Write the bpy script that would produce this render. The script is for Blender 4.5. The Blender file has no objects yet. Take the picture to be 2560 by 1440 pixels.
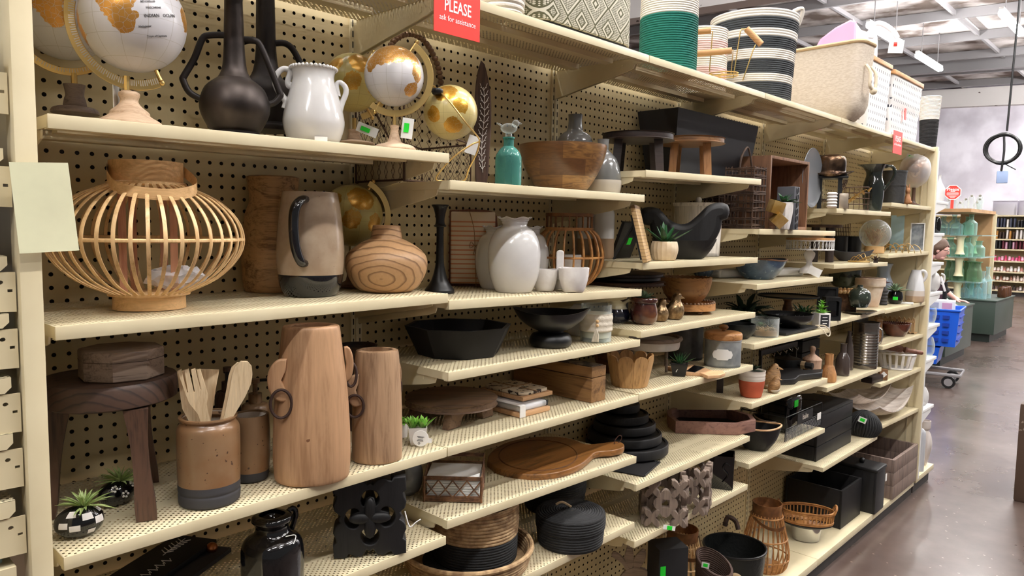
import bpy, bmesh, math, random
from math import sin, cos, pi, atan2, sqrt, radians
from mathutils import Vector, Matrix
rnd = random.Random(7)
SC = bpy.context.scene
COL = SC.collection
# ------------------------------------------------------------------ camera
CAM = Vector((-.3048, -1.2045, 1.6154)); F = 1826.76
CR = Vector((.68941, -.72419, .01597)); CU = Vector((.0504, .06995, .99628)); CF = Vector((.72261, .68604, -.08472))
W = .762      # one bay of the shelving
D = .3575     # depth from shelf front to pegboard
def ray(x, y): return CF + CR*((x-1280)/F) + CU*((720-y)/F)
def onZ(x, y, z): d = ray(x, y); return CAM + d*((z-CAM.z)/d.z)
def onX(x, y, X): d = ray(x, y); return CAM + d*((X-CAM.x)/d.x)
def onY(x, y, Y): d = ray(x, y); return CAM + d*((Y-CAM.y)/d.y)
def Xat(px, Y, z):
    t = (px-1280)/F; q = CR - CF*t
    return CAM.x - (q.y*(Y-CAM.y) + q.z*(z-CAM.z))/q.x
def proj(P):
    d = Vector(P)-CAM; z = d.dot(CF)
    return 1280+F*d.dot(CR)/z, 720-F*d.dot(CU)/z, z/F
# ------------------------------------------------------------------ materials
def lin(c):
    if isinstance(c, str): c = [int(c[i:i+2], 16) for i in (0, 2, 4)]
    return tuple(((v/255)/12.92 if v/255 <= .04045 else ((v/255+.055)/1.055)**2.4) for v in c[:3]) + (1,)
class NT:
    def __init__(s, name):
        s.m = bpy.data.materials.new(name); s.m.use_nodes = True
        s.t = s.m.node_tree; s.b = s.t.nodes['Principled BSDF']; s.tc = None
    def n(s, ty, **k):
        o = s.t.nodes.new('ShaderNode'+ty)
        for a, v in k.items():
            if a in ('operation', 'blend_type', 'data_type', 'wave_type', 'bands_direction', 'feature', 'wave_profile', 'interpolation_type', 'noise_dimensions'): setattr(o, a, v)
            else:
                i = o.inputs[a.replace('_', ' ')] if a.replace('_', ' ') in o.inputs else o.inputs[a]
                s.put(i, v)
        return o
    def put(s, i, v):
        if hasattr(v, 'node'): s.t.links.new(v, i)
        elif hasattr(v, 'outputs'): s.t.links.new(v.outputs[0], i)
        else: i.default_value = v
    def co(s, scale=None, rot=None):
        if not s.tc: s.tc = s.t.nodes.new('ShaderNodeTexCoord')
        if not scale and not rot: return s.tc.outputs['Object']
        m = s.t.nodes.new('ShaderNodeMapping'); s.t.links.new(s.tc.outputs['Object'], m.inputs[0])
        if scale: m.inputs['Scale'].default_value = scale
        if rot: m.inputs['Rotation'].default_value = rot
        return m.outputs[0]
    def math(s, op, a, b=None, c=None):
        o = s.t.nodes.new('ShaderNodeMath'); o.operation = op
        for i, v in enumerate((a, b, c)):
            if v is not None: s.put(o.inputs[i], v)
        return o.outputs[0]
    def xyz(s, v=None):
        o = s.t.nodes.new('ShaderNodeSeparateXYZ'); s.put(o.inputs[0], v if v is not None else s.co()); return o.outputs
    def ramp(s, fac, stops, const=False):
        o = s.t.nodes.new('ShaderNodeValToRGB'); e = o.color_ramp
        if const: e.interpolation = 'CONSTANT'
        while len(e.elements) < len(stops): e.elements.new(.5)
        for q, (p, c) in zip(e.elements, stops): q.position = p; q.color = lin(c)
        s.put(o.inputs[0], fac); return o.outputs[0]
    def mix(s, fac, a, b):
        o = s.t.nodes.new('ShaderNodeMix'); o.data_type = 'RGBA'
        s.put(o.inputs['Factor'], fac)
        s.put(o.inputs[6], a if hasattr(a, 'node') else lin(a)); s.put(o.inputs[7], b if hasattr(b, 'node') else lin(b))
        return o.outputs[2]
    def bump(s, h, st=.3, dist=.002):
        o = s.t.nodes.new('ShaderNodeBump'); o.inputs['Strength'].default_value = st; o.inputs['Distance'].default_value = dist
        s.put(o.inputs['Height'], h); s.t.links.new(o.outputs[0], s.b.inputs['Normal'])
    def col(s, c): s.put(s.b.inputs['Base Color'], c if hasattr(c, 'node') else lin(c))
MATS = {}
def mat(name, c, rough=.5, metal=0., mot=None, spot=None, wood=None, bump=None, tr=0, coat=0, emit=0, bands=None, ior=1.45, sheen=0, weave=None):
    """mot=(colour,scale[,stretch xyz]); spot=(colour,scale,threshold); wood=(colour2,scale,axis); bump=(scale,strength[,stretch]); bands=(axis,z0,z1,[(pos,colour)..])"""
    s = NT(name); b = s.b
    b.inputs['Roughness'].default_value = rough; b.inputs['Metallic'].default_value = metal
    b.inputs['IOR'].default_value = ior
    if tr: b.inputs['Transmission Weight'].default_value = tr
    if coat: b.inputs['Coat Weight'].default_value = coat; b.inputs['Coat Roughness'].default_value = .08
    if emit: b.inputs['Emission Color'].default_value = lin(c); b.inputs['Emission Strength'].default_value = emit
    cur = c
    if bands:
        ax, z0, z1, st = bands
        u = s.math('DIVIDE', s.math('SUBTRACT', s.xyz()['XYZ'.index(ax)], z0), z1-z0)
        cur = s.ramp(u, st, True)
    if wood:
        c2, sc, ax = wood
        st = [6., 6., 6.]; st['xyz'.index(ax)] = .55
        n1 = s.n('TexNoise', Vector=s.co([v*sc for v in st]), Scale=1.6, Detail=5., Roughness=.6, Distortion=1.2)
        st2 = [40., 40., 40.]; st2['xyz'.index(ax)] = 1.6
        n2 = s.n('TexNoise', Vector=s.co([v*sc for v in st2]), Scale=1.5, Detail=3.)
        f = s.math('ADD', s.math('MULTIPLY', n1.outputs[0], .7), s.math('MULTIPLY', n2.outputs[0], .3))
        cur = s.ramp(f, [(.36, c2), (.5, cur) if not hasattr(cur, 'node') else (.5, c), (.64, [min(255, v*1.06) for v in (c if not isinstance(c, str) else [int(c[i:i+2], 16) for i in (0, 2, 4)])])])
        if not bump: s.bump(n2.outputs[0], .15)
    if mot:
        n = s.n('TexNoise', Vector=s.co(mot[2] if len(mot) > 2 else None), Scale=mot[1], Detail=4.)
        f = s.n('MapRange', Value=n.outputs[0]); f.inputs[1].default_value = .38; f.inputs[2].default_value = .62
        cur = s.mix(f.outputs[0], cur, mot[0])
    if spot:
        n = s.n('TexNoise', Vector=s.co(), Scale=spot[1], Detail=2.)
        cur = s.mix(s.math('GREATER_THAN', n.outputs[0], spot[2]), cur, spot[0])
    if bump:
        n = s.n('TexNoise', Vector=s.co(bump[2] if len(bump) > 2 else None), Scale=bump[0], Detail=3.)
        s.bump(n.outputs[0], bump[1])
    if weave:   # over-under checks of a basket or a cloth: (pitch, strength)
        w = s.n('TexWave', Vector=s.co(), Scale=weave[0], Distortion=1.5, Detail=1.)
        w2 = s.n('TexWave', Vector=s.co(None, (0, 0, 1.3)), Scale=weave[0]*.6, bands_direction='Z')
        h = s.math('MULTIPLY', w.outputs[1], w2.outputs[1]); s.bump(h, weave[1], .004)
        if not hasattr(cur, 'node'): cur = s.mix(h, [v*.62 for v in (c if not isinstance(c, str) else [int(c[i:i+2], 16) for i in (0, 2, 4)])], c)
    s.col(cur)
    MATS[name] = s.m
    return s.m
def perforated(name, c, px, py, r, axes=(0, 1), stagger=True, rough=.45):
    s = NT(name); s.b.inputs['Roughness'].default_value = rough
    n = s.n('TexNoise', Vector=s.co(), Scale=9., Detail=3.)
    s.col(s.mix(n.outputs[0], [v*.97 for v in c], c))
    o = s.xyz()
    def cell(ox, oy):
        u = s.math('SUBTRACT', s.math('FRACT', s.math('ADD', s.math('DIVIDE', o[axes[0]], px), ox)), .5)
        v = s.math('SUBTRACT', s.math('FRACT', s.math('ADD', s.math('DIVIDE', o[axes[1]], py), oy)), .5)
        u = s.math('MULTIPLY', u, px); v = s.math('MULTIPLY', v, py)
        q = s.math('ADD', s.math('MULTIPLY', u, u), s.math('MULTIPLY', v, v))
        return s.math('LESS_THAN', q, r*r)
    h = cell(0, 0)
    if stagger: h = s.math('MAXIMUM', h, cell(.5, .5))
    tr = s.n('BsdfTransparent'); mx = s.t.nodes.new('ShaderNodeMixShader')
    out = s.t.nodes['Material Output']
    s.put(mx.inputs[0], h); s.t.links.new(s.b.outputs[0], mx.inputs[1]); s.t.links.new(tr.outputs[0], mx.inputs[2])
    s.t.links.new(mx.outputs[0], out.inputs[0])
    return s.m
# ------------------------------------------------------------------ mesh building
class M:
    def __init__(s): s.v = []; s.f = []; s.off = None
    def add(s, v, f):
        k = len(s.v); s.v += [tuple(p) for p in v]; s.f += [tuple(i+k for i in q) for q in f]; return s
    def box(s, x0, x1, y0, y1, z0, z1, b=0, seg=2):
        if b <= 0:
            v = [(x, y, z) for z in (z0, z1) for y in (y0, y1) for x in (x0, x1)]
            return s.add(v, [(0, 2, 3, 1), (4, 5, 7, 6), (0, 1, 5, 4), (2, 6, 7, 3), (0, 4, 6, 2), (1, 3, 7, 5)])
        bm = bmesh.new(); bmesh.ops.create_cube(bm, size=1)
        for q in bm.verts: q.co = Vector(((x0+x1)/2+q.co.x*(x1-x0), (y0+y1)/2+q.co.y*(y1-y0), (z0+z1)/2+q.co.z*(z1-z0)))
        bmesh.ops.bevel(bm, geom=list(bm.edges), offset=min(b, .49*min(abs(x1-x0), abs(y1-y0), abs(z1-z0))), segments=seg, profile=.6, affect='EDGES')
        return s.bm(bm)
    def bm(s, bm):
        bm.verts.index_update(); s.add([q.co for q in bm.verts], [[w.index for w in f.verts] for f in bm.faces]); bm.free(); return s
    def lathe(s, prof, n=36, k=4, sx=1., sy=1., c=(0, 0, 0), fn=None, a0=0., cap=True):
        """prof=[(r,z)]; a None entry makes the next point a sharp break; k = spline subdivision"""
        runs = [[]]
        for q in prof:
            if q is None: runs.append([runs[-1][-1]] if runs[-1] else [])
            else: runs[-1].append(q)
        P = []
        for r in runs:
            r = spline(r, k) if k > 1 and len(r) > 2 else r
            P += r if not P else r[1:]
        v = []; f = []
        for (r, z) in P:
            for i in range(n):
                a = a0+2*pi*i/n
                rr = max(r, 1e-5)
                x, y, zz = rr*cos(a)*sx, rr*sin(a)*sy, z
                if fn: x, y, zz = fn(x, y, zz, a, r)
                v.append((c[0]+x, c[1]+y, c[2]+zz))
        m = len(P)
        for j in range(m-1):
            for i in range(n): f.append((j*n+i, j*n+(i+1) % n, (j+1)*n+(i+1) % n, (j+1)*n+i))
        if cap:
            if P[0][0] > 1e-4: f.append(tuple(range(n-1, -1, -1)))
            if P[-1][0] > 1e-4: f.append(tuple(range((m-1)*n, m*n)))
        return s.add(v, f)
    def tube(s, pts, r, n=7, closed=False, k=1, flat=None):
        pts = [Vector(p) for p in pts]
        if k > 1: pts = [Vector(p) for p in spline3(pts, k, closed)]
        m = len(pts)
        if m < 2: return s
        rs = r if isinstance(r, (list, tuple)) else [r, r]
        T = []
        for i in range(m):
            a = pts[(i-1) % m] if closed or i > 0 else pts[0]; b = pts[(i+1) % m] if closed or i < m-1 else pts[-1]
            d = b-a; T.append(d.normalized() if d.length > 1e-9 else Vector((0, 0, 1)))
        up = Vector((0, 0, 1)) if abs(T[0].z) < .9 else Vector((0, 1, 0))
        u = (up-T[0]*up.dot(T[0])).normalized(); v = []; f = []
        for i in range(m):
            u = (u-T[i]*u.dot(T[i])); u = u.normalized() if u.length > 1e-9 else T[i].orthogonal().normalized()
            w = T[i].cross(u)
            q = i/(m-1)*(len(rs)-1); j = min(int(q), len(rs)-2); R = rs[j]+(rs[j+1]-rs[j])*(q-j)
            for t in range(n):
                a = 2*pi*t/n
                if flat: v.append(pts[i]+u*(cos(a)*R*flat)+w*(sin(a)*R))
                else: v.append(pts[i]+u*(cos(a)*R)+w*(sin(a)*R))
        for i in range(m if closed else m-1):
            j = (i+1) % m
            for t in range(n): f.append((i*n+t, i*n+(t+1) % n, j*n+(t+1) % n, j*n+t))
        if not closed: f += [tuple(range(n-1, -1, -1)), tuple(range((m-1)*n, m*n))]
        return s.add(v, f)
    def ring(s, c, rx, ry, r, n=36, m=7, fn=None):
        p = [(c[0]+rx*cos(2*pi*i/n), c[1]+ry*sin(2*pi*i/n), c[2]) for i in range(n)]
        if fn: p = [fn(*q) for q in p]
        return s.tube(p, r, m, True)
    def ball(s, c, rx, ry=None, rz=None, n=20, fn=None):
        ry = ry or rx; rz = rz or rx; h = max(6, n//2)
        return s.lathe([(sin(pi*i/h), -cos(pi*i/h)) for i in range(h+1)], n, 1, fn=lambda x, y, z, a, r: (c[0]+x*rx, c[1]+y*ry, c[2]+z*rz), cap=False)
    def plate(s, loops, t, y=0., bev=0.):
        """closed 2-D outlines (x,z); inner ones are holes; extruded t along y about y"""
        return s.curve(loops, t, bev).rotlast(Matrix.Rotation(pi/2, 4, 'X'), (0, y, 0))
    def slab(s, loops, t, z=0., bev=0.):
        return s.curve(loops, t, bev).rotlast(Matrix.Identity(4), (0, 0, z))
    def curve(s, loops, t, bev=0.):
        cu = bpy.data.curves.new('c', 'CURVE'); cu.dimensions = '2D'; cu.fill_mode = 'BOTH'
        cu.extrude = max(t/2-bev, 0); cu.bevel_depth = bev; cu.bevel_resolution = 2
        for lp in loops:
            sp = cu.splines.new('POLY'); sp.points.add(len(lp)-1)
            for q, p in zip(sp.points, lp): q.co = (p[0], p[1], 0, 1)
            sp.use_cyclic_u = True
        return s._cv(cu)
    def text(s, body, size, t=.0004, bold=False, sx=1.):
        cu = bpy.data.curves.new('c', 'FONT'); cu.body = body; cu.size = size; cu.extrude = t/2; cu.align_x = 'CENTER'; cu.align_y = 'CENTER'; cu.resolution_u = 2
        if bold: cu.offset = size*.012
        s._cv(cu)
        for i in range(s.mk, len(s.v)): s.v[i] = (s.v[i][0]*sx,)+s.v[i][1:]
        return s.rotlast(Matrix.Rotation(pi/2, 4, 'X'), (0, 0, 0))
    def _cv(s, cu):
        o = bpy.data.objects.new('c', cu); me = bpy.data.meshes.new_from_object(o); s.mk = len(s.v)
        s.add([q.co for q in me.vertices], [tuple(p.vertices) for p in me.polygons])
        bpy.data.objects.remove(o); bpy.data.curves.remove(cu); bpy.data.meshes.remove(me); return s
    def rotlast(s, mt, off): return s.xf(Matrix.Translation(off) @ mt, s.mk)
    def xf(s, mt, k=0):
        for i in range(k, len(s.v)): s.v[i] = tuple(mt @ Vector(s.v[i]))
        return s
    def join(s, o, mt=None):
        return s.add([tuple(mt @ Vector(p)) for p in o.v] if mt else o.v, o.f)
    def mesh(s, name, m, sharp=.7):
        me = bpy.data.meshes.new(name); me.from_pydata(s.v, [], s.f); me.update()
        me.polygons.foreach_set('use_smooth', [True]*len(me.polygons)); me.set_sharp_from_angle(angle=sharp)
        if m: me.materials.append(m)
        bm = bmesh.new(); bm.from_mesh(me); bmesh.ops.recalc_face_normals(bm, faces=bm.faces); bm.to_mesh(me); bm.free()
        return me
def spline(p, k):
    out = []
    for i in range(len(p)-1):
        a = p[max(i-1, 0)]; b = p[i]; c = p[i+1]; d = p[min(i+2, len(p)-1)]
        for j in range(k):
            t = j/k
            out.append(tuple(.5*((2*b[q])+(c[q]-a[q])*t+(2*a[q]-5*b[q]+4*c[q]-d[q])*t*t+(3*b[q]-a[q]-3*c[q]+d[q])*t**3) for q in range(len(b))))
    return out+[tuple(p[-1])]
def spline3(p, k, closed=False):
    p = [tuple(q) for q in p]
    if not closed: return spline(p, k)
    q = [p[-1]]+p+[p[0], p[1]]
    return spline(q, k)[k:-k-1] if False else [x for x in spline(q, k)[k:k*(len(p)+1)]]
# ------------------------------------------------------------------ things
class Thing:
    pass
CUR = None; SNAP = {}
def flush():
    global CUR
    t = CUR; CUR = None
    if t is None or not t.parts: return None
    if SNAP:
        hit = False
        for k, a, b, _ in SNAP.values():
            if k*W-.02 < t.loc.x < k*W+W+.02 and -.1 < t.loc.y < D and t.name != 'wall_shelf':
                z_ = a+(b-a)*((t.loc.x-k*W)/W)
                if abs(z_-t.loc.z) < .0075: t.loc = Vector((t.loc.x, t.loc.y, z_+.0004)); hit = True; break
        if hit or abs(t.loc.z-.1035) < 6e-4:
            lo = min(v[2]+(q[1].off[2] if q[1].off else 0) for q in t.parts for v in q[1].v)
            if abs(lo) < .014:
                for q in t.parts: q[1].v = [(x, y, zz-lo) for x, y, zz in q[1].v]
    def props(o):
        o['label'] = t.label; o['category'] = t.cat
        if t.group: o['group'] = t.group
        if t.kind: o['kind'] = t.kind
        o.location = t.loc; o.rotation_euler = (t.tilt[0], t.tilt[1], t.a)
        return o
    if len(t.parts) == 1:
        n, m, mt, par, lb = t.parts[0]
        o = bpy.data.objects.new(t.name, m.mesh(t.name, mt)); COL.objects.link(o); return props(o)
    r = bpy.data.objects.new(t.name, None); COL.objects.link(r); props(r); r.empty_display_size = .02
    obs = []
    for n, m, mt, par, lb in t.parts:
        o = bpy.data.objects.new(n, m.mesh(n, mt)); COL.objects.link(o); o.parent = r if par is None else obs[par]
        if m.off: o.location = m.off
        if lb: o['label'] = lb
        obs.append(o)
    return r
class P:
    """a spot: loc (base centre), s = metres per pixel (vertical), h = the same across the line of sight, a = turn that faces the camera"""
    def __init__(s, px, z, Y=None, py=None, r=0, a=None, X=None):
        if py is not None: p = onZ(px, py, z)
        elif X is not None: p = Vector((X, Y, z))
        else: p = Vector((Xat(px, Y, z), Y, z))
        v = Vector((p.x-CAM.x, p.y-CAM.y, 0)); v.normalize()
        if r: p = p+v*r*(proj(p)[2])
        s.loc = p; s.x0, s.y0, s.s = proj(p)
        c = v.dot(Vector((CF.x, CF.y, 0)).normalized()); s.h = s.s*c
        s.fa = atan2(-v.x, v.y); s.a = s.fa if a is None else a
    def w(s, P):
        d = Vector(P)-s.loc; c, q = cos(s.a), sin(s.a); return (d.x*c+d.y*q, -d.x*q+d.y*c, d.z)
    def zpt(s, px, py, z): return s.w(onZ(px, py, z))
    def lx(s, px): return (px-s.x0)*s.h
    def lz(s, py): return (s.y0-py)*s.s
def N(name, label, cat, p, group=None, kind=None, tilt=(0, 0)):
    """begin a thing at spot p (a P, or (loc, angle))"""
    global CUR
    flush(); t = CUR = Thing(); t.name = name; t.label = label; t.cat = cat; t.group = group; t.kind = kind; t.tilt = tilt
    t.p = p if isinstance(p, P) else None
    t.loc, t.a = (p.loc, p.a) if isinstance(p, P) else (Vector(p[0]), p[1])
    t.parts = []
    return t.p
def part(name, m, mt, par=None, label=None, off=None):
    m.off = off
    CUR.parts.append((name, m, MATS[mt] if isinstance(mt, str) else mt, par, label)); return len(CUR.parts)-1
def prof(pr, p):
    return [None if q is None else (q[0]*p.h, p.lz(q[1])) for q in pr]
def hollow(pr, w, bot=None):
    """close an outside profile (metres) with an inner wall w thick"""
    q = [x for x in pr if x is not None]
    inn = [(max(r-w, .0008), z) for r, z in q[::-1]]
    lo = q[0][1]+(bot or w)
    inn = [(r, max(z, lo)) for r, z in inn]
    return list(pr)+[None, inn[0], None]+inn[1:]+[None, (.0005, lo)]
def lat(name, mt, pr, wall=0, par=None, label=None, n=36, k=4, sx=1., sy=1., c=(0, 0), fn=None, bot=None, ang=0):
    """lathe part; pr in image pixels (radius, row); c = offset of its axis (px column, metres deep)"""
    p = CUR.p; q = prof(pr, p)
    if wall: q = hollow(q, wall, bot)
    m = M().lathe(q, n, k, sx, sy, (p.lx(c[0]) if c[0] else 0, c[1], 0), fn, ang)
    return part(name, m, mt, par, label)
def pts(l, p=None):
    """(px, py[, depth m]) -> local points"""
    p = p or CUR.p
    return [(p.lx(q[0]), q[2] if len(q) > 2 else 0., p.lz(q[1])) for q in l]
def tub(name, mt, l, r, par=None, label=None, n=8, k=4, closed=False, flat=None):
    p = CUR.p; rr = [x*p.s for x in r] if isinstance(r, (list, tuple)) else r*p.s
    return part(name, M().tube(pts(l), rr, n, closed, k, flat), mt, par, label)
def poly2(l): p = CUR.p; return [(p.lx(x), p.lz(y)) for x, y in l]
def oval(cx, cy, rx, ry, n=24, a0=0.): return [(cx+rx*cos(a0+2*pi*i/n), cy+ry*sin(a0+2*pi*i/n)) for i in range(n)]
def rrect(x0, x1, y0, y1, r, n=4):
    o = []
    for cx, cy, a in ((x1-r, y1-r, 0), (x0+r, y1-r, pi/2), (x0+r, y0+r, pi), (x1-r, y0+r, 3*pi/2)):
        o += [(cx+r*cos(a+pi/2*i/n), cy+r*sin(a+pi/2*i/n)) for i in range(n+1)]
    return o
def leaf(m, b, az, el, L, w, curl=.6, n=6, fold=.3, t=.0006):
    """one pointed leaf: base b, heading az, rising el, bending down by curl"""
    P0 = Vector(b); top = []; bot = []
    e = el; pos = P0.copy(); side = Vector((-sin(az), cos(az), 0))
    for i in range(n+1):
        q = i/n; ww = w*(sin(pi*min(1, q*.82+.18))**.8)*.5 if i < n else 0
        d = Vector((cos(az)*cos(e), sin(az)*cos(e), sin(e))); up = side.cross(d)*-1
        if up.z < 0 and abs(e) < pi/2: up = -up
        top.append((pos+side*ww+up*ww*fold, pos.copy(), pos-side*ww+up*ww*fold, pos-up*(t+w*.12*(1-q))))
        pos = pos+d*(L/n); e -= curl/n
    v = [x for q in top for x in q]; f = []
    for i in range(n):
        a = i*4; c = a+4
        f += [(a, c, c+1, a+1), (a+1, c+1, c+2, a+2), (a+2, c+2, c+3, a+3), (a+3, c+3, c, a)]
    return m.add(v, f)
def rosette(n, L, w, el0, el1, curl=.5, seed=1, b=(0, 0, 0), rj=.15, sp=0.):
    r = random.Random(seed); m = M()
    for i in range(n):
        q = i/max(1, n-1); az = i*2.39996+r.uniform(-rj, rj)
        o = sp*(1-q)
        leaf(m, (b[0]+o*cos(az), b[1]+o*sin(az), b[2]), az, el0+(el1-el0)*q+r.uniform(-rj, rj), L*(1-.35*q)*r.uniform(.85, 1.1), w*(1-.3*q), curl)
    return m
def sticker(p_local, w, h, ang=0.):
    m = M().box(-w/2, w/2, -.0004, .0004, -h/2, h/2); return m.xf(Matrix.Translation(p_local) @ Matrix.Rotation(ang, 4, 'Y'))

def coil(pr, pitch, bulge, sub=3):
    """turn a smooth profile (metres) into stacked rope coils"""
    q = spline(pr, 6) if len(pr) > 2 else pr
    d = [0]
    for a, b in zip(q, q[1:]): d.append(d[-1]+math.hypot(b[0]-a[0], b[1]-a[1]))
    n = max(2, int(d[-1]/pitch))*sub; out = []; j = 0
    for i in range(n+1):
        t = d[-1]*i/n
        while j < len(d)-2 and d[j+1] < t: j += 1
        u = (t-d[j])/max(1e-9, d[j+1]-d[j]); a, b = q[j], q[j+1]; L = max(1e-9, math.hypot(b[0]-a[0], b[1]-a[1]))
        o = bulge*abs(sin(pi*i/sub))
        out.append((max(.0004, a[0]+(b[0]-a[0])*u+o*(b[1]-a[1])/L), a[1]+(b[1]-a[1])*u-o*(b[0]-a[0])/L))
    return out
def rope(name, mt, pr, pitch, wall=.008, par=None, n=48, fn=None, sx=1., sy=1., c=(0, 0)):
    p = CUR.p; q = coil([(r*p.h, p.lz(y)) for r, y in pr], pitch, pitch*.38)
    if wall: q = hollow(q, wall)
    return part(name, M().lathe(q, n, 1, sx, sy, (p.lx(c[0]) if c[0] else 0, c[1], 0), fn), mt, par)
def fpoly(l, z):
    """image pixels on the level z -> local outline"""
    return [CUR.p.zpt(x, y, z)[:2] for x, y in l]
def abox(name, mt, px0, px1, Y0, Y1, z0, z1, b=.002, par=None, label=None, loc=None):
    """box square to the shelf, from image columns at its front; local to the current thing, which must have a = 0"""
    o = CUR.loc; x0, x1 = Xat(px0, Y0, z0), Xat(px1, Y0, z0)
    return part(name, M().box(x0-o.x, x1-o.x, Y0-o.y, Y1-o.y, z0-o.z, z1-o.z, b), mt, par, label)
def bowlp(rim, rimy, base, basey, belly=.8, wall=.006):
    """bowl profile in pixels: base and rim radius and rows"""
    return [(base*.9, basey), (base, basey-1), None, (base*1.02, basey-1), (base+(rim-base)*.55, basey+(rimy-basey)*.28), (base+(rim-base)*.88, basey+(rimy-basey)*.65), (rim, rimy)]
def tagcard(px, y, w, h, ang=0., dep=-.02, green=True, name='price_tag'):
    p = CUR.p; m = M().box(-w/2*p.s, w/2*p.s, -.0005, .0005, -h/2*p.s, h/2*p.s); t = Matrix.Translation((p.lx(px), dep, p.lz(y))) @ Matrix.Rotation(ang, 4, 'Y')
    i = part(name, m.xf(t), 'tag_white')
    if green: part('green_sticker', M().box(-w*.3*p.s, w*.3*p.s, -.0014, -.0005, -h*.26*p.s, h*.3*p.s).xf(t), 'green_sticker', par=i)
# ------------------------------------------------------------------ materials of the place
BEI = (221, 208, 173)
mat('beige', BEI, .42, mot=((213, 199, 163), 7))
mat('beige_dull', (205, 192, 160), .5)
mat('white_metal', (228, 228, 226), .4)
mat('kick', (58, 52, 48), .6, mot=((46, 42, 40), 12))
MATS['deck_holes'] = perforated('shelf_perforation', BEI, .0127, .0127, .0020)
MATS['pegboard'] = perforated('pegboard_holes', (200, 181, 139), .0254, .0254, .0040, (0, 2), False, .5)
mat('hardboard_hole_shade', (52, 42, 34), .8)  # brown hardboard, darkened to paint the shade seen through the peg holes
mat('dark_steel', (60, 56, 50), .6)
s = NT('floor_concrete')
n1 = s.n('TexNoise', Vector=s.co(), Scale=.9, Detail=6., Roughness=.65); n2 = s.n('TexNoise', Vector=s.co(), Scale=7., Detail=4.)
f = s.math('ADD', s.math('MULTIPLY', n1.outputs[0], .65), s.math('MULTIPLY', n2.outputs[0], .35))
c = s.ramp(f, [(.36, (66, 51, 45)), (.5, (86, 71, 64)), (.64, (104, 89, 82))])
v = s.n('TexVoronoi', Vector=s.co((1, .5, 1), (0, 0, .6)), Scale=30.); n3 = s.n('TexNoise', Vector=s.co(), Scale=1.6, Detail=2.)
fl = s.math('MULTIPLY', s.math('LESS_THAN', v.outputs[0], .085), s.math('GREATER_THAN', n3.outputs[0], .5))
s.col(s.mix(fl, c, (190, 172, 156)))
s.b.inputs['Coat Weight'].default_value = .35; s.b.inputs['Coat Roughness'].default_value = .12
s.put(s.b.inputs['Roughness'], s.math('MULTIPLY_ADD', n1.outputs[0], .35, .12)); MATS['floor'] = s.m
s.bump(n2.outputs[0], .12, .004)
mat('concrete_wall', (236, 233, 243), .8, mot=((204, 199, 210), 1.1), bump=(6, .2))
mat('ceiling', (222, 216, 214), .85, mot=((104, 90, 82), 1.7, (1, .8, 1)), bump=(12, .3))
mat('beam', (232, 228, 226), .7, spot=((110, 100, 96), 5, .71))
mat('pier', (84, 66, 54), .55, spot=((140, 126, 112), 40, .66), bump=(50, .5))
mat('steel_grey', (150, 148, 150), .45, .3)
mat('tube_light', (255, 253, 251), emit=108)
# ------------------------------------------------------------------ setting
def structure(name, m, mt, label=None):
    o = bpy.data.objects.new(name, m.mesh(name, MATS[mt])); COL.objects.link(o); o['kind'] = 'structure'
    if label: o['label'] = label
    return o
XE = 23.6
structure('floor', M().box(-6, XE+.4, -7, 12, -.1, 0), 'floor')
def zc(y): return 5.55+.05*y   # the roof falls gently towards the aisle
m = M(); v = [(-6, -7, zc(-7)), (XE+.4, -7, zc(-7)), (XE+.4, 12, zc(12)), (-6, 12, zc(12))]
m.add(v+[(x, y, z+.1) for x, y, z in v], [(0, 1, 2, 3), (7, 6, 5, 4), (0, 4, 5, 1), (1, 5, 6, 2), (2, 6, 7, 3), (3, 7, 4, 0)])
structure('ceiling', m, 'ceiling')
structure('wall_far', M().box(XE, XE+.2, -7, 12, 0, 6.2), 'concrete_wall')
m = M()
v = [(XE-.25, y, zc(y)-.62+dz) for y in (-7, 12) for dz in (0, .5)]; v2 = [(XE, y, z) for x, y, z in v]
m.add(v+v2, [(0, 1, 3, 2), (4, 6, 7, 5), (0, 4, 5, 1), (2, 3, 7, 6), (1, 5, 7, 3), (0, 2, 6, 4)])
structure('trim_1', m, 'beam')
def sloped(x, wx, y0, y1, d, h):
    m = M(); v = []
    for y in (y0, y1):
        for dz in (-d, -d+h):
            for dx in (-wx/2, wx/2): v.append((x+dx, y, zc(y)+dz))
    return m.add(v, [(0, 1, 3, 2), (4, 6, 7, 5), (0, 4, 5, 1), (2, 3, 7, 6), (0, 2, 6, 4), (1, 5, 7, 3)])
structure('trim_2', sloped(10.3, .35, -6, 12, .75, .75), 'beam')
structure('trim_3', sloped(19.6, .2, -6, 12, .32, .3), 'steel_grey')
m = M()
for i in range(7): m.join(sloped(11.3+i*1.9, .07, -6, 12, .18, .17))
for y in (.8, 2.4, 4., 5.6): m.join(M().box(10.4, XE, y, y+.05, zc(y)-.12, zc(y)-.04))
structure('trim_4', m, 'steel_grey')
structure('trim_5', M().box(4.94, 5.4, -1.35, -.452, 0, .6, .012), 'pier')
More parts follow.
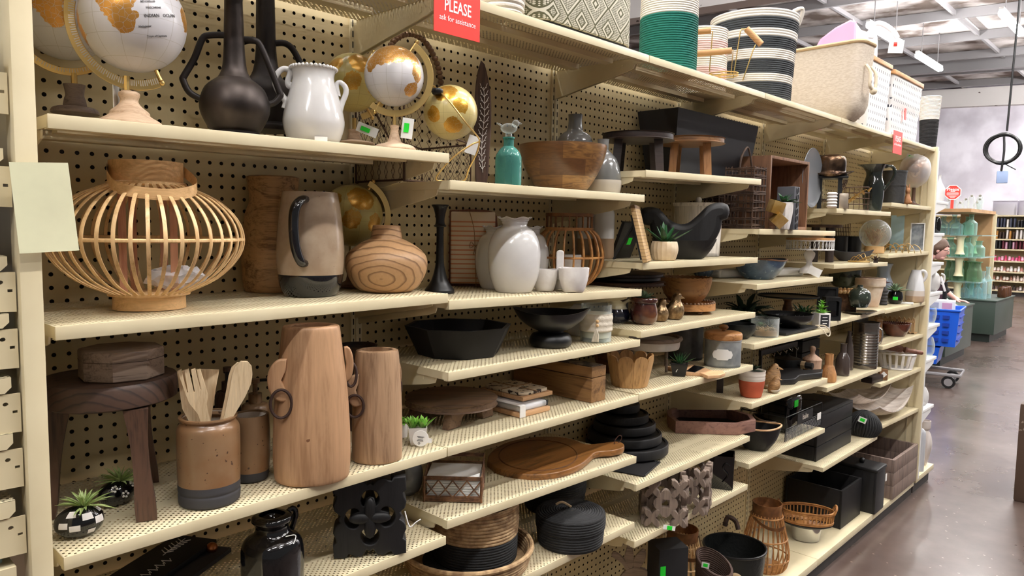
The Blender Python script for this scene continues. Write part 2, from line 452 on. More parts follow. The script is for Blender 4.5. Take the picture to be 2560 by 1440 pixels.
# lights
def lamp(x, y, z=5., L=1.75):
    p = N('tube_light_fixture', 'long white tube light under the warehouse roof', 'ceiling light', ((x, y, z), 0), 'tube lights in rows under the roof')
    part('housing', M().box(0, L, -.035, .035, .05, .09, .01), 'white_metal')
    part('tube', M().box(.04, L-.04, -.05, .05, -.03, .045, .018), 'tube_light')
    part('hanger', M().tube([(.3, 0, .09), (.3, 0, zc(y)-z)], .008, 6), 'steel_grey')
    part('hanger', M().tube([(L-.3, 0, .09), (L-.3, 0, zc(y)-z)], .008, 6), 'steel_grey')
for x in (12.62, 15.4): lamp(x, 3.1)
for x in (13.2, 10.4, 7.6, 4.8, 2., -.8, -3.6): lamp(x, 1.35)
for x in (-3.7, -.9, 1.9, 4.7, 7.5, 10.2, 13, 15.8, 18.6, 21.2): lamp(x, -.4, 4.75)
for x in (-3.7, -.9, 1.9, 4.7, 7.5, 10.2, 13, 15.8, 18.6, 21.2): lamp(x, -2.15, 4.75)
for x in (1.9, 7.5, 13, 18.6, 21.2): lamp(x, -3.9, 4.75)
for x in (16.8, 19.4, 21.4): lamp(x, .5, 4.9)  # extra unseen lamps off the regular rows, added to brighten the far wall
# ------------------------------------------------------------------ the gondola
N('shelving_frame', 'long beige pegboard shelving unit along the aisle', 'shelving', ((0, 0, 0), 0))
TOP = 2.13
for k in range(6):
    part('pegboard_panel', M().add([(k*W+.016, D, .1), (k*W+W-.016, D, .1), (k*W+W-.016, D, TOP), (k*W+.016, D, TOP)], [(0, 1, 2, 3)]), 'pegboard')
for k in range(6): part('back_sheet', M().box(k*W+.001, k*W+W-.001, D+.033, D+.04, .1, TOP+.01), 'hardboard_hole_shade')
part('top_cap', M().box(0, 6*W, D-.002, D+.04, TOP+.0005, TOP+.006), 'beige')  # unseen cap added to keep light out of the gap behind the pegboard
sl = M()
for k in range(7):
    part('upright', M().box(k*W-.016, k*W+.016, D-.006, D+.03, .1, TOP).join(M().box(k*W-.004, k*W+.004, D-.009, D-.005, .1, TOP)), 'beige')
    for i in range(78): sl.box(k*W-.011, k*W-.008, D-.0068, D-.0055, .14+i*.0254, .155+i*.0254).box(k*W+.008, k*W+.011, D-.0068, D-.0055, .14+i*.0254, .155+i*.0254)
part('slots', sl, 'dark_steel')
for k in range(6):
    part('base_deck', M().box(k*W+.001, k*W+W-.001, 0, D-.01, .068, .103, .004), 'beige')
part('rear_top_shelf', M().box(0, 6*W, .402, .75, TOP-.02, 2.112), 'beige')
part('kick_plate', M().box(0, 6*W+.025, .02, .035, 0, .07), 'kick')
part('end_panel', M().box(-.042, -.014, -.012, .03, .0, 2.3, .003), 'beige')
part('end_panel', M().box(-.03, -.018, .03, D, .1, 2.12), 'beige')
part('end_panel', M().box(6*W+.002, 6*W+.03, -.012, .03, .1, 2.12, .003).join(M().box(6*W+.006, 6*W+.02, .03, D+.4, .1, 2.12)), 'beige')
part('seam_strip', M().box(6*W+.001, 6*W+.006, .06, .066, .1, 2.12), 'beige_dull')
SH = {'1a': (0, 1.764, 1.770, 'the dark two-handled bottle vases and the white urn'), '1b': (0, 1.459, 1.465, 'the big bamboo lantern and the grey pitcher'),
 '1c': (0, 1.111, 1.117, 'the three-legged stool and the tall ring-handled vases'), '1d': (0, .913, .913, 'the black fretwork panel and black urn'),
 '2a': (1, 1.713, 1.712, 'the teal bird bottle and the wide wooden bowl'), '2b': (1, 1.449, 1.435, 'the white fruit-shaped vases, with chipped front edge'),
 '2c': (1, 1.288, 1.285, 'the black octagonal bowl'), '2d': (1, 1.117, 1.116, 'the round footed riser and wooden box'),
 '2e': (1, .948, .929, 'the wicker napkin basket and paddle board'), '2f': (1, .727, .724, 'the black coiled baskets'),
 '3a': (2, 1.785, 1.801, 'the two stools and black planter'), '3b': (2, 1.513, 1.514, 'the agave pot and black bird bowls'),
 '3c': (2, 1.309, 1.310, 'the gold birds and glazed pots'), '3d': (2, 1.119, 1.111, 'the galvanized canisters'),
 '3e': (2, .839, .839, 'the stack of black rounds and octagonal tray'), '3f': (2, .661, .651, 'the carved grey quatrefoil blocks'),
 '4a': (3, 1.619, 1.615, 'the twig baskets and upended crate'), '4b': (3, 1.413, 1.412, 'the blue bowl and white cake stand'),
 '4c': (3, 1.188, 1.181, 'the glass terrarium'), '4d': (3, .962, .953, 'the orange dipped pot'), '4e': (3, .729, .722, 'the split wooden bowls and wire bake basket'),
 '5a': (4, 1.716, 1.718, 'the bronze hat and black pitcher'), '5b': (4, 1.467, 1.459, 'the black bowls and twig antlers'), '5c': (4, 1.206, 1.213, 'the bead-rimmed tray and terracotta pot'),
 '5d': (4, .907, .903, 'the ribbed can and bottles'), '5e': (4, .535, .535, 'the black slatted crate'),
 '6a': (5, 1.768, 1.768, 'the pebbled bucket and clear-wrapped globe'), '6b': (5, 1.499, 1.505, 'the glass cloche and white frame'), '6c': (5, 1.207, 1.202, 'the drip-glazed jug'),
 '6d': (5, 1.014, 1.008, 'the red clay bowl'), '6e': (5, .813, .803, 'the white berry basket'), '6f': (5, .58, .552, 'the pale dough bowls')}
TZ = 2.112
for k, t in enumerate(('and holding up the sign that says please', 'under the green patterned bin and teal basket', 'under the black striped basket', 'under the linen bin', 'under the dotted white bins', 'at the far end, with the small red sign')):
    SH['t%d' % (k+1)] = (k, TZ, TZ, 'x'+t)
def Z(s, X=None):
    k, a, b, _ = SH[s]
    return a+(b-a)*((X-k*W)/W) if X is not None else (a+b)/2
for key, (k, z0, z1, lab) in SH.items():
    lab = 'top beige perforated shelf '+lab[1:] if lab[0] == 'x' else 'beige perforated metal shelf holding '+lab
    N('wall_shelf', lab, 'shelf', ((k*W, 0, z0), 0), 'perforated shelves of the long unit', tilt=(0, -math.atan((z1-z0)/W)))
    e = .0015
    part('deck', M().add([(e, .002, -.001), (W-e, .002, -.001), (W-e, D-.012, -.001), (e, D-.012, -.001)], [(0, 1, 2, 3)]), 'deck_holes')
    part('front_lip', M().box(e, W-e, 0, .004, -.021, 0, .0018).box(e, W-e, .004, .016, -.021, -.0195), 'beige')
    for x in (e, W-e-.0015): part('side_flange', M().box(x, x+.0015, .004, D-.012, -.019, -.001), 'beige')
    for y in (.1, .225): part('stiffener', M().box(.04, W-.04, y, y+.028, -.016, -.0015), 'beige')
    for x in (.004, W-.007):
        pl = [(.045, -.019), (.05, -.032), (.07, -.038), (D-.01, -.088), (D-.004, -.088), (D-.004, -.012), (.15, -.019)]
        v = [(x+dx, y, z) for dx in (0, .003) for y, z in pl]; q = len(pl)
        part('bracket', M().add(v, [tuple(range(q)), tuple(range(2*q-1, q-1, -1))]+[(i, (i+1) % q, q+(i+1) % q, q+i) for i in range(q)]).box(x-.001, x+.004, .09, .098, -.03, -.018), 'beige')
flush(); SNAP.update(SH)
# ------------------------------------------------------------------ end units
for i, (z, dz) in enumerate(((1.835, .02), (1.71, .022), (1.562, .02), (1.482, .02), (1.392, .022), (1.312, .022), (1.215, .024))):
    N('wall_shelf', 'cream end shelf at the left edge, number %s from the top' % ['one', 'two', 'three', 'four', 'five', 'six', 'seven'][i], 'shelf', ((-.05, 0, z), 0), 'cream shelves of the near end unit')
    x = -.002-.004*i/6
    part('tray', M().add([(x, 0, 0), (x, 0, -dz+.008), (x-.008, 0, -dz), (-.4, 0, -dz), (-.4, 0, 0), (x, .9, 0), (x, .9, -dz+.008), (x-.008, .9, -dz), (-.4, .9, -dz), (-.4, .9, 0)], [(0, 1, 2, 3, 4), (9, 8, 7, 6, 5), (1, 6, 7, 2), (2, 7, 8, 3), (0, 5, 6, 1), (3, 8, 9, 4)]), 'beige')
    part('deck', M().add([(-.4, 0, .0005), (x, 0, .0005), (x, .9, .0005), (-.4, .9, .0005)], [(0, 1, 2, 3)]), 'deck_holes')
    part('bracket', M().plate([[(-.4, -dz), (.006, -dz-.002), (.006, -dz-.058), (-.4, -dz-.045)], oval(-.012, -dz-.016, .0035, .003, 10), [(-.004, -dz-.026), (.002, -dz-.026), (.002, -dz-.03), (-.004, -dz-.03)]], .003, .004), 'beige')
for i, (x, z) in enumerate(((4.952, 1.809), (4.905, 1.613), (4.932, 1.431), (4.95, 1.245), (4.933, 1.041), (4.908, .832), (4.917, .519))):
    N('wall_shelf', 'white end shelf beyond the beige end panel, number %s from the top' % ['one', 'two', 'three', 'four', 'five', 'six', 'seven'][i], 'shelf', ((4.64, 0, z), 0), 'white shelves of the far end unit')
    L = x-4.64
    part('tray', M().box(0, L, 0, .75, -.02, 0, .003), 'white_metal')
    part('bracket', M().plate([[(0, -.02), (L-.05, -.02), (L-.06, -.04), (0, -.085)]], .003, .004), 'white_metal')
N('shelving_frame', 'white end unit frame standing behind the beige end panel', 'shelving', ((4.6, 0, 0), 0))
part('back_panel', M().box(.005, .035, -.008, .75, .1, 2.1), 'white_metal')
part('base_deck', M().box(.01, .415, 0, .75, .07, .103, .004), 'beige')
part('kick_plate', M().box(.028, .38, .02, .75, 0, .07), 'kick')
# ------------------------------------------------------------------ camera and view
flush()
cd = bpy.data.cameras.new('camera'); co = bpy.data.objects.new('camera', cd); COL.objects.link(co)
cd.sensor_width = 36; cd.lens = F/2560*36; cd.clip_start = .02; cd.clip_end = 100
mt = Matrix((CR, CU, -CF)).transposed().to_4x4(); mt.translation = CAM; co.matrix_world = mt
SC.camera = co
SC.view_settings.view_transform = 'Standard'; SC.view_settings.look = 'None'; SC.view_settings.gamma = 1; SC.view_settings.use_curve_mapping = False
SC.view_settings.exposure = 0
w = bpy.data.worlds.new('world'); SC.world = w; w.use_nodes = True
w.node_tree.nodes['Background'].inputs[0].default_value = (1, .96, .92, 1); w.node_tree.nodes['Background'].inputs[1].default_value = .2
SC.cycles.use_denoising = True; SC.cycles.max_bounces = 6; SC.cycles.adaptive_threshold = .03; SC.cycles.transparent_max_bounces = 10; SC.cycles.diffuse_bounces = 4; SC.cycles.glossy_bounces = 3; SC.cycles.transmission_bounces = 6
SC.cycles.caustics_reflective = False; SC.cycles.caustics_refractive = False; SC.cycles.sample_clamp_indirect = 6
# ------------------------------------------------------------------ materials of the goods
mat('gold', (214, 170, 92), .22, 1., mot=((190, 144, 66), 18)); mat('brass', (232, 198, 128), .34, 1.)
def globe_mat(name, sea, land, blobs, seam=(150, 140, 120), off=0., k=.9):
    """gold continents about given directions (x right, y away, z up; radius), ragged by noise, with country lines and meridians"""
    s = NT(name); nm = s.n('VectorMath', Vector=s.co()); nm.operation = 'NORMALIZE'
    v = s.n('VectorMath', Vector=nm); v.operation = 'ADD'; v.inputs[1].default_value = (off, off*.7, -off)
    n = s.n('TexNoise', Vector=v, Scale=3.2, Detail=7., Roughness=.62); acc = None
    for x, y, z, r in blobs:
        d = s.n('VectorMath', Vector=nm); d.operation = 'DISTANCE'; d.inputs[1].default_value = Vector((x, y, z)).normalized()
        q = s.math('SUBTRACT', 1., s.math('DIVIDE', d.outputs['Value'], r)); acc = q if acc is None else s.math('MAXIMUM', acc, q)
    g = s.math('GREATER_THAN', s.math('ADD', s.math('MAXIMUM', acc, -.55), s.math('MULTIPLY', s.math('SUBTRACT', n.outputs[0], .5), k*2)), 0.)
    vo = s.n('TexVoronoi', Vector=v, Scale=9., feature='DISTANCE_TO_EDGE')
    border = s.math('LESS_THAN', vo.outputs[0], .014)
    o = s.xyz(nm)
    ln = lambda a, m_, w: s.math('LESS_THAN', s.math('ABSOLUTE', s.math('SUBTRACT', s.math('FRACT', s.math('MULTIPLY', a, m_)), .5)), w)
    line = s.math('MAXIMUM', ln(s.math('ARCTAN2', o[1], o[0]), 12/(2*pi), .012), ln(o[2], 3., .01))
    n2 = s.n('TexNoise', Vector=v, Scale=2.5, Detail=3.)
    c = s.mix(s.math('MULTIPLY', line, .5), sea, seam); c = s.mix(g, c, s.mix(border, s.mix(n2.outputs[0], land, [min(255, q*1.25) for q in land]), sea))
    s.col(c); s.put(s.b.inputs['Metallic'], s.math('MULTIPLY', g, .6)); s.b.inputs['Roughness'].default_value = .3
    s.b.inputs['Coat Weight'].default_value = .25
    MATS[name] = s.m
globe_mat('globe_white', (206, 203, 206), (186, 134, 62), [(-.5, -.7, .55, .5), (-.33, -.9, .1, .36), (-.2, -.95, -.28, .24), (.02, -.98, -.18, .08), (-.1, -.7, .7, .3), (.95, -.25, .0, .25), (.6, -.3, .8, .5), (-.9, .2, -.3, .5)], k=.55)
globe_mat('globe_white_small', (212, 209, 210), (178, 130, 62), [(-.35, -.75, .55, .5), (.1, -.7, .75, .55), (.55, -.6, .55, .4), (-.75, -.6, .2, .3), (.75, -.6, -.1, .25), (.55, -.6, -.6, .25)], k=.6)
globe_mat('globe_gold', (188, 172, 104), (166, 124, 44), [(.3, -.7, .6, .42), (.0, -.95, -.1, .3), (-.6, -.7, .5, .3), (.7, -.6, -.2, .3)], (120, 96, 40), .13, .5)
globe_mat('globe_cream', (206, 188, 126), (172, 126, 36), [(-.2, -.7, .6, .42), (.35, -.85, .1, .3), (-.6, -.7, -.2, .3), (.1, -.8, -.6, .34)], (130, 110, 60), .77, .5)
globe_mat('globe_brown', (168, 130, 88), (104, 64, 30), [(0, -1, .2, .6), (.6, -.6, -.3, .4)], (96, 70, 44), .4)
mat('pale_wood', (206, 178, 150), .55, wood=((184, 152, 124), 9, 'x')); mat('grey_wood', (120, 104, 96), .6, wood=((92, 80, 74), 9, 'x'))
mat('bronze', (74, 66, 62), .42, .75, mot=((46, 40, 38), 14), bump=(60, .08)); mat('dark_iron', (40, 34, 32), .5, .4)
mat('white_glaze', (224, 222, 220), .14, mot=((206, 203, 202), 5), coat=.4); mat('white_matt', (232, 228, 224), .5, mot=((218, 212, 208), 30))
mat('tag_white', (236, 234, 230), .5); mat('green_sticker', (34, 216, 52), .45); mat('red_card', (232, 58, 48), .42); mat('print_white', (250, 246, 244), .4); mat('print_black', (26, 26, 28), .6)
mat('bamboo', (222, 186, 136), .45, wood=((198, 158, 106), 6, 'z')); mat('bamboo_band', (218, 178, 126), .42, wood=((200, 158, 106), 7, 'x')); mat('red_wood_post', (172, 124, 96), .55, wood=((148, 98, 74), 8, 'z'))

mat('paulownia', (168, 130, 88), .5, wood=((108, 76, 46), 5, 'x')); mat('paulownia_dark', (150, 112, 74), .55, wood=((100, 70, 44), 4.5, 'x')); mat('tan_wood', (172, 134, 100), .5, wood=((148, 110, 78), 3.5, 'z'), spot=((112, 76, 50), 44, .74)); mat('elm', (166, 134, 104), .5, wood=((130, 100, 74), 5, 'z'))
mat('taupe_glaze', (170, 150, 128), .2, mot=((154, 132, 110), 22), spot=((96, 74, 58), 130, .74), coat=.5); mat('navy_glaze', (12, 13, 19), .08, coat=.6)
mat('walnut', (86, 62, 48), .5, wood=((56, 40, 32), 5, 'z')); mat('walnut_top', (72, 54, 44), .5, wood=((48, 36, 30), 4, 'x')); mat('wood_ring', (122, 92, 70), .6)
mat('ash_grey_wood', (146, 126, 110), .55, wood=((106, 88, 76), 7, 'x')); mat('black_gloss', (9, 9, 11), .07, coat=.5); mat('black_satin', (22, 22, 23), .38); mat('black_matt', (24, 23, 24), .72, bump=(26, .1)); mat('black_wood', (22, 21, 22), .55, wood=((12, 11, 12), 6, 'z')); mat('charcoal', (58, 57, 60), .75)
mat('brown_stone', (140, 110, 80), .3, spot=((74, 50, 34), 120, .7), mot=((128, 92, 60), 12), coat=.25); mat('cream_inside', (214, 204, 192), .4)
mat('utensil_wood', (228, 204, 166), .5, wood=((210, 180, 138), 7, 'z')); mat('rust_iron', (64, 46, 40), .65, .4)
mat('air_plant', (176, 192, 132), .55, mot=((140, 164, 92), 40)); mat('succulent', (104, 170, 56), .42, mot=((150, 206, 88), 60)); mat('agave', (62, 112, 66), .4, mot=((34, 80, 46), 50)); mat('dark_leaf', (30, 50, 34), .5); mat('red_leaf', (96, 34, 40), .5); mat('grey_leaf', (120, 142, 112), .5); mat('soil', (56, 42, 32), .9)
mat('paper_yellow', (226, 224, 188), .7, mot=((214, 212, 178), 9)); mat('celadon', (96, 132, 86), .25)
mat('copper', (190, 120, 80), .3, 1.); mat('book_dark', (38, 36, 38), .6)

def rings(name, c1, c2, sc, cen, rough=.5, st=(1, 1, 1), line=None):
    """cathedral grain: growth rings about a heart that lies at cen"""
    s = NT(name); v = s.n('VectorMath', Vector=s.co()); v.operation = 'SUBTRACT'; v.inputs[1].default_value = cen
    m = s.n('Mapping', Vector=v); m.inputs['Scale'].default_value = st
    n = s.n('TexNoise', Vector=m, Scale=14., Detail=3.)
    d = s.n('VectorMath', Vector=m); d.operation = 'LENGTH'
    w = s.math('FRACT', s.math('MULTIPLY', s.math('ADD', d.outputs['Value'], s.math('MULTIPLY', n.outputs[0], .022)), sc))
    n2 = s.n('TexNoise', Vector=s.co(), Scale=160., Detail=2.)
    c = s.ramp(w, [(0, c2), (.1, c1), (.75, c1), (1., c2)])
    s.col(s.mix(s.math('MULTIPLY', n2.outputs[0], .35), c, c2)); s.b.inputs['Roughness'].default_value = rough; s.bump(w, .12, .001)
    MATS[name] = s.m
rings('elm_rings', (190, 150, 108), (112, 78, 48), 62, (-.01, -.075, .032), .45, (.75, .5, 1.25))
rings('log_slice', (80, 58, 46), (46, 34, 28), 70, (-.03, -.11, .12), .5)


mat('acacia', (150, 106, 62), .42, wood=((92, 60, 34), 3.2, 'x'), coat=.15); mat('acacia_dark', (104, 66, 38), .45, wood=((62, 38, 24), 4, 'x'), coat=.1); mat('red_board', (120, 70, 48), .5, wood=((84, 46, 32), 4, 'z'))
mat('grey_glaze', (122, 122, 120), .15, mot=((100, 101, 100), 9), coat=.5); mat('grey_cream', (190, 182, 168), .3); mat('carved_brown', (76, 54, 44), .6, wood=((50, 36, 30), 5, 'z')); mat('cream_clay', (222, 202, 172), .5, mot=((206, 184, 152), 30)); mat('tan_matt', (160, 134, 108), .5)
mat('rattan', (186, 134, 78), .45, mot=((150, 100, 54), 40)); mat('rattan_dark', (132, 88, 50), .5, mot=((100, 64, 36), 30)); mat('wicker', (122, 84, 54), .55, bump=(160, .6), mot=((86, 56, 36), 70))
mat('towel', (214, 192, 164), .8, bands=('Z', 0, .19, [(i/29 if i % 2 == 0 else i/29+.014, (216, 196, 168) if i % 2 == 0 else (200, 132, 96)) for i in range(29)]), bump=(220, .2)); mat('twine', (150, 112, 74), .8)
mat('macrame', (222, 212, 194), .85, bump=(120, .9)); mat('bead_wood', (216, 178, 128), .5); mat('candle', (230, 220, 200), .6)
mat('seagrass', (186, 156, 116), .7, bump=(150, .8, (1, 1, .5)), mot=((140, 110, 78), 50)); mat('black_rope', (30, 30, 31), .75, bump=(190, .9)); mat('rope_white', (226, 220, 210), .8, bump=(200, .5)); mat('rope_teal', (18, 104, 92), .8, bump=(200, .6)); mat('rope_grey', (58, 62, 66), .8, bump=(200, .6)); mat('rope_pink', (222, 190, 186), .8, bump=(200, .5))
mat('printed_board', (206, 190, 166), .55, spot=((56, 44, 38), 70, .58)); mat('board_pale', (206, 164, 122), .5, wood=((182, 138, 98), 4, 'x')); mat('chest_wood', (142, 106, 68), .5, wood=((100, 72, 46), 4, 'y')); mat('carved_lid', (88, 74, 62), .6, spot=((34, 30, 28), 46, .5))
mat('riser_wood', (122, 97, 76), .6, wood=((80, 62, 50), 4.5, 'x')); mat('paper_white', (232, 232, 230), .6); mat('linen', (206, 194, 178), .85, mot=((192, 178, 160), 60, (1, 1, 3)), bump=(260, .3)); mat('canvas_dots', (230, 228, 226), .85, bump=(18, .5)); mat('ink_dash', (52, 54, 64), .8); mat('pink_cloth', (226, 150, 178), .7); mat('white_cloth', (226, 222, 226), .75, bump=(14, .4)); mat('rim_wood', (196, 148, 98), .5, wood=((164, 118, 74), 5, 'x')); mat('rope_natural', (214, 200, 176), .8, bump=(140, .7)); mat('rope_tan', (190, 164, 128), .8, bump=(140, .7)); mat('chicken_wire', (84, 62, 50), .6, .5)
s = NT('canvas_dots'); o = s.xyz(); n = s.n('TexNoise', Vector=s.co(), Scale=16., Detail=2.)
r_ = s.math('FLOOR', s.math('DIVIDE', o[2], .034)); u = s.math('ADD', s.math('DIVIDE', s.math('ADD', o[0], o[1]), .03), s.math('MULTIPLY', r_, .5))
f = s.math('MULTIPLY', s.math('LESS_THAN', s.math('ABSOLUTE', s.math('SUBTRACT', s.math('FRACT', u), .5)), .09), s.math('LESS_THAN', s.math('ABSOLUTE', s.math('SUBTRACT', s.math('FRACT', s.math('DIVIDE', o[2], .034)), .5)), .2))
s.col(s.mix(f, (230, 228, 226), (58, 60, 72))); s.b.inputs['Roughness'].default_value = .85; s.bump(n.outputs[0], .4, .01); MATS['canvas_dots'] = s.m
s = NT('tribal_print')
o = s.xyz(); u = s.math('ADD', o[0], o[1]); k_ = 2*pi/.115
a = s.math('PINGPONG', u, .0575); b = s.math('PINGPONG', s.math('ADD', o[2], .02), .0575)
d = s.math('ADD', a, b)                       # nested diamonds
w1 = s.math('SINE', s.math('MULTIPLY', d, 420.))
c1 = s.math('PINGPONG', u, .0045); c2 = s.math('PINGPONG', o[2], .0045); dots = s.math('LESS_THAN', s.math('ADD', s.math('POWER', s.math('SUBTRACT', c1, .0022), 2.), s.math('POWER', s.math('SUBTRACT', c2, .0022), 2.)), 3.2e-6)
zone = s.math('GREATER_THAN', s.math('SINE', s.math('MULTIPLY', d, 150.)), .1)
f = s.math('ADD', s.math('MULTIPLY', zone, s.math('GREATER_THAN', w1, -.1)), s.math('MULTIPLY', s.math('SUBTRACT', 1., zone), dots))
s.col(s.mix(f, (88, 86, 60), (220, 214, 196))); s.b.inputs['Roughness'].default_value = .85; MATS['tribal_print'] = s.m

mat('paddle_wood', (138, 92, 46), .4, wood=((86, 54, 26), 3, 'x'), coat=.2); mat('leather', (70, 40, 28), .6)
s = NT('acacia_patch'); b_ = s.t.nodes.new('ShaderNodeTexBrick'); s.put(b_.inputs['Vector'], s.co((1, 1, 1), (1.57, 0, 0)))
for k_, v_ in (('Color1', (166, 122, 66)), ('Color2', (92, 58, 32)), ('Mortar', (84, 56, 34))): b_.inputs[k_].default_value = lin(v_)
b_.inputs['Scale'].default_value = 9.; b_.inputs['Mortar Size'].default_value = .003; b_.inputs['Brick Width'].default_value = 1.1; b_.inputs['Row Height'].default_value = .38
n = s.n('TexNoise', Vector=s.co((5, 5, 24)), Scale=4., Detail=5., Distortion=1.5); f = s.n('MapRange', Value=n.outputs[0]); f.inputs[1].default_value = .4; f.inputs[2].default_value = .65; s.col(s.mix(s.math('MULTIPLY', f.outputs[0], .75), b_.outputs[0], (82, 52, 28))); s.b.inputs['Roughness'].default_value = .35; s.b.inputs['Coat Weight'].default_value = .2; MATS['acacia_patch'] = s.m
mat('ebony', (48, 36, 32), .5, wood=((30, 24, 22), 5, 'x')); mat('oak_leg', (150, 106, 66), .5, wood=((108, 72, 44), 6, 'z')); mat('oak_top', (128, 92, 60), .5, wood=((92, 64, 42), 5, 'x')); mat('planter_black', (34, 34, 38), .5)
mat('frame_bamboo', (186, 152, 104), .5, bands=('Z', 0, .16, [(i/32 if i % 2 == 0 else i/32+.022, (190, 156, 108) if i % 2 == 0 else (120, 90, 56)) for i in range(32)]))
mat('whitewash', (228, 222, 214), .6, wood=((184, 176, 166), 5, 'z')); mat('twig', (82, 62, 50), .75, mot=((58, 42, 34), 40)); mat('crate_wood', (126, 90, 66), .6, wood=((88, 60, 44), 5, 'z')); mat('gold_leaf', (176, 138, 72), .38, .7, mot=((206, 176, 120), 18)); mat('bronze_leaf', (122, 96, 74), .25, .9, mot=((58, 44, 36), 16), bump=(40, .5)); mat('slate', (72, 72, 78), .6); mat('grey_plate', (112, 114, 118), .35)
mat('silver_leaf', (190, 176, 158), .3, .8, bump=(60, .4)); mat('green_black_glaze', (22, 26, 24), .1, coat=.6, mot=((40, 46, 40), 9)); mat('pebble_metal', (70, 70, 70), .5, .5, bump=(75, 1.)); mat('straw', (156, 108, 70), .7, bump=(120, .8)); mat('blue_glaze', (74, 98, 124), .25, mot=((50, 72, 100), 24), spot=((120, 140, 156), 60, .66), coat=.4, bump=(30, .2)); mat('rim_rust', (96, 66, 48), .4)
mat('dried_grass', (196, 168, 122), .8, mot=((160, 120, 90), 40)); mat('cork', (200, 162, 112), .7); mat('photo_grey', (150, 156, 162), .5, mot=((96, 104, 112), 18)); mat('mirror_reflection_paint', (196, 232, 250), .3, 0)  # mirror pane: its bright blue reflection is painted as a plain colour
mat('carved_bowl', (146, 104, 62), .45, wood=((104, 70, 40), 4, 'x')); mat('gold_bird', (168, 140, 104), .28, .75, mot=((116, 92, 64), 60), bump=(110, .9)); mat('plum_glaze', (56, 24, 26), .1, coat=.6, mot=((96, 58, 34), 20)); mat('drip_glaze', (24, 28, 46), .1, coat=.6); mat('cream_glaze', (206, 198, 170), .2, coat=.4)
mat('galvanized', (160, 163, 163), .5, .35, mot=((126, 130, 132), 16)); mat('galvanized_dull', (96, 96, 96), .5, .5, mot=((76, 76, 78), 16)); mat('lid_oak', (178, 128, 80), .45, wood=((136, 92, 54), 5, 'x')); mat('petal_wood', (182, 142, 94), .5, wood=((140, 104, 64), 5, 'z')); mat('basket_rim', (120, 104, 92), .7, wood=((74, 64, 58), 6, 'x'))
mat('terracotta', (178, 84, 56), .7, bump=(90, .3, (1, 1, 3))); mat('bird_straw', (164, 126, 82), .6, bump=(60, .9, (1, 1, 4)), mot=((124, 92, 58), 60, (1, 1, 5))); mat('pebbles', (166, 138, 102), .6); mat('sand', (164, 122, 76), .85, bump=(200, .6)); mat('chalk', (40, 40, 44), .7)
mat('finial_wood', (190, 156, 132), .6, wood=((150, 118, 98), 8, 'z')); mat('amber_wood', (178, 130, 84), .5, wood=((140, 96, 58), 6, 'z')); mat('brown_bottle', (70, 60, 56), .15, coat=.5); mat('ribbed_steel', (128, 122, 116), .22, .9); mat('terrine', (104, 54, 38), .25, coat=.4, mot=((80, 40, 30), 14)); mat('picket', (196, 160, 116), .6, wood=((110, 78, 52), 8, 'z')); mat('redwood_turned', (120, 78, 62), .4, wood=((84, 52, 42), 6, 'y')); mat('pale_dough', (222, 212, 202), .5, wood=((186, 172, 160), 2.5, 'y')); mat('pink_brown', (140, 104, 92), .6, wood=((110, 80, 70), 5, 'x'))
mat('washed_terracotta', (226, 212, 194), .75, mot=((204, 178, 154), 14)); mat('floral_green', (58, 66, 52), .2, coat=.4, spot=((34, 40, 34), 26, .55)); mat('bottle_green', (44, 52, 44), .15, coat=.5, spot=((130, 140, 122), 60, .68)); mat('drip_white', (214, 214, 216), .15, coat=.4, bands=('Z', 0, .19, [(0, (178, 152, 126)), (.2, (198, 186, 174)), (.36, (214, 214, 216))])); mat('pale_blue_glaze', (172, 186, 206), .2, coat=.3)
mat('weathered', (126, 108, 98), .65, wood=((92, 78, 72), 4, 'z')); mat('chrome', (200, 200, 200), .12, 1.); mat('hammered_black', (44, 46, 45), .45, .5, bump=(75, .9)); mat('dark_wicker', (66, 46, 36), .7, bump=(130, .9)); mat('grey_quatrefoil', (122, 106, 94), .7, wood=((86, 74, 66), 6, 'z')); mat('chip_white', (206, 198, 190), .7)

def glass(name, tint, body=.12, rough=.04, bump=None):
    """thin-walled coloured glass: what lies behind shows through, tinted, under a clear reflection"""
    s = NT(name); out = s.t.nodes['Material Output']; tr = s.n('BsdfTransparent'); tr.inputs[0].default_value = lin(tint)
    s.b.inputs['Base Color'].default_value = lin(tint); s.b.inputs['Roughness'].default_value = rough; s.b.inputs['Specular IOR Level'].default_value = .8
    fr = s.n('LayerWeight', Blend=.35); f = s.math('ADD', s.math('MULTIPLY', fr.outputs[1], .55), body)
    if bump: n = s.n('TexNoise', Vector=s.co(), Scale=bump[0], Detail=2.); s.bump(n.outputs[0], bump[1])
    mx = s.t.nodes.new('ShaderNodeMixShader'); s.put(mx.inputs[0], f); s.t.links.new(tr.outputs[0], mx.inputs[1]); s.t.links.new(s.b.outputs[0], mx.inputs[2]); s.t.links.new(mx.outputs[0], out.inputs[0]); MATS[name] = s.m
glass('teal_glass', (104, 178, 166), .26, .06, (75, 1.)); glass('clear_glass', (246, 250, 249), .05); glass('grey_glass', (190, 190, 180), .2); glass('aqua_glass', (226, 245, 247), .12); glass('green_glass', (168, 196, 164), .16); glass('sea_green_glass', (204, 234, 222), .14); glass('plastic_wrap', (250, 250, 252), .25, .15, (60, .9))
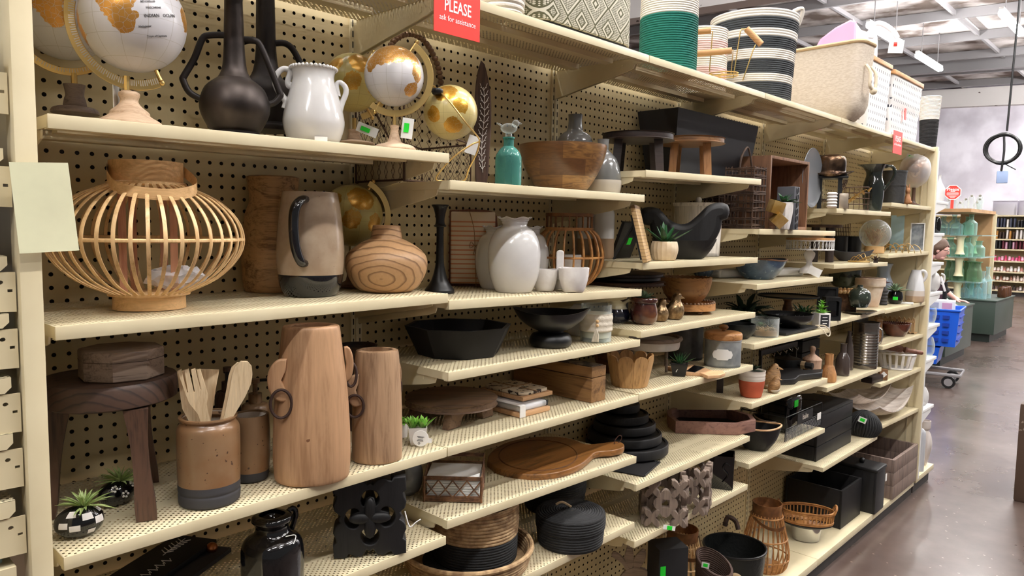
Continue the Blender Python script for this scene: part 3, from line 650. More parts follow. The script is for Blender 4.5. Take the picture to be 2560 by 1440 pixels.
mat('pale_grey', (188, 190, 196), .25, coat=.3); mat('cream_glaze2', (210, 200, 194), .2, coat=.4); mat('plinth_green', (52, 66, 58), .42); mat('plinth_dark', (30, 38, 34), .5); mat('tan_panel', (186, 148, 104), .6, mot=((168, 130, 90), 4)); mat('column_cream', (226, 216, 176), .5); mat('cart_blue', (24, 92, 214), .35); mat('cart_dark', (14, 54, 150), .4); mat('plug_blue', (150, 170, 206), .4); mat('skin', (226, 176, 162), .5); mat('cloth_black', (24, 24, 28), .8); mat('cloth_dark', (50, 50, 60), .8); mat('hair_brown', (84, 62, 48), .6, bump=(90, .6)); mat('dark_picture', (44, 36, 42), .4, mot=((80, 50, 60), 14))
glass('amber_glass', (120, 80, 56), .3); glass('plastic_clear', (225, 222, 228), .3, .15)
# ================================================================== first bay
def arc(cx, cy, r0, r1, a0, a1, n=40):
    """flat arc band in image pixels, angles in degrees anticlockwise from the right"""
    t = [radians(a0+(a1-a0)*i/n) for i in range(n+1)]
    return [(cx+r1*cos(a), cy-r1*sin(a)) for a in t]+[(cx+r0*cos(a), cy-r0*sin(a)) for a in t[::-1]]
def band(l, t, y=0., bev=.0005): p = CUR.p; return M().plate([poly2(l)], t, y, bev)
def globe(label, px, Y, z, c, mt, arm, base, bmat, stem, group, ticks=0, tag=None, fin=(), tilt=.4, name='desk_globe', armw=.004):
    p = N(name, label, 'globe', P(px, z, Y=Y), group)
    cx, cy, r = c; R = r*p.h
    m = M().ball((0, 0, 0), R, n=48)
    i = part('sphere', m, mt, off=(p.lx(cx), 0, p.lz(cy)))
    if arm:
        r0, r1, a0, a1 = arm
        part('meridian_arm', band(arc(cx, cy, r0, r1, a0, a1), armw), 'brass')
        if ticks:
            m = M()
            for k in range(ticks):
                a = a0+(a1-a0)*(k+.5)/ticks; L = .62 if k % 5 else .4
                q = [(r0*(1-L)+r1*L+d if e else r0+d, a+w) for e, d, w in ((0, 1, -.5), (1, 0, -.5), (1, 0, .5), (0, 1, .5))]
                m.plate([poly2([(cx+g*cos(radians(b)), cy-g*sin(radians(b))) for g, b in q])], armw+.0008)
            part('scale_marks', m, 'cream_inside')
    for a, rr in fin:
        a = radians(a); d = Vector((cos(a), 0, sin(a))); b = Vector((p.lx(cx), 0, p.lz(cy)))
        part('finial', M().tube([b+d*R*.97, b+d*(rr*p.h)], .0032, 8).ball(b+d*(rr*p.h+.004), .0048, n=10), 'brass')
    if stem: tub('stem', 'brass', [(stem[0], stem[1]), (stem[0], stem[2])], stem[3], k=1)
    if base: lat('base', bmat, base)
    if tag:
        x, y, w, h, a = tag; m = M().box(-w/2*p.s, w/2*p.s, -.0008, .0, -h/2*p.s, h/2*p.s)
        part('price_tag', m.xf(Matrix.Translation((p.lx(x), -.02, p.lz(y))) @ Matrix.Rotation(a, 4, 'Y')), 'tag_white')
        if len(tag) > 4: part('green_sticker', M().box(-w*.22*p.s, w*.22*p.s, -.0016, -.0006, -h*.2*p.s, h*.25*p.s).xf(Matrix.Translation((p.lx(x-w*.1), -.021, p.lz(y))) @ Matrix.Rotation(a, 4, 'Y')), 'green_sticker', par=len(CUR.parts)-1)
    return p
Z1 = Z('1a'); G = 'globes on the top shelves'
globe('large white globe with gold land on a grey wood base, half behind the front globe', 190, .265, Z1, (172, 42, 128), 'globe_white', (132, 148, 170, 300), [(9, 270), None, (29, 270), (28, 250), (24, 238), (26, 222), (29, 212), None, (8, 211)], 'grey_wood', (190, 214, 184, 7), G, 46, fin=((-66, 152),))
lat('base_plate', 'grey_wood', [(62, 283), (62, 277), (55, 270), (36, 266), (10, 265)])
p = globe('large white globe with gold Africa and a ruled gold ring and pale wood base', 325, .10, Z1, (341, 46, 137), 'globe_white', (142, 166, 168, 293), [(81, 308), (84, 298), (78, 290), (54, 277), (50, 268), (30, 252), (23, 240), (28, 224), (20, 217), (7, 216)], 'pale_wood', (320, 217, 180, 8), G, 60, fin=((-67, 168),))
def wrap(body, size, lon, lat_, R, c, tilt=0.):
    t = M().text(body, size, .0003); out = []
    for x, y, z in t.v:
        x, z = x*cos(tilt)-z*sin(tilt), x*sin(tilt)+z*cos(tilt)
        a = lon+x/R; b = lat_+z/R; rr = R*1.001+.0003-y
        out.append((c[0]+rr*sin(a)*cos(b), c[1]-rr*cos(a)*cos(b), c[2]+rr*sin(b)))
    t.v = out; return t
c0 = (p.lx(341), 0, p.lz(46)); R0 = 137*p.h
m = wrap('INDIAN   OCEAN', .0068, .5, -.02, R0, c0, .22)
for q, (lo, la) in (('MASCARENE', (.36, .1)), ('Tropic of Capricorn', (.46, -.42)), ('SEYCHELLES', (.26, .2)), ('Madagascar', (.2, -.28))): m.join(wrap(q, .0042, lo, la, R0, c0, .22))
part('lettering', m, 'print_black')
m = M().box(-.012, .012, -.001, 0, -.03, .03); part('price_tag', m.xf(Matrix.Translation((p.lx(292), .01, p.lz(240))) @ Matrix.Rotation(1.2, 4, 'Z')), 'tag_white')
# bottle vases
def bottle_vase(label, cx, Y, mt, body, hand):
    p = N('bottle_vase', label, 'vase', P(cx, Z1, Y=Y), 'two-handled metal bottle vases')
    lat('body', mt, body, n=48)
    for l in hand: tub('handle', 'dark_iron', l, 8, n=10)
bottle_vase('large dark bronze bottle vase with long neck and wire handles, before its twin', 589, .13, 'bronze', [(70, 332), (72, 322), (60, 312), None, (70, 300), (86, 268), (88, 240), (74, 205), (44, 182), None, (42, 180), (32, 160), (27, 120), (25, 60), (23, 0), (24, -60), (28, -70)],
    [[(565, 78), (530, 82), (512, 92), (492, 140), (466, 185), (464, 195), (478, 222), (504, 236)], [(612, 84), (640, 84), (655, 96), (680, 150), (702, 205), (704, 215), (690, 232), (670, 240)]])
bottle_vase('dark brown bottle vase with long neck, standing behind the bronze one and the white urn', 668, .235, 'dark_iron', [(62, 330), (64, 318), (54, 310), None, (66, 290), (74, 262), (72, 236), (60, 214), (40, 198), (30, 170), (25, 120), (24, 60), (23, 0), (24, -40)],
    [[(690, 114), (715, 112), (735, 125), (757, 162), (780, 200), (778, 222), (735, 240)], [(645, 112), (620, 114), (600, 130), (570, 180), (572, 215), (600, 235)]])
# white urn
p = N('urn', 'glossy white urn with beaded rim and two curled handles', 'urn', P(785, Z1, Y=.10))
lat('body', 'white_glaze', [(58, 352), (66, 344), (76, 315), (77, 290), (66, 245), (55, 210), (52, 190), (56, 172), None, (58, 170)], .006, n=48)
m = M()
for i in range(34): a = 2*pi*i/34; m.ball((57*p.h*cos(a), 57*p.h*sin(a), p.lz(170)), .0038, n=8)
part('beaded_rim', m, 'white_glaze')
tub('handle', 'white_glaze', [(733, 208), (727, 216), (722, 205), (728, 180), (712, 174), (697, 186), (690, 205), (698, 228), (716, 252), (714, 270)], [9, 8, 7, 7, 8, 9], n=10)
tub('handle', 'white_glaze', [(838, 222), (846, 232), (842, 208), (850, 198), (864, 208), (866, 225), (856, 250), (848, 278)], [8, 7, 6, 7, 7, 8], n=10)
part('price_tag', M().box(-.012, .012, -.0006, 0, -.006, .006).xf(Matrix.Translation((p.lx(802), -74*p.h, p.lz(350)))), 'tag_white')
globe('gold globe on a small wood base, behind the white urn', 886, .25, Z1, (882, 214, 73), 'globe_gold', (78, 92, 55, -75), [(18, 358), (17, 345), (14, 338), (16, 328), None, (4, 327)], 'pale_wood', (886, 328, 300, 5), G, fin=((56, 92), (-60, 94)), tag=(918, 330, 52, 24, .35))
lat('base_plate', 'pale_wood', [(50, 365), (50, 360), (20, 354)])
globe('white globe with gold continents on a gold arm, beside the white urn', 986, .075, Z1, (985, 191, 74), 'globe_white_small', (84, 98, 57, -128), [(52, 376), (54, 368), (44, 360), (22, 354), (15, 345), (10, 325), (12, 312), None, (5, 310)], 'pale_wood', (986, 310, 284, 4), G, fin=((57, 99), (-118, 96)), tag=(1018, 320, 28, 50, .12), armw=.006)
# bead garland on the pegboard behind
N('bead_garland', 'brown wooden bead garland hanging on the pegboard behind the globes', 'garland', ((Xat(1060, D-.02, 2.0), D-.02, Z1), 0)); q = CUR.loc
l = []
for x_, y_ in ((972, 160), (974, 125), (985, 102), (1008, 88), (1034, 87), (1060, 102), (1082, 135), (1096, 170), (1102, 205), (1104, 240)): w_ = onY(x_, y_, D-.014); l.append((w_.x-q.x+.02, w_.z-q.z))
CUR.loc.y = D-.014; l = spline(l, 12); m = M(); acc = 1; pr = None
for s_ in l:
    if pr: acc += math.hypot(s_[0]-pr[0], s_[1]-pr[1])
    pr = s_
    if acc > .0105: m.ball((s_[0]-.02, 0, s_[1]), .0088, .0088, .0075, 10); acc = 0
part('beads', m, 'wood_ring'); part('cord', M().tube([(s_[0]-.02, 0, s_[1]) for s_ in l], .0015, 5), 'wood_ring')
# ------------------------------------------------------------------ second shelf
Z1 = Z('1b', .35)
p = N('lantern', 'large flattened bamboo lantern with slatted ribs and folded strap handle', 'lantern', P(375, Z1, Y=.145))
k = 40; th = .62
def lant(rb, ym, rm, yb, r0, y0, n, wd, mt, name='ribs', ph=0., tk=.0016):
    m = M(); pr = spline([(rb*p.h, p.lz(yb)), (rb*p.h+(rm-rb)*p.h*.55, p.lz(yb+(ym-yb)*.27)), (rm*.93*p.h, p.lz(yb+(ym-yb)*.62)), (rm*p.h, p.lz(ym)), (rm*.93*p.h, p.lz(ym+(y0-ym)*.36)), (r0*p.h+(rm-r0)*p.h*.52, p.lz(ym+(y0-ym)*.74)), (r0*p.h, p.lz(y0))], 4)
    for i in range(n):
        a = 2*pi*(i+ph)/n; m.tube([(r*cos(a), r*sin(a), z) for r, z in pr], wd, 6, flat=None if not tk else tk/wd)
    return m
for i in range(k):
    q = lant(94, 600, 250, 466, 96, 735, 1, .0035, 'bamboo', ph=i/k*1, tk=.0015); q.xf(Matrix.Rotation(2*pi*i/k-2*pi*i/k, 4, 'Z'))
    a = 2*pi*i/k; q = lant(94, 600, 250, 466, 96, 735, 1, .0035, 'bamboo', ph=0, tk=.0015); q.xf(Matrix.Rotation(a, 4, 'Z')); part('rib', q, 'bamboo')
part('hoop', M().ring((0, 0, p.lz(600)), 247*p.h, 247*p.h, .0032, 64, 6), 'bamboo')
lat('collar', 'bamboo_band', [(93, 470), (93, 412)], n=48); CUR.parts[-1][1].lathe([(91*p.h, p.lz(412)), (91*p.h, p.lz(470))], 48, 1, cap=False)
part('collar_ring', M().ring((0, 0, p.lz(466)), 96*p.h, 96*p.h, .0035, 48, 6), 'bamboo')
R = .0001; hp = [(-94, 428, -.0), (-92, 452, -.05), (-70, 480, -.09), (-10, 492, -.105), (60, 494, -.105), (112, 482, -.085), (122, 462, -.04), (94, 432, 0)]
part('strap_handle', M().tube([(x*p.h, y, p.lz(r)) for x, r, y in hp], .0085, 8, k=5, flat=None), 'bamboo_band')
m = M(); o_ = spline3([(x*p.h, y, p.lz(r)) for x, r, y in hp], 5)
CUR.parts[-1] = ('strap_handle', M().add([(x, y+d, z+e) for x, y, z in o_ for d, e in ((0, .0095), (.003, .0095), (.003, -.0095), (0, -.0095))], [(i*4+j, i*4+(j+1) % 4, i*4+4+(j+1) % 4, i*4+4+j) for i in range(len(o_)-1) for j in range(4)]), MATS['bamboo_band'], None, None)
lat('foot', 'bamboo_band', [(93, 772), (92, 740), None, (104, 739), (104, 732), None, (2, 732)], n=48)
for x, d in ((-62, -.02), (-38, .035), (40, .04), (64, -.01)): part('post', M().box(x*p.h-.006, x*p.h+.006, d-.005, d+.005, p.lz(733), p.lz(462)), 'red_wood_post')
m = M().ball((.045, .01, p.lz(700)), .05, .035, .02, 18); r_ = random.Random(3); m.v = [(x+r_.uniform(-.006, .006), y+r_.uniform(-.006, .006), max(z+r_.uniform(-.006, .006), p.lz(730))) for x, y, z in m.v]
part('plastic_bag', m, 'plastic_wrap')
# carved wood vase behind
p = N('wooden_vase', 'tall rounded paulownia wood vase behind the grey pitcher', 'vase', P(686, Z1, Y=.292))
lat('body', 'paulownia', [(66, 732), (70, 720), (74, 660), (70, 600), (66, 550), (60, 528), (54, 505), (58, 470), (60, 452), None, (52, 450), (44, 470), (2, 480)], n=40, sx=1.1)
p = N('pitcher', 'tall glossy taupe pitcher with dark navy handle and base', 'pitcher', P(777, Z1, py=745, r=62))
lat('body', 'taupe_glaze', [(82, 690), (85, 660), (85, 620), (80, 560), (75, 520), (70, 492), (69, 488)], .005, n=48)
lat('base', 'navy_glaze', [(62, 742), None, (66, 740), (78, 718), (82, 695), (82, 689), None, (75, 689)], n=48)
tub('handle', 'navy_glaze', [(772, 508, -.046), (757, 510, -.07), (742, 530, -.088), (738, 570, -.09), (742, 620, -.085), (754, 655, -.078), (768, 660, -.058)], [9, 11, 12, 12, 12, 11, 9], n=12)
globe('gold globe tucked behind the carved squat vase on the second shelf', 880, .27, Z1, (880, 545, 78), 'globe_gold', (84, 97, 62, -75), [(50, 722), (50, 715), (16, 706), (14, 660), None, (4, 655)], 'wood_ring', (880, 660, 630, 5), G, fin=((58, 98),), armw=.01)
p = N('wooden_vase', 'squat carved wood vase with short neck and eye-shaped grain', 'vase', P(966, Z('1b', .7), py=733, r=66))
lat('body', 'elm_rings', [(62, 733), (80, 722), (98, 690), (103, 664), (96, 640), (70, 618), (42, 604), None, (40, 603), (37, 588), (34, 571), None, (28, 571), (28, 590), (2, 600)], n=48)
# ------------------------------------------------------------------ third shelf
Z1 = Z('1c', .2)
p = N('stool', 'dark three-legged stool with thick log-slice seat', 'stool', P(282, Z1, Y=.165))
zs0, zs1 = p.lz(1000)+.004, p.lz(938)+.002
lg = M().lathe([(.0005, zs0), (.098, zs0), (.106, zs0+.004), (.108, zs1-.006), (.104, zs1), (.0005, zs1)], 48, 1, fn=lambda x, y, z, a, r: (x*(1+.03*sin(3*a+1)), y*(1+.03*sin(2*a)), z))
part('seat', lg, 'log_slice')
def leg(top, foot, w0, w1, mt):
    a = p.zpt(*top) if len(top) == 3 and top[2] > 1 else top
    t, f = Vector(top), Vector(foot); m = M(); n = 8; v = []
    for i in range(n+1):
        q = i/n; c = t+(f-t)*q; ww = (w0*(1-q)+w1*q)*(1-.28*sin(pi*min(1, q*1.15)))
        v += [(c.x+dx*ww, c.y+dy*ww, c.z) for dx, dy in ((-.55, -.5), (.5, -.55), (.55, .5), (-.5, .55))]
    m.add(v, [(i*4+j, i*4+(j+1) % 4, i*4+4+(j+1) % 4, i*4+4+j) for i in range(n) for j in range(4)]+[(3, 2, 1, 0), tuple(range(n*4, n*4+4))])
    part('leg', m, mt)
f1 = p.zpt(368, 1300, Z1)
leg((f1[0]-.012, f1[1]+.02, zs0), (f1[0], f1[1]+.012, 0), .036, .03, 'walnut')
leg((-.075, .0, zs0), (-.1, -.01, 0), .036, .03, 'walnut'); leg((.05, .07, zs0), (.066, .105, 0), .034, .026, 'walnut')
p = N('wooden_box', 'octagonal grey-brown wooden box sitting on the dark stool', 'box', P(305, Z1+zs1+.0005, Y=.15, a=-.12))
b = .0675; m = M().lathe([(b-.002, 0), (b, .002), None, (b, .047), (b-.002, .05)], 8, 1, a0=pi/8); part('body', m, 'ash_grey_wood')
part('lid_seam', M().lathe([(b+.0004, .0325), (b+.0004, .0335)], 8, 1, a0=pi/8, cap=False), 'walnut_top')
def rock(label, px, py, rx, ry, h, dots, turn):
    p = N('air_plant_rock', label, 'plant', P(px, Z1, py=py, r=rx*.6), 'painted rock planters with air plants')
    R, Q, H = rx*p.h, ry*p.h, h*p.s
    fn = lambda x, y, z, a, r: (x, y, max(z, 0))
    part('rock', M().ball((0, 0, H*.46), R, Q, H*.54, 28, fn=None).xf(Matrix.Rotation(turn, 4, 'Z')), 'black_gloss')
    CUR.parts[-1][1].v = [(x, y, max(z, .0)) for x, y, z in CUR.parts[-1][1].v]
    mt_ = Matrix.Rotation(turn, 4, 'Z')
    m = M()
    def on(u, v): # direction over the rock
        q = Vector((R*cos(v)*sin(u), -Q*cos(v)*cos(u), H*.46+H*.54*sin(v))); return mt_ @ q
    for u, v, w in dots:
        if w > 0: # white square
            g = [[on(u+w*(i/4-.5)*1.2, v+w*(j/4-.5)) for i in range(5)] for j in range(5)]; cen = Vector((0, 0, H*.45))
            m.add([q+(q-cen).normalized()*.0008 for r_ in g for q in r_], [(j*5+i, j*5+i+1, j*5+i+6, j*5+i+5) for j in range(4) for i in range(4)])
        else:
            for k in range(5):
                a = k*2*pi/5; q = on(u+.15*cos(a), v+.2*sin(a)); m.ball(q, .0024, .0022, .0022, 8)
    part('painted_pattern', m, 'white_matt')
    t = rosette(44, .042, .0048, .15, 1.35, .45, int(px), (.2*R, 0, H*.93), .25, .004); part('air_plant', t, 'air_plant')
rock('black rock with white checks holding a spiky air plant', 200, 1350, 65, 44, 76, [(-.75, .1, .36), (-.25, -.1, .36), (.3, .5, .4), (.85, .15, .42), (-.45, .75, .4), (1.3, .75, .4), (.45, -.45, .3)], .1)
rock('black rock with white daisies holding an air plant, behind the checked one', 293, 1270, 52, 36, 62, [(-.5, .6, 0), (.1, .05, 0), (.9, .55, 0)], .5)
# crock with utensils
p = N('utensil_crock', 'speckled brown stoneware crock with grey base, full of wooden utensils', 'crock', P(525, Z('1c', .35), py=1275, r=76))
lat('body', 'brown_stone', [(79, 1212), (80, 1150), (80, 1092), (77, 1072), (68, 1060), (74, 1053), (74, 1048)], .006, n=48)
lat('base', 'charcoal', [(74, 1263), (78, 1258), (79, 1240), (77, 1234), (79, 1228), (79, 1212), None, (70, 1212)], n=48)
part('glaze_lining', M().lathe([(.0635*80*p.h/.0635*.86, p.lz(1235)), (.86*80*p.h, p.lz(1085)), (.8*80*p.h, p.lz(1050))], 40, 1, cap=False), 'cream_inside')
pc = p
def utensil(name, label, head, foot, y0, y1, tk=.006, slots=()):
    """outline in pixels; leans from depth y0 at the foot to y1 at the top, so it stands in the crock"""
    N(name, label, 'utensil', P(525, pc.loc.z+.012, X=pc.loc.x, Y=pc.loc.y), 'wooden utensils in the crock')
    CUR.p.a = pc.a; CUR.a = pc.a
    q = CUR.p; lp = [poly2(head)]+[poly2(s_) for s_ in slots]
    m = M().plate(lp, tk, 0, .0005); zb = min(z for x, y, z in m.v); zt = max(z for x, y, z in m.v)
    m.v = [(x, y+y0+(y1-y0)*(z-zb)/(zt-zb), z) for x, y, z in m.v]; part(name, m, 'utensil_wood')
utensil('wooden_fork', 'pale wooden fork with four tines standing in the brown crock', [(454, 912), (462, 908), (474, 965), (478, 966), (470, 910), (479, 908), (490, 965), (494, 966), (486, 910), (495, 908), (506, 962), (510, 962), (500, 912), (507, 910), (524, 975), (520, 1000), (530, 1050), (545, 1180), (532, 1182), (512, 1062), (500, 1022), (478, 990)], 0, -.01, -.03)
utensil('wooden_spatula', 'pale wooden slotless spatula behind the fork in the brown crock', [(498, 918), (553, 922), (541, 985), (530, 1050), (535, 1180), (525, 1182), (518, 1050), (508, 985)], 0, .012, .0)
utensil('wooden_spatula', 'narrow pale wooden spatula at the left side of the brown crock', [(452, 920), (470, 915), (500, 1010), (520, 1060), (532, 1182), (522, 1184), (486, 1062), (462, 1010)], 0, .004, -.012)
spn = [(x-5, y) for x, y in [(640, 930), (638, 910), (628, 898), (612, 897), (598, 908), (590, 930), (586, 955), (580, 985), (572, 1020), (562, 1060), (545, 1182), (555, 1184), (574, 1062), (600, 1020), (622, 985), (636, 955)]]
utensil('wooden_spoon', 'pale wooden spoon with oval bowl, foremost at the right of the crock', spn, 0, -.012, -.028, .007)
utensil('wooden_spoon', 'second pale wooden spoon nested behind the foremost spoon', [(x-8, y+6) for x, y in spn], 0, .0, -.014, .006)
p = N('stoneware_cup', 'plain brown stoneware cup with dark base behind the crock', 'cup', P(628, Z('1c', .4), py=1210, r=44))
lat('body', 'brown_stone', [(46, 1180), (50, 1120), (48, 1060), (46, 1040)], .004); lat('base', 'charcoal', [(38, 1204), (43, 1200), (46, 1180), None, (40, 1180)])
part('glaze_lining', M().lathe([(41*p.h, p.lz(1180)), (41.2*p.h, p.lz(1044))], 36, 1, cap=False), 'cream_inside')
def pump(label, px, Y, top, w, mt):
    p = N('soap_dispenser', label, 'soap dispenser', P(px, Z('1c', .4), Y=Y))
    b = p.y0; lat('bottle', mt, [(w, b), (w+2, b-20), (w+2, top+75), (w*.7, top+62), None, (w*.4, top+60), None, (w*.5, top+58), (w*.5, top+36), None, (w*.2, top+36), (w*.2, top+10), None, (w*.36, top+10), (w*.36, top)])
    tub('nozzle', 'black_satin', [(px, top+5), (px+w*.9, top+4), (px+w*1.15, top+12)], 4, k=2); tub('tube', 'black_satin', [(px, top+8), (px, top+60)], 6, k=1)
pump('brown soap dispenser with black pump, half hidden behind the cup', 640, .25, 945, 34, 'brown_stone'); pump('dark soap dispenser with slim metal pump behind the crock', 572, .29, 915, 30, 'walnut')
# tall vases with rings
def ring_vase(label, px, py, r, body, ears, rings_, sx, mt):
    p = N('ring_handle_vase', label, 'vase', P(px, Z('1c', .6), py=py, r=r*.8), 'wooden vases with iron ring handles')
    lat('body', mt, body, n=48, sy=.82)
    for cx, cy, rx, ry, d, t in ears:
        e = [(cx+rx*cos(radians(a)), cy-ry*sin(radians(a))) for a in range(80, 291, 15)] if d < 0 else [(cx+rx*cos(radians(a)), cy-ry*sin(radians(a))) for a in range(100, -111, -15)]
        part('ear', M().plate([poly2(e+[(cx-d*rx*.1, cy+ry*.5), (cx+d*rx*.25, cy), (cx-d*rx*.1, cy-ry*.5)][::1])], .014, t, .003), mt)
    for cx, cy, rx, ry, t in rings_: part('ring', M().tube([(p.lx(cx+rx*cos(2*pi*i/28)), t, p.lz(cy-ry*sin(2*pi*i/28))) for i in range(28)], .0028, 8, True), 'rust_iron')
ring_vase('tall tan wooden vase with half-moon ears and iron rings', 781, 1217, 92, [(88, 1205), (94, 1195), (97, 1140), (95, 1060), (88, 960), (78, 880), (72, 832), (68, 822), None, (48, 822), (44, 850), (2, 860)], [(712, 946, 33, 48, -1, -.035), (868, 920, 14, 40, 1, .0)], [(708, 1000, 25, 34, -.048), (880, 950, 14, 30, .005)], 1, 'tan_wood')
ring_vase('shorter grained wooden vase with iron ring, right of the tall tan one', 943, 1162, 60, [(58, 1152), (62, 1146), (63, 1090), (61, 1000), (57, 930), (54, 890), (52, 878), None, (38, 877), (36, 900), (2, 905)], [(892, 970, 20, 36, -1, -.03), (992, 940, 8, 30, 1, 0)], [(889, 1006, 21, 27, -.04), (996, 975, 7, 20, .01)], 1, 'elm')
p = N('succulent_pot', 'tiny white pot of green succulents with a round white paper tag', 'plant', P(1044, Z('1c', .74), py=1115, r=20))
sq = lambda x, y, z, a, r: (max(-abs(r)*.78, min(abs(r)*.78, x*1.2)), max(-abs(r)*.78, min(abs(r)*.78, y*1.2)), z)
lat('pot', 'white_matt', [(20, 1112), (23, 1108), (30, 1068)], .002, fn=sq, n=40)
for dx, s_, n_ in ((-13, 3, 'succulent'), (12, 5, 'succulent')): part('succulent', rosette(18, .03, .0105, .6, 1.45, -.1, s_, (dx*p.h, 0, p.lz(1070)), .2, .006), n_)
m = M().lathe([(.0005, 0), (.0178, 0), (.0185, .0006), (.0178, .0012), (.0005, .0012)], 40, 1, cap=False).xf(Matrix.Rotation(pi/2, 4, 'X'))
m.box(.014, .026, -.001, 0, -.008, .002); tg = Matrix.Translation((p.lx(1051), -.03, p.lz(1090))) @ Matrix.Rotation(.12, 4, 'Y')
i = part('round_tag', m.xf(tg), 'tag_white')
m = M()
for w_, zz in ((.016, .004), (.011, .0015), (.012, -.003), (.014, -.0055)): m.box(-w_/2, w_/2, -.0017, -.0011, zz-.0003, zz+.0006)
m.ring((0, 0, 0), .0022, .0022, .0004, 16, 4); k_ = len(m.v)-64; m.xf(Matrix.Translation((-.002, -.0014, -.011)) @ Matrix.Rotation(pi/2, 4, 'X'), k_)
part('printing', m.xf(tg), 'print_black', par=i)
p = N('succulent_pot', 'small leafy succulent in a white pot peeking from behind the shorter ring vase', 'plant', P(1004, Z('1c', .74), Y=.14))
lat('pot', 'white_matt', [(14, 1105), (18, 1070)], .002); part('succulent', rosette(14, .03, .01, .2, 1.3, .5, 8, (0, 0, p.lz(1072))), 'succulent')
p = N('wooden_bowl', 'dark shallow wooden bowl at the back, behind the ring vases', 'bowl', P(892, Z('1c', .7), Y=.27))
lat('bowl', 'walnut_top', [(24, p.y0), (30, p.y0-3), (20, p.y0-60), None, (24, 905), (46, 880), (52, 862)], .004)
# ------------------------------------------------------------------ lowest shelf in view
Z1 = Z('1d')
p = N('urn', 'glossy black square-shouldered urn jar with flared neck, lowest near shelf', 'urn', P(683, Z1, py=1500, r=60))
lat('body', 'black_gloss', [(66, 1492), (72, 1480), (76, 1420), (75, 1365), (66, 1340), (46, 1326), (40, 1312), (44, 1302), (50, 1294), (48, 1284), (40, 1280)], .006, n=40, fn=lambda x, y, z, a, r: (x*(1+.05*cos(4*a)), y*(1+.05*cos(4*a)), z))
tub('handle', 'black_gloss', [(712, 1298, .02), (735, 1280, .02), (742, 1300, .02), (728, 1345, .02)], 7); tub('tag_string', 'tag_white', [(715, 1325, -.03), (740, 1330, -.02), (734, 1346, -.03)], 1.2)
# fretwork panel
p = N('fretwork_plaque', 'square black carved fretwork panel with pierced flower', 'wall decor', P(925, Z1, py=1397, r=10))
w_ = 88*p.h; cz = p.lz(1286); H = 97*p.s
def edge(x): return x
ol = []
for sgn in range(4):
    a = sgn*pi/2; base = [(-.98, -1), (-.7, -1.0), (-.62, -.9), (-.5, -.93), (-.36, -1.), (-.22, -.96), (-.1, -.8), (0, -.86), (.1, -.8), (.22, -.96), (.36, -1.), (.5, -.93), (.62, -.9), (.7, -1.0)]
    ol += [((x*cos(a)-y*sin(a))*w_, cz+(x*sin(a)+y*cos(a))*H) for x, y in base]
hs = []
for k in range(4):
    a = k*pi/2; c = []
    for t in range(24):
        an = 2*pi*t/24; x, y = .3*cos(an), .46+.3*sin(an)
        if y < .42: x *= 1-.0*(.42-y); y = .42-(.42-y)*.75
        if abs(x) < .13 and y < .5: y = max(y, .52-.2*abs(x)/.13*.2)
        c.append(((x*cos(a)-y*sin(a))*w_, cz+(x*sin(a)+y*cos(a))*H))
    hs.append(c)
part('panel', M().plate([ol]+hs, .045, .022, .003), 'black_wood')
m = M()
for k in range(4): m.join(M().ball((0, -.004, 0), .011*w_/.07, .006, .024*w_/.07, 14).xf(Matrix.Translation((0, 0, cz)) @ Matrix.Rotation(k*pi/2, 4, 'Y') @ Matrix.Translation((0, 0, .26*w_))))
part('raised_flower', m, 'black_wood'); tub('tag_string', 'tag_white', [(1012, 1270, -.01), (1024, 1310, -.01), (1040, 1300, -.01), (1052, 1293, -.01)], 1.5)
p = N('chalkboard_sign', 'black painted board sign with white sprig drawing, lying on the lowest near shelf', 'sign', P(400, Z1+.012, py=1415, a=.55))
part('board', M().box(-.09, .115, -.05, .05, 0, .012, .002), 'black_wood'); m = M()
for i in range(6): m.tube([(.03+i*.011, .012, .0125), (.04+i*.011, .026+.003*(i % 2), .0125)], .0012, 4).tube([(.03+i*.011, .012, .0125), (.042+i*.011, .0, .0125)], .0012, 4)
m.tube([(.02, .008, .0125), (.1, .016, .0125)], .001, 4)
for i in range(4): m.tube([(-.07+i*.02, -.02, .0125), (-.062+i*.02, -.005, .0125), (-.058+i*.02, -.025, .0125), (-.05+i*.02, -.015, .0125)], .001, 4)
part('white_drawing', m, 'white_matt')
p = N('serving_board', 'grey slate serving board with round copper knob, under the black sign', 'board', P(440, Z1, py=1425, a=.55)); part('slab', M().box(-.1, .1, -.06, .06, 0, .009, .001), 'charcoal'); part('knob', M().ball((.075, -.03, .016), .012, n=14), 'copper')
# ================================================================== second bay
Z2 = Z('2a')
p = N('desk_globe', 'antique gold globe hung in a leaning brass wire stand', 'globe', P(1125, Z2, Y=.055), G)
part('sphere', M().ball((0, 0, 0), 67*p.h, n=48), 'globe_cream', off=(p.lx(1125), 0, p.lz(284)))
tub('wire_stand', 'brass', [(1083, 226, -.03), (1120, 268, -.072), (1160, 316, -.068), (1196, 352, -.03), (1180, 362, -.02), (1140, 388, -.01), (1108, 420, 0), (1090, 449, .0), (1120, 451, .03), (1160, 449, .03), (1172, 420, .02), (1192, 380, -.01), (1197, 354, -.025)], 2, k=5)
lat('hub', 'black_satin', [(.1, 252), (12, 250), (13, 238), (.1, 236)], c=(1093, -.05)); tagcard(1180, 362, 28, 46, .3, .0, False)
p = N('wire_basket', 'rusty chicken-wire basket with slanting rim behind the globes', 'basket', P(1072, Z2, Y=.235, a=0)); m = M(); fr = M()
x0, x1, y0, y1, h0, h1 = -.15, .06, -.09, .1, .2, .1
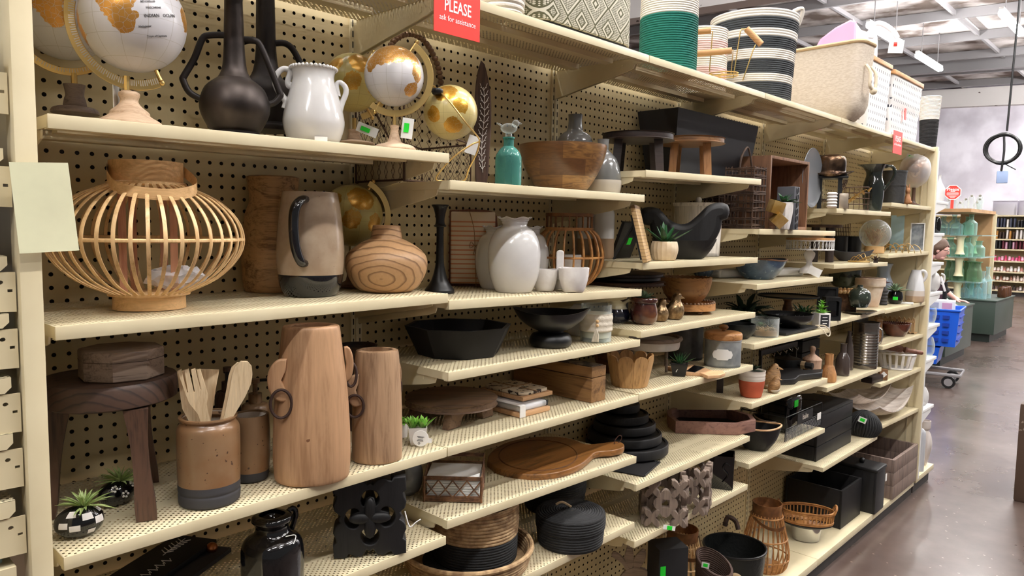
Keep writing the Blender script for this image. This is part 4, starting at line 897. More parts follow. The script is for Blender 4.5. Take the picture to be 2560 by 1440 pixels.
def hx(a, b, n, q, hh):
    for i in range(n):
        for sgn in (1, -1):
            l = []
            for j in range(q+1):
                u = (i+.5+sgn*(.25 if j % 2 else -.25))/n; u = min(1, max(0, u)); c = Vector(a)+(Vector(b)-Vector(a))*u; H = hh(u); l.append((c.x, c.y, H*j/q))
            m.tube(l, .0008, 4)
HL = lambda u: h0+(h1-h0)*u
hx((x0, y0, 0), (x1, y0, 0), 7, 9, HL); hx((x0, y1, 0), (x1, y1, 0), 7, 9, HL); hx((x0, y0, 0), (x0, y1, 0), 7, 9, lambda u: h0); hx((x1, y0, 0), (x1, y1, 0), 7, 5, lambda u: h1)
part('wire_mesh', m, 'chicken_wire')
for y in (y0, y1): fr.tube([(x0, y, 0), (x0, y, h0), (x0+.05, y, h0-.01), (x0+.1, y, h1+.02), (x1, y, h1), (x1, y, 0), (x0, y, 0)], .0025, 6)
for x, h in ((x0, h0), (x1, h1)): fr.tube([(x, y0, h), (x, y1, h)], .0025, 6).tube([(x, y0, 0.002), (x, y1, .002)], .0025, 6)
part('frame', fr, 'chicken_wire')
p = N('carved_panel', 'narrow dark wooden surfboard-shaped panel with white fern drawing', 'wall decor', P(1205, Z2, Y=.2))
o_ = spline([(1200, 155), (1192, 185), (1187, 235), (1186, 300), (1189, 370), (1192, 449), (1214, 449), (1220, 370), (1223, 300), (1221, 235), (1212, 185), (1205, 160)], 4)
part('panel', M().plate([poly2(o_)], .014, 0, .003), 'carved_brown'); m = M()
for i in range(13):
    y = 215+i*16; x = 1206+3*sin(i*.5); L = 12-abs(i-5)*.6
    m.tube(pts([(x, y, -.0085), (1206+3*sin((i+1)*.5), y+16, -.0085)]), .0006, 4)
    for sg in (-1, 1): m.tube(pts([(x, y+8, -.0085), (x+sg*L*.6, y, -.0085), (x+sg*L, y-9, -.0085)]), .0007, 4).tube(pts([(x+sg*L*.5, y+2, -.0085), (x+sg*L*.9, y+1, -.0085)]), .0007, 4)
part('fern_drawing', m, 'white_matt')
p = N('glass_bottle', 'embossed teal glass bottle with a clear bird stopper', 'bottle', P(1270, Z2, Y=.055))
lat('bottle', 'teal_glass', [(31, 458), (33, 455), (33, 400), (31, 384), (22, 370), (13, 362), None, (13, 346), (15, 344), (15, 340)], .003, n=40)
m = M(); q = Vector((p.lx(1270), 0, p.lz(318)))
m.ball(q, 21*p.s, 12*p.s, 13*p.s, 18).ball(q+Vector((17*p.s, 0, 12*p.s)), 9.5*p.s, n=14).tube([q+Vector((25*p.s, 0, 13*p.s)), q+Vector((33*p.s, 0, 12*p.s))], [.003, .0006], 6).tube([q+Vector((-14*p.s, 0, 4*p.s)), q+Vector((-30*p.s, 0, 13*p.s))], [.007, .004], 8, flat=.4)
m.lathe([(9*p.s, p.lz(342)), (8*p.s, p.lz(330))], 16, 1)
part('bird_stopper', m, 'clear_glass')
p = N('wooden_bowl', 'wide golden-brown salad bowl of pieced acacia wood', 'bowl', P(1405, Z2, Y=.13))
lat('bowl', 'acacia_patch', [(40, 474), (60, 470), (84, 436), (100, 402), (108, 372), (109, 360)], .006, n=56)
p = N('vase', 'grey glazed bottle vase rising behind the salad bowl', 'vase', P(1434, Z2, Y=.235)); lat('body', 'grey_glaze', [(34, 462), (44, 450), (48, 410), (46, 362), (38, 342), (22, 330), None, (20, 326), (17, 308), (18, 290)], .004)
p = N('vase', 'grey over cream glazed bottle vase at the right of the salad bowl', 'vase', P(1505, Z2, Y=.115)); lat('body', 'grey_glaze', [(47, 446), (45, 425), (36, 396), (24, 380), (15, 372), None, (14, 368), (14, 350), (15, 344)], .004); lat('base', 'grey_cream', [(38, 480), (44, 476), (48, 455), (47.2, 445)]); 
# ------------------------------------------------------------------ second shelf
z = Z('2b', 1*W+.02)
p = N('candlestick', 'turned black wooden candlestick with flared base', 'candlestick', P(1099, z, py=733, r=36)); lat('body', 'black_satin', [(37, 729), (37, 722), None, (35, 719), (22, 700), (13, 670), (10, 640), (9, 570), (13, 566), (16, 563), (12, 558), (11, 545), (16, 522), (21, 514), (21, 511), None, (8, 511), (7, 520), (.5, 520)], n=32)
z = Z('2b', 1.12)
p = N('cutting_board', 'reddish wooden paddle board leaning sideways behind the striped towel', 'board', P(1175, z, Y=.322))
o_ = spline([(1118, 530), (1108, 560), (1106, 600), (1080, 612), (1052, 603), (1034, 612), (1032, 628), (1044, 640), (1072, 640), (1106, 655), (1112, 690), (1128, 722), (1180, 728), (1232, 726), (1240, 690), (1240, 560), (1226, 530), (1170, 526)], 3)
part('board', M().plate([poly2(o_), oval(p.lx(1051), p.lz(623), .011, .011, 14)], .016, 0, .002), 'red_board')
p = N('tea_towel', 'folded striped tea towel tied with twine beside the black candlestick', 'towel', P(1182, z, Y=.292))
m = M().box(p.lx(1126), p.lx(1236), -.012, .012, 0, p.lz(538), .006, 3); part('cloth', m, 'towel'); m = M()
t_ = p.lz(538); m.tube([(p.lx(1172), -.0128, t_), (p.lx(1183), -.0128, p.lz(580)), (p.lx(1186), -.0128, p.lz(620)), (p.lx(1190), -.0128, p.lz(724))], .0012, 5, k=4)
m.tube(pts([(1186, 622, -.013), (1200, 632, -.016), (1195, 618, -.016), (1186, 622, -.014), (1176, 612, -.016), (1174, 628, -.016), (1186, 622, -.014), (1182, 645, -.016)]), .001, 5, k=3); part('twine', m, 'twine')
def fruit_vase(label, cx, Y, py, r0, sc, top, base):
    p = N('vase', label, 'vase', P(cx, Z('2b', 1.2), py=py, r=r0) if py else P(cx, Z('2b', 1.25), Y=Y), 'white pomegranate-shaped vases')
    b = base; H = base-top; q = lambda r, f: (r*sc, b-H*f)
    lat('body', 'white_glaze', [q(40, 0), q(46, .01), q(60, .2), q(66, .45), q(62, .66), q(48, .82), q(34, .87), None, q(31, .885), q(30, .92)], 0, n=48)
    fn = lambda x, y, zz, a, r: (x*(1+.09*max(0, (zz-p.lz(b-H*.9))/(H*.1*p.s))*sin(6*a)), y*(1+.09*max(0, (zz-p.lz(b-H*.9))/(H*.1*p.s))*sin(6*a)), zz+.0026*sin(6*a+1.5)*max(0, (zz-p.lz(b-H*.93))/(H*.07*p.s)))
    lat('ruffled_rim', 'white_glaze', [q(30, .9), q(32, .93), q(31.5, .945), q(35, .96), q(34.5, .975), q(40, .99), q(41, 1.)], .003, n=72, fn=fn, k=2)
fruit_vase('small white fruit-shaped vase at the left behind the larger one', 1236, .22, None, 0, .74, 573, 726)
fruit_vase('small white fruit-shaped vase half hidden at the right behind the larger one', 1326, .235, None, 0, .68, 577, 724)
fruit_vase('larger white fruit-shaped vase with ruffled top, foremost', 1284, 0, 735, 42, 1., 550, 733)
p = N('lantern', 'round honey rattan lantern behind the white condiment bowls', 'lantern', P(1420, Z('2b', 1.35), Y=.19))
n = 22
for i in range(n):
    a = 2*pi*i/n; pr = spline([(56, 578), (74, 596), (84, 625), (86, 646), (80, 675), (62, 702), (44, 716)], 4)
    part('rib', M().tube([(r*p.h*cos(a), r*p.h*sin(a), p.lz(y)) for r, y in pr], .0032, 6), 'rattan')
for i in range(20): a = 2*pi*i/20; part('neck_rib', M().tube([(57*p.h*cos(a), 57*p.h*sin(a), p.lz(y)) for y in (545, 575)], .0025, 6), 'rattan_dark')
m = M().ring((0, 0, p.lz(646)), 86*p.h, 86*p.h, .0034, 40, 7); part('hoop', m, 'rattan')
for y, r in ((577, 58), (542, 57)): part('collar', M().lathe([(r*p.h-.002, p.lz(y+4)), (r*p.h+.003, p.lz(y+4)), (r*p.h+.003, p.lz(y-4)), (r*p.h-.002, p.lz(y-4))], 40, 1, cap=False), 'rattan' if y > 560 else 'rattan_dark')
part('base', M().lathe([(.0005, p.lz(718)), (46*p.h, p.lz(718)), (46*p.h, p.lz(712)), (.0005, p.lz(712))], 36, 1), 'rattan_dark'); lat('candle_cup', 'white_matt', [(26, 711), (30, 708), (32, 650), (31, 640)], .002)
p = N('condiment_dish', 'white clay triple condiment dish with a flat upright handle', 'dish', P(1402, Z('2b', 1.3), py=729, r=0))
for dx, dy, r, top, bot, nm in ((1433, -.02, 38, 672, 730, 0), (1362, -.015, 31, 676, 729, 1), (1400, .038, 30, 672, 715, 2)):
    q_ = [(r*.55*p.h, 0), (r*.7*p.h, .002), (r*.93*p.h, (bot-top)*p.s*.5), (r*p.h, (bot-top)*p.s)]
    part('bowl', M().lathe(hollow(q_, .003), 32, 3, c=(p.lx(dx), dy, 0), fn=lambda x, y, zz, a, rr: (x*(1+.03*sin(2*a+nm)), y, zz+.001*sin(3*a))), 'white_matt')
part('handle', M().plate([rrect(p.lx(1392), p.lx(1405), p.lz(700), p.lz(632), .004)], .014, .004, .003), 'white_matt')
for px, Y, x0_ in ((1509, .24, 'right'), (1466, .315, 'left')):
    p = N('vase', 'tall cylinder vase, white above and tan below, ' + ('beside the bamboo-edged frame' if x0_ == 'right' else 'directly behind the rattan lantern'), 'vase', P(px, Z('3b', 1.6), Y=Y), 'two-tone cylinder vases')
    b = p.y0; lat('lower_half', 'tan_matt', [(24, b), (25, b-3), (25, 598)]); lat('upper_half', 'white_glaze', [(25, 598), (25, 540), (22, 528), (21, 524)], .003)
# ------------------------------------------------------------------ third shelf
z = Z('2c')
p = N('bowl', 'large matt black octagonal bowl with sloping sides', 'bowl', P(1146, z, py=905, r=120))
h_ = p.lz(812); part('bowl', M().lathe([(.0005, 0), (.104, 0), None, (.139, h_), None, (.128, h_), None, (.096, .006), (.0005, .006)], 8, 1, a0=.2, sy=.93), 'black_matt')
p = N('pedestal_bowl', 'black boat-shaped bowl on a round pedestal foot', 'bowl', P(1376, z, py=872, r=50))
lat('foot', 'black_satin', [(46, 868), (52, 862), (53, 850), (46, 838), (34, 834), (30, 828)], n=40)
def boat(x, y, zz, a, r): t = max(0, zz-p.lz(830))/.05; e = abs(cos(a))**6; return (x*(1+.14*e*t), y*(1-.22*t*abs(cos(a))**2), zz+.010*t*e)
q_ = [(30*p.h, p.lz(830)), (52*p.h, p.lz(822)), (74*p.h, p.lz(805)), (82*p.h, p.lz(788)), (84*p.h, p.lz(782))]
part('bowl', M().lathe(hollow(q_, .005), 48, 3, fn=boat), 'black_satin')
p = N('candle_jar', 'glass candle jar wrapped in cream macrame with beads and tassel', 'candle jar', P(1489, z, py=856, r=34))
lat('glass', 'clear_glass', [(37, 852), (39, 849), (39, 764)], .002, n=40); i = lat('macrame_wrap', 'macrame', [(40, 830), (42, 826), (40.5, 819), (42, 812), (40.5, 805), (42, 797), (40.5, 790), (41, 786)], n=40); lat('candle', 'candle', [(35, 846), (35, 805), None, (1, 805)])
m = M()
for y in (802, 812): m.ball((p.lx(1492), -43*p.h, p.lz(y)), 4.2*p.s, n=12)
part('beads', m, 'bead_wood'); m = M()
for k in range(14): m.tube([(p.lx(1490), -43*p.h, p.lz(820)), (p.lx(1484+k*.9), -43*p.h-.002*(k % 3), p.lz(834)), (p.lx(1479+k*1.3), -43*p.h-.002*(k % 2), p.lz(853))], .0011, 4)
part('tassel', m, 'macrame')
p = N('vase', 'small round pale grey vase behind the macrame candle jar', 'vase', P(1447, z, Y=.17)); b = p.y0; lat('body', 'white_glaze', [(20, b), (30, b-10), (36, b-38), (30, b-62), (18, b-74), (15, b-78)], .003)
# ------------------------------------------------------------------ fourth shelf
z = Z('2d')
p = N('riser_stand', 'round dark wooden riser on short arched feet', 'riser', P(1128, z, py=1062, r=60))
R = 112*p.h; t0, t1 = .036, .058
part('top', M().lathe([(.0005, t0), (R-.006, t0), (R, t0+.006), (R, t1-.006), (R-.006, t1), (.0005, t1)], 56, 2), 'riser_wood')
for y in (-R*.5, R*.5):
    arch = [(-R*.78, 0), (-R*.42, 0), (-R*.36, .018), (-R*.25, .03), (R*.25, .03), (R*.36, .018), (R*.42, 0), (R*.78, 0), (R*.7, t0), (-R*.7, t0)]
    part('foot', M().plate([arch], .022, 0, .002).xf(Matrix.Rotation(-p.a+.15, 4, 'Z') @ Matrix.Translation((0, y, 0))), 'riser_wood')
def aligned(name, label, cat, corner, z, L, Dp, group=None):
    c = onZ(*corner, z); N(name, label, cat, ((c.x, c.y, z), 0), group); return c
c = aligned('board_set', 'pale board set in a plastic sleeve with a white ribbon, under the printed boards', 'board', (1300, 1046), z, 0, 0)
part('board', M().box(0, .12, 0, .16, 0, .012, .002), 'board_pale'); part('plastic_sleeve', M().box(.004, .114, .005, .15, .0125, .03, .008, 3), 'plastic_wrap'); part('folded_cloth', M().box(.012, .104, .012, .14, .0128, .026, .004), 'paper_white'); part('ribbon', M().box(-.0006, .0206, -.0008, .001, .0, .031).box(.0, .02, .0, .15, .0305, .0315), 'tag_white'); part('black_card', M().box(.108, .122, .01, .1, .0125, .027), 'black_matt')
c2_ = onZ(1310, 1004, z+.033)
N('board_set', 'printed trivet boards tied with twine, on the plastic-wrapped set', 'board', ((c2_.x, c2_.y, z+.033), 0)); part('board', M().box(-.004, .118, 0, .165, 0, .012, .003), 'board_pale'); part('printed_trivet', M().slab([rrect(0, .112, .008, .158, .02)], .008, .0165, .002), 'printed_board')
part('twine', M().tube([(-.005, .08, .021), (.119, .08, .021), (.1195, .08, 0), (-.0055, .08, 0)], .0014, 5, True).tube([(.05, -.001, .021), (.05, .166, .021)], .0012, 5), 'twine')
c = aligned('wooden_box', 'rectangular brown wooden box with carved lid', 'box', (1478, 1008), z, 0, 0)
zt = onX(1478, 918, c.x).z-z; xw = Xat(1513, c.y, z)-c.x; yd = .34-c.y
part('box', M().box(0, xw, 0, yd, 0, zt*.68, .0015), 'chest_wood'); part('lid', M().box(0, xw, 0, yd, zt*.7, zt-.002, .0015), 'chest_wood'); part('carved_top', M().box(.006, xw-.006, .006, yd-.006, zt-.003, zt), 'carved_lid')
# ------------------------------------------------------------------ fifth shelf
z = Z('2e', .9)
p = N('napkin_basket', 'brown wicker napkin basket full of white napkins', 'basket', P(1132, z, py=1257, a=None)); CUR.a = p.a = p.fa-.1
x0, x1, dp, hf, hb = p.lx(1060), p.lx(1203), .11, 66*p.s, 92*p.s; m = M()
for k in range(8):
    for zz, s_ in ((.003+k*.0035, 1),):
        if k < 4: m.tube([(x0, 0, zz), (x1, 0, zz), (x1, dp, zz), (x0, dp, zz)], .0024, 5, True)
    if k > 3: m.tube([(x1, 0, hf-.016+k*.002), (x0, 0, hf-.016+k*.002), (x0, dp, hb-.016+k*.002), (x1, dp, hb-.016+k*.002)], .0022, 5, True)
for k in range(4):
    zz = hf*.55+k*.005; m.tube([(x1, .0, zz), (x1, dp, zz+(hb-hf)*.8)], .002, 5).tube([(x0, 0, zz), (x0, dp, zz+(hb-hf)*.8)], .002, 5).tube([(x0, dp, zz+.015), (x1, dp, zz+.015)], .002, 5)
part('woven_bands', m, 'wicker'); m = M()
nn = 4
for k in range(nn+1):
    xa = x0+(x1-x0)*k/nn
    for d in (-1, 1):
        xb = xa+d*(x1-x0)/nn
        if x0-.001 <= xb <= x1+.001: m.tube([(xa, -.001, .012), ((xa+xb)/2, -.002, hf*.5), (xb, -.001, hf-.01)], .0017, 5)
for k in range(4):
    ya = dp*k/3; m.tube([(x1+.001, ya, .01), (x1+.001, min(dp, ya+.03), hf*.8)], .0017, 5)
part('lattice', m, 'wicker'); part('corner_post', M().tube([(x0, 0, 0), (x0, 0, hf)], .0035, 6), 'wicker'); part('corner_post', M().tube([(x1, 0, 0), (x1, 0, hf)], .0035, 6), 'wicker')
m = M()
for k in range(9): m.box(x0+.005, x1-.005-.001*(k % 2), .005, dp-.008, .004+k*(hf-.004)/9, .004+(k+.9)*(hf-.004)/9, .0015)
part('napkins', m, 'paper_white')
p = N('paddle_board', 'honey-brown round paddle board with grooved rim and leather loop', 'board', P(1350, Z('2e', 1.25), py=1140, a=0)); zz = p.loc.z; tk = .019
o_ = spline([(1240, 1168), (1285, 1180), (1345, 1184), (1402, 1176), (1446, 1160), (1470, 1142), (1488, 1128), (1530, 1124), (1553, 1118), (1557, 1109), (1540, 1103), (1500, 1108), (1462, 1110), (1428, 1097), (1380, 1091), (1320, 1094), (1262, 1108), (1228, 1132), (1222, 1152)], 3)
pl = fpoly(o_, zz+tk); part('board', M().slab([pl], tk, tk/2, .004), 'paddle_wood')
g = fpoly([(1345+98*cos(a), 1138+38*sin(a)) for a in [2*pi*i/40 for i in range(40)]], zz+tk); part('groove', M().tube([(x, y, tk-.0006) for x, y in g], .0022, 6, True), 'acacia_dark')
q_ = p.zpt(1535, 1110, zz+tk); part('leather_loop', M().tube([Vector(q_)+Vector(v) for v in ((0, 0, -.004), (.005, 0, .012), (.02, -.004, .024), (.034, -.004, .018), (.034, 0, .004), (.018, .0, -.001), (0, 0, .0))], .0014, 6, k=4), 'leather')
p = N('vase', 'round mottled grey vase in shade behind the fretwork panel', 'vase', P(1018, z, Y=.2)); b = p.y0; lat('body', 'grey_glaze', [(22, b), (34, b-14), (40, b-50), (30, b-84), (16, b-96), (15, b-102)], .003)
# ------------------------------------------------------------------ sixth shelf
z = Z('2f')
def lidded(label, P_, r, y0, y1, y2, twine):
    p = N('lidded_basket', label, 'basket', P_, 'black coiled baskets with lids')
    if y0 is None: b = p.y0; y0, y1, y2 = b-2, b-48, b-74
    rope('basket', 'black_rope', [(r*.86, y0), (r*.93, y0-3), (r*.97, y1+6)], .0068)
    rope('lid', 'black_rope', [(r*.98, y1+8), (r*1.0, y1-2), (r*.99, y2+6), (r*.93, y2), (r*.5, y2-4), (2, y2-6)], .0068, 0)
    if twine: part('twine_knob', M().tube([(p.lx(twine[0]-16), 0, p.lz(twine[1])), (p.lx(twine[0]), 0, p.lz(twine[1]-7)), (p.lx(twine[0]+22), 0, p.lz(twine[1]+4))], .0035, 6, k=4), 'rope_tan')
lidded('black coiled rope basket with lid, in front', P(1424, z, py=1385, r=76), 86, 1352, 1305, 1276, (1404, 1262))
lidded('black coiled rope basket with lid, deeper in the shade behind the other', P(1385, z, Y=.255), 78, None, 0, 0, None)
p = N('tray_basket', 'wide shallow seagrass tray basket with black stitching, lowest in view', 'basket', P(1168, z, Y=.155)); b = p.y0
rope('basket', 'seagrass', [(132, b), (150, b-4), (160, b-44)], .008, .009, n=64); part('rim', M().ring((0, 0, p.lz(b-46)), 161*p.h, 161*p.h, .0065, 64, 8), 'seagrass'); part('black_base', M().lathe([(.0005, .0095), (.118, .0095)], 48, 1, cap=False), 'black_rope')
p = N('round_basket', 'tall seagrass basket with black lower half, standing in the tray basket', 'basket', P(1188, z+.011, Y=.16)); b = p.y0
rope('black_half', 'black_rope', [(96, b), (102, b-6), (104, b-62)], .0068, 0, n=56); rope('seagrass_half', 'seagrass', [(103, b-62), (106, b-100), (105, b-138)], .0085, .008, n=56); part('rim', M().ring((0, 0, p.lz(b-139)), 104*p.h, 104*p.h, .006, 56, 8), 'seagrass')
# ================================================================== goods along the top
def topP(px, Y, a=None): return P(px, TZ, Y=Y, a=a)
p = N('woven_basket', 'cream woven basket, first of the goods along the top', 'basket', topP(1250, .062)); rope('basket', 'rope_white', [(50, p.y0-1), (56, p.y0-6), (62, p.y0-110), (60, p.y0-190)], .012)
p = N('storage_bin', 'olive and cream patterned fabric bin with black base', 'bin', topP(1475, .03, 0)); xa, xb = Xat(1352, .02, TZ)-p.loc.x, Xat(1588, .02, TZ)-p.loc.x
part('bin', M().slab([rrect(xa, xb, -.005, .27, .045, 6)], .3, .165, .004), 'tribal_print'); part('black_base', M().slab([rrect(xa+.004, xb-.004, -.001, .266, .045, 6)], .016, .0085, .003), 'black_matt')
p = N('rope_basket', 'tall rope basket, white above and teal below, with teal strap', 'basket', topP(1668, .13)); b = p.y0
rope('teal_half', 'rope_teal', [(66, b-1), (70, b-4), (71, 60)], .0072, 0, n=56); rope('white_half', 'rope_white', [(71, 60), (70, 20), (68, -60)], .0072, .008, n=56); part('strap', M().tube(pts([(1628, b, -.066), (1629, 60, -.068), (1630, -60, -.066)]), .011, 8, k=2, flat=.35), 'rope_teal')
p = N('rope_basket', 'pink and white striped rope basket, peeking out behind the teal one', 'basket', topP(1752, .22)); b = p.y0
for k in range(5): rope('stripe', 'rope_pink' if k % 2 else 'rope_white', [(60, b-(b-84)*k/5), (61, b-(b-84)*(k+1)/5)], .0072, .006, n=40)
p = N('rope_basket', 'big rope basket with charcoal and white stripes and loop handle', 'basket', topP(1877, .17)); b = p.y0; yy = [b, 222, 203, 170, 146, 118, 100, 74, 56]
for k in range(8): rope('stripe', 'rope_white' if k % 2 else 'rope_grey', [(96+1.7*k, yy[k]), (97.7+1.7*k, yy[k+1])], .0074, .007, n=56)
tub('handle', 'rope_white', [(1952, 62, -.03), (1972, 46, -.03), (1990, 40, -.02), (1992, 52, -.01), (1984, 75, -.0)], 5)
p = N('wire_caddy', 'gold wire caddy with round wooden handles before the striped basket', 'caddy', topP(1820, .05)); w_ = M()
for l in ([(1772, 178), (1776, 80), (1736, 80)], [(1826, 190), (1829, 128), (1738, 132)], [(1832, 196), (1845, 85), (1848, 78), (1862, 79)], [(1856, 203), (1878, 132), (1884, 118)]): w_.tube(pts(l), .0022, 6)
w_.ring((p.lx(1808), 0, p.lz(184)), 36*p.h, .03, .002, 28, 6).ring((p.lx(1808), 0, p.lz(190)), 36*p.h, .03, .002, 28, 6).tube(pts([(1775, 184), (1800, 192), (1806, 184)]), .002, 6)
part('wire_frame', w_, 'brass')
for l in ([(1730, 79), (1772, 77)], [(1732, 133), (1826, 129)], [(1860, 78), (1898, 118)]): tub('handle', 'rim_wood', l, 8, k=1, n=12)
def fabric_bin(label, px0, px1, ytop, Y, dots, rimw, crumple=0, Dp=.24):
    p = N('storage_bin', label, 'bin', topP(px0, Y, 0)); L = Xat(px1, Y, TZ)-p.loc.x; H = onY((px0+px1)/2, ytop, Y).z-TZ; r_ = random.Random(4)
    m = M(); n_ = 14; fl = .9
    ol = rrect(0, L, 0, Dp, .02, 3); v = []
    for i in range(n_+1):
        q = i/n_; s_ = fl+(1-fl)*q
        for x, y in ol: w1 = crumple*sin(9*q+x*40)*cos(7*q+y*30)*sin(pi*q); v.append((L/2+(x-L/2)*s_+w1, Dp/2+(y-Dp/2)*s_+w1, H*q))
    k = len(ol); m.add(v, [(i*k+j, i*k+(j+1) % k, i*k+k+(j+1) % k, i*k+k+j) for i in range(n_) for j in range(k)]+[tuple(range(k-1, -1, -1))]); part('cloth', m, 'canvas_dots' if dots else 'linen')
    if rimw == 'wood': part('wooden_rim', M().slab([rrect(-.004, L+.004, -.004, Dp+.004, .02, 3), rrect(.006, L-.006, .006, Dp-.006, .016, 3)], .022, H-.006, .002), 'rim_wood')
    if rimw == 'rope': part('twisted_rim', M().tube([(x, y, H) for x, y in rrect(0, L, 0, Dp, .025, 4)], .009, 8, True), 'rope_tan')
    return p, L, H
x_ = Xat(2146, -.06, TZ); p = N('storage_bin', 'large linen bin with twisted rope rim and knotted rope handle', 'bin', P(0, TZ, X=x_, Y=-.06, a=-.06)); H = onX(2060, 114, x_).z-TZ
ol = [rrect(0, .17, 0, .39, .04, 5)]; m = M(); v = []; n_ = 10
for i in range(n_+1):
    q = i/n_; s_ = 1-.1*(1-q)-(.22*(1-q*5)**2 if q < .2 else 0)
    v += [(.085+(x-.085)*s_, .195+(y-.195)*(s_+.02*(1-s_)), H*q) for x, y in ol[0]]
k = len(ol[0]); m.add(v, [(i*k+j, i*k+(j+1) % k, i*k+k+(j+1) % k, i*k+k+j) for i in range(n_) for j in range(k)]+[tuple(range(k-1, -1, -1))]); part('cloth', m, 'linen')
part('twisted_rim', M().tube([(x, y, H) for x, y in ol[0]], .008, 8, True), 'rope_tan')
part('rope_handle', M().tube([(.05, .0, H*.7), (.05, -.02, H*.6), (.05, -.022, H*.42), (.09, -.024, H*.38), (.11, -.022, H*.42), (.11, -.02, H*.6), (.11, .0, H*.7)], .007, 8, k=4).ball((.08, -.026, H*.36), .016, n=12), 'rope_natural')
p = N('tote_bag', 'pink and white cloth tote with hang tag, rising behind the linen bin', 'bag', topP(2112, .56))
def sack(l, y0, y1): return M().plate([poly2(l)], y1-y0, (y0+y1)/2, .012)
b = p.y0; part('bag', sack([(2030, b), (2028, 130), (2040, 108), (2075, 84), (2108, 70), (2118, 74), (2118, b)], -.08, .08), 'pink_cloth'); part('lining', sack([(2119, b), (2119, 74), (2132, 92), (2150, 100), (2166, 84), (2172, 120), (2178, b)], -.05, .05), 'white_cloth')
tub('handle', 'white_cloth', [(2160, 110, -.05), (2166, 82, -.06), (2184, 80, -.06), (2210, 98, -.06), (2222, 116, -.06)], 6, flat=.4); tagcard(2220, 138, 32, 30, .1, -.08, False); tub('tag_print', 'red_card', [(2214, 132, -.0812), (2222, 132, -.0812)], 5, k=1)
fabric_bin('white dash-printed fabric bin with wooden rim, next to the linen bin', 2168, 2222, 148, .02, True, 'wood')
fabric_bin('crumpled white dash-printed fabric bin with wooden rim, farther of the two', 2226, 2300, 190, .02, True, 'wood', .006); part('brand_tag', M().box(.2, .225, -.006, -.003, .1, .16), 'red_card')
p = N('rope_basket', 'small rope basket, white above and black below, last along the top', 'basket', topP(2318, .1)); b = p.y0; rope('black_half', 'black_rope', [(17, b), (20, b-3), (24, 302)], .0072, 0, n=32); rope('white_half', 'rope_white', [(24, 302), (27, 245)], .0072, .006, n=32)
# ------------------------------------------------------------------ red cards on the top shelf
x = Xat(1080, 0, TZ); c = onY(1100, 80, -.004)
def card(label, px0, px1, y1, Y, big):
    p = N('sign_card', label, 'sign', P((px0+px1)/2, TZ, Y=Y, a=0)); x0, x1 = Xat(px0, Y, TZ)-p.loc.x, Xat(px1, Y, TZ)-p.loc.x; z1 = onY((px0+px1)/2, y1, Y).z-TZ
    part('card', M().box(x0, x1, -.0006, .0006, z1, .045 if big else .02), 'red_card'); k = (x1-x0)
    part('lettering', M().text('PLEASE', k*.27, bold=True, sx=.7).xf(Matrix.Translation((k*.02, -.001, -.036 if big else -.02))), 'print_white')
    part('small_lettering', M().text('ask for assistance', k*.125, sx=.9).xf(Matrix.Translation((k*.02, -.001, z1*.66 if big else z1*.5))), 'print_white')
    if big: part('clip', M().box(-.02, .02, -.002, .006, .0, .05), 'white_metal')
card('large red card reading please ask for assistance', 1085, 1200, 92, -.006, True)
card('small red card hanging from the far end of the top shelf', 2234, 2256, 386, -.006, False)
# ================================================================== third bay
z = Z('3a', 2.4*W)
def stool(label, px, Y, topy, rx, thick, legs, mtop, mleg, sx=1., hang=0):
    p = N('stool', label, 'stool', P(px, z, Y=Y)); R = rx*p.h; t1 = p.lz(topy); t0 = t1-thick
    part('seat', M().lathe([(.0005, t0), (R-.004, t0), (R, t0+.004), (R, t1-.004), (R-.004, t1), (.0005, t1)], 40, 2, sx=sx), mtop)
    for x, y in legs: part('leg', M().add([(x*1.12+dx*1.0, y*1.12+dy, 0) for dx, dy in ((-.012, -.012), (.012, -.012), (.012, .012), (-.012, .012))]+[(x+dx, y+dy, t0) for dx, dy in ((-.013, -.013), (.013, -.013), (.013, .013), (-.013, .013))], [(3, 2, 1, 0), (4, 5, 6, 7)]+[(j, (j+1) % 4, 4+(j+1) % 4, 4+j) for j in range(4)]), mleg)
stool('dark round-topped wooden stool at the front edge of its shelf', 1592, .115, 334, 88, .022, ((-.058, -.05), (.062, -.05), (.05, .06), (-.05, .06)), 'ebony', 'ebony')
stool('light brown wooden stool with wavy seat, before the black planter', 1722, .1, 350, 84, .02, ((-.05, -.04), (.055, -.04), (-.04, .05), (.045, .05)), 'oak_top', 'oak_leg')
x0 = Xat(1690, .17, z); p = N('planter_box', 'large black tapered planter box behind the two stools', 'planter', P(0, z, X=x0, Y=.17, a=0)); L = Xat(1890, .17, z)-x0; H = onY(1790, 293, .17).z-z
m = M(); v = []
for o, zz in ((.03, 0), (0, H), (.006, H), (.036, .01)):
    v += [(o, o, zz), (L-o, o, zz), (L-o, .17-o, zz), (o, .17-o, zz)]
part('planter', m.add(v, [(3, 2, 1, 0), (12, 13, 14, 15)]+[(i*4+j, i*4+(j+1) % 4, i*4+4+(j+1) % 4, i*4+4+j) for i in range(3) for j in range(4)]), 'planter_black')
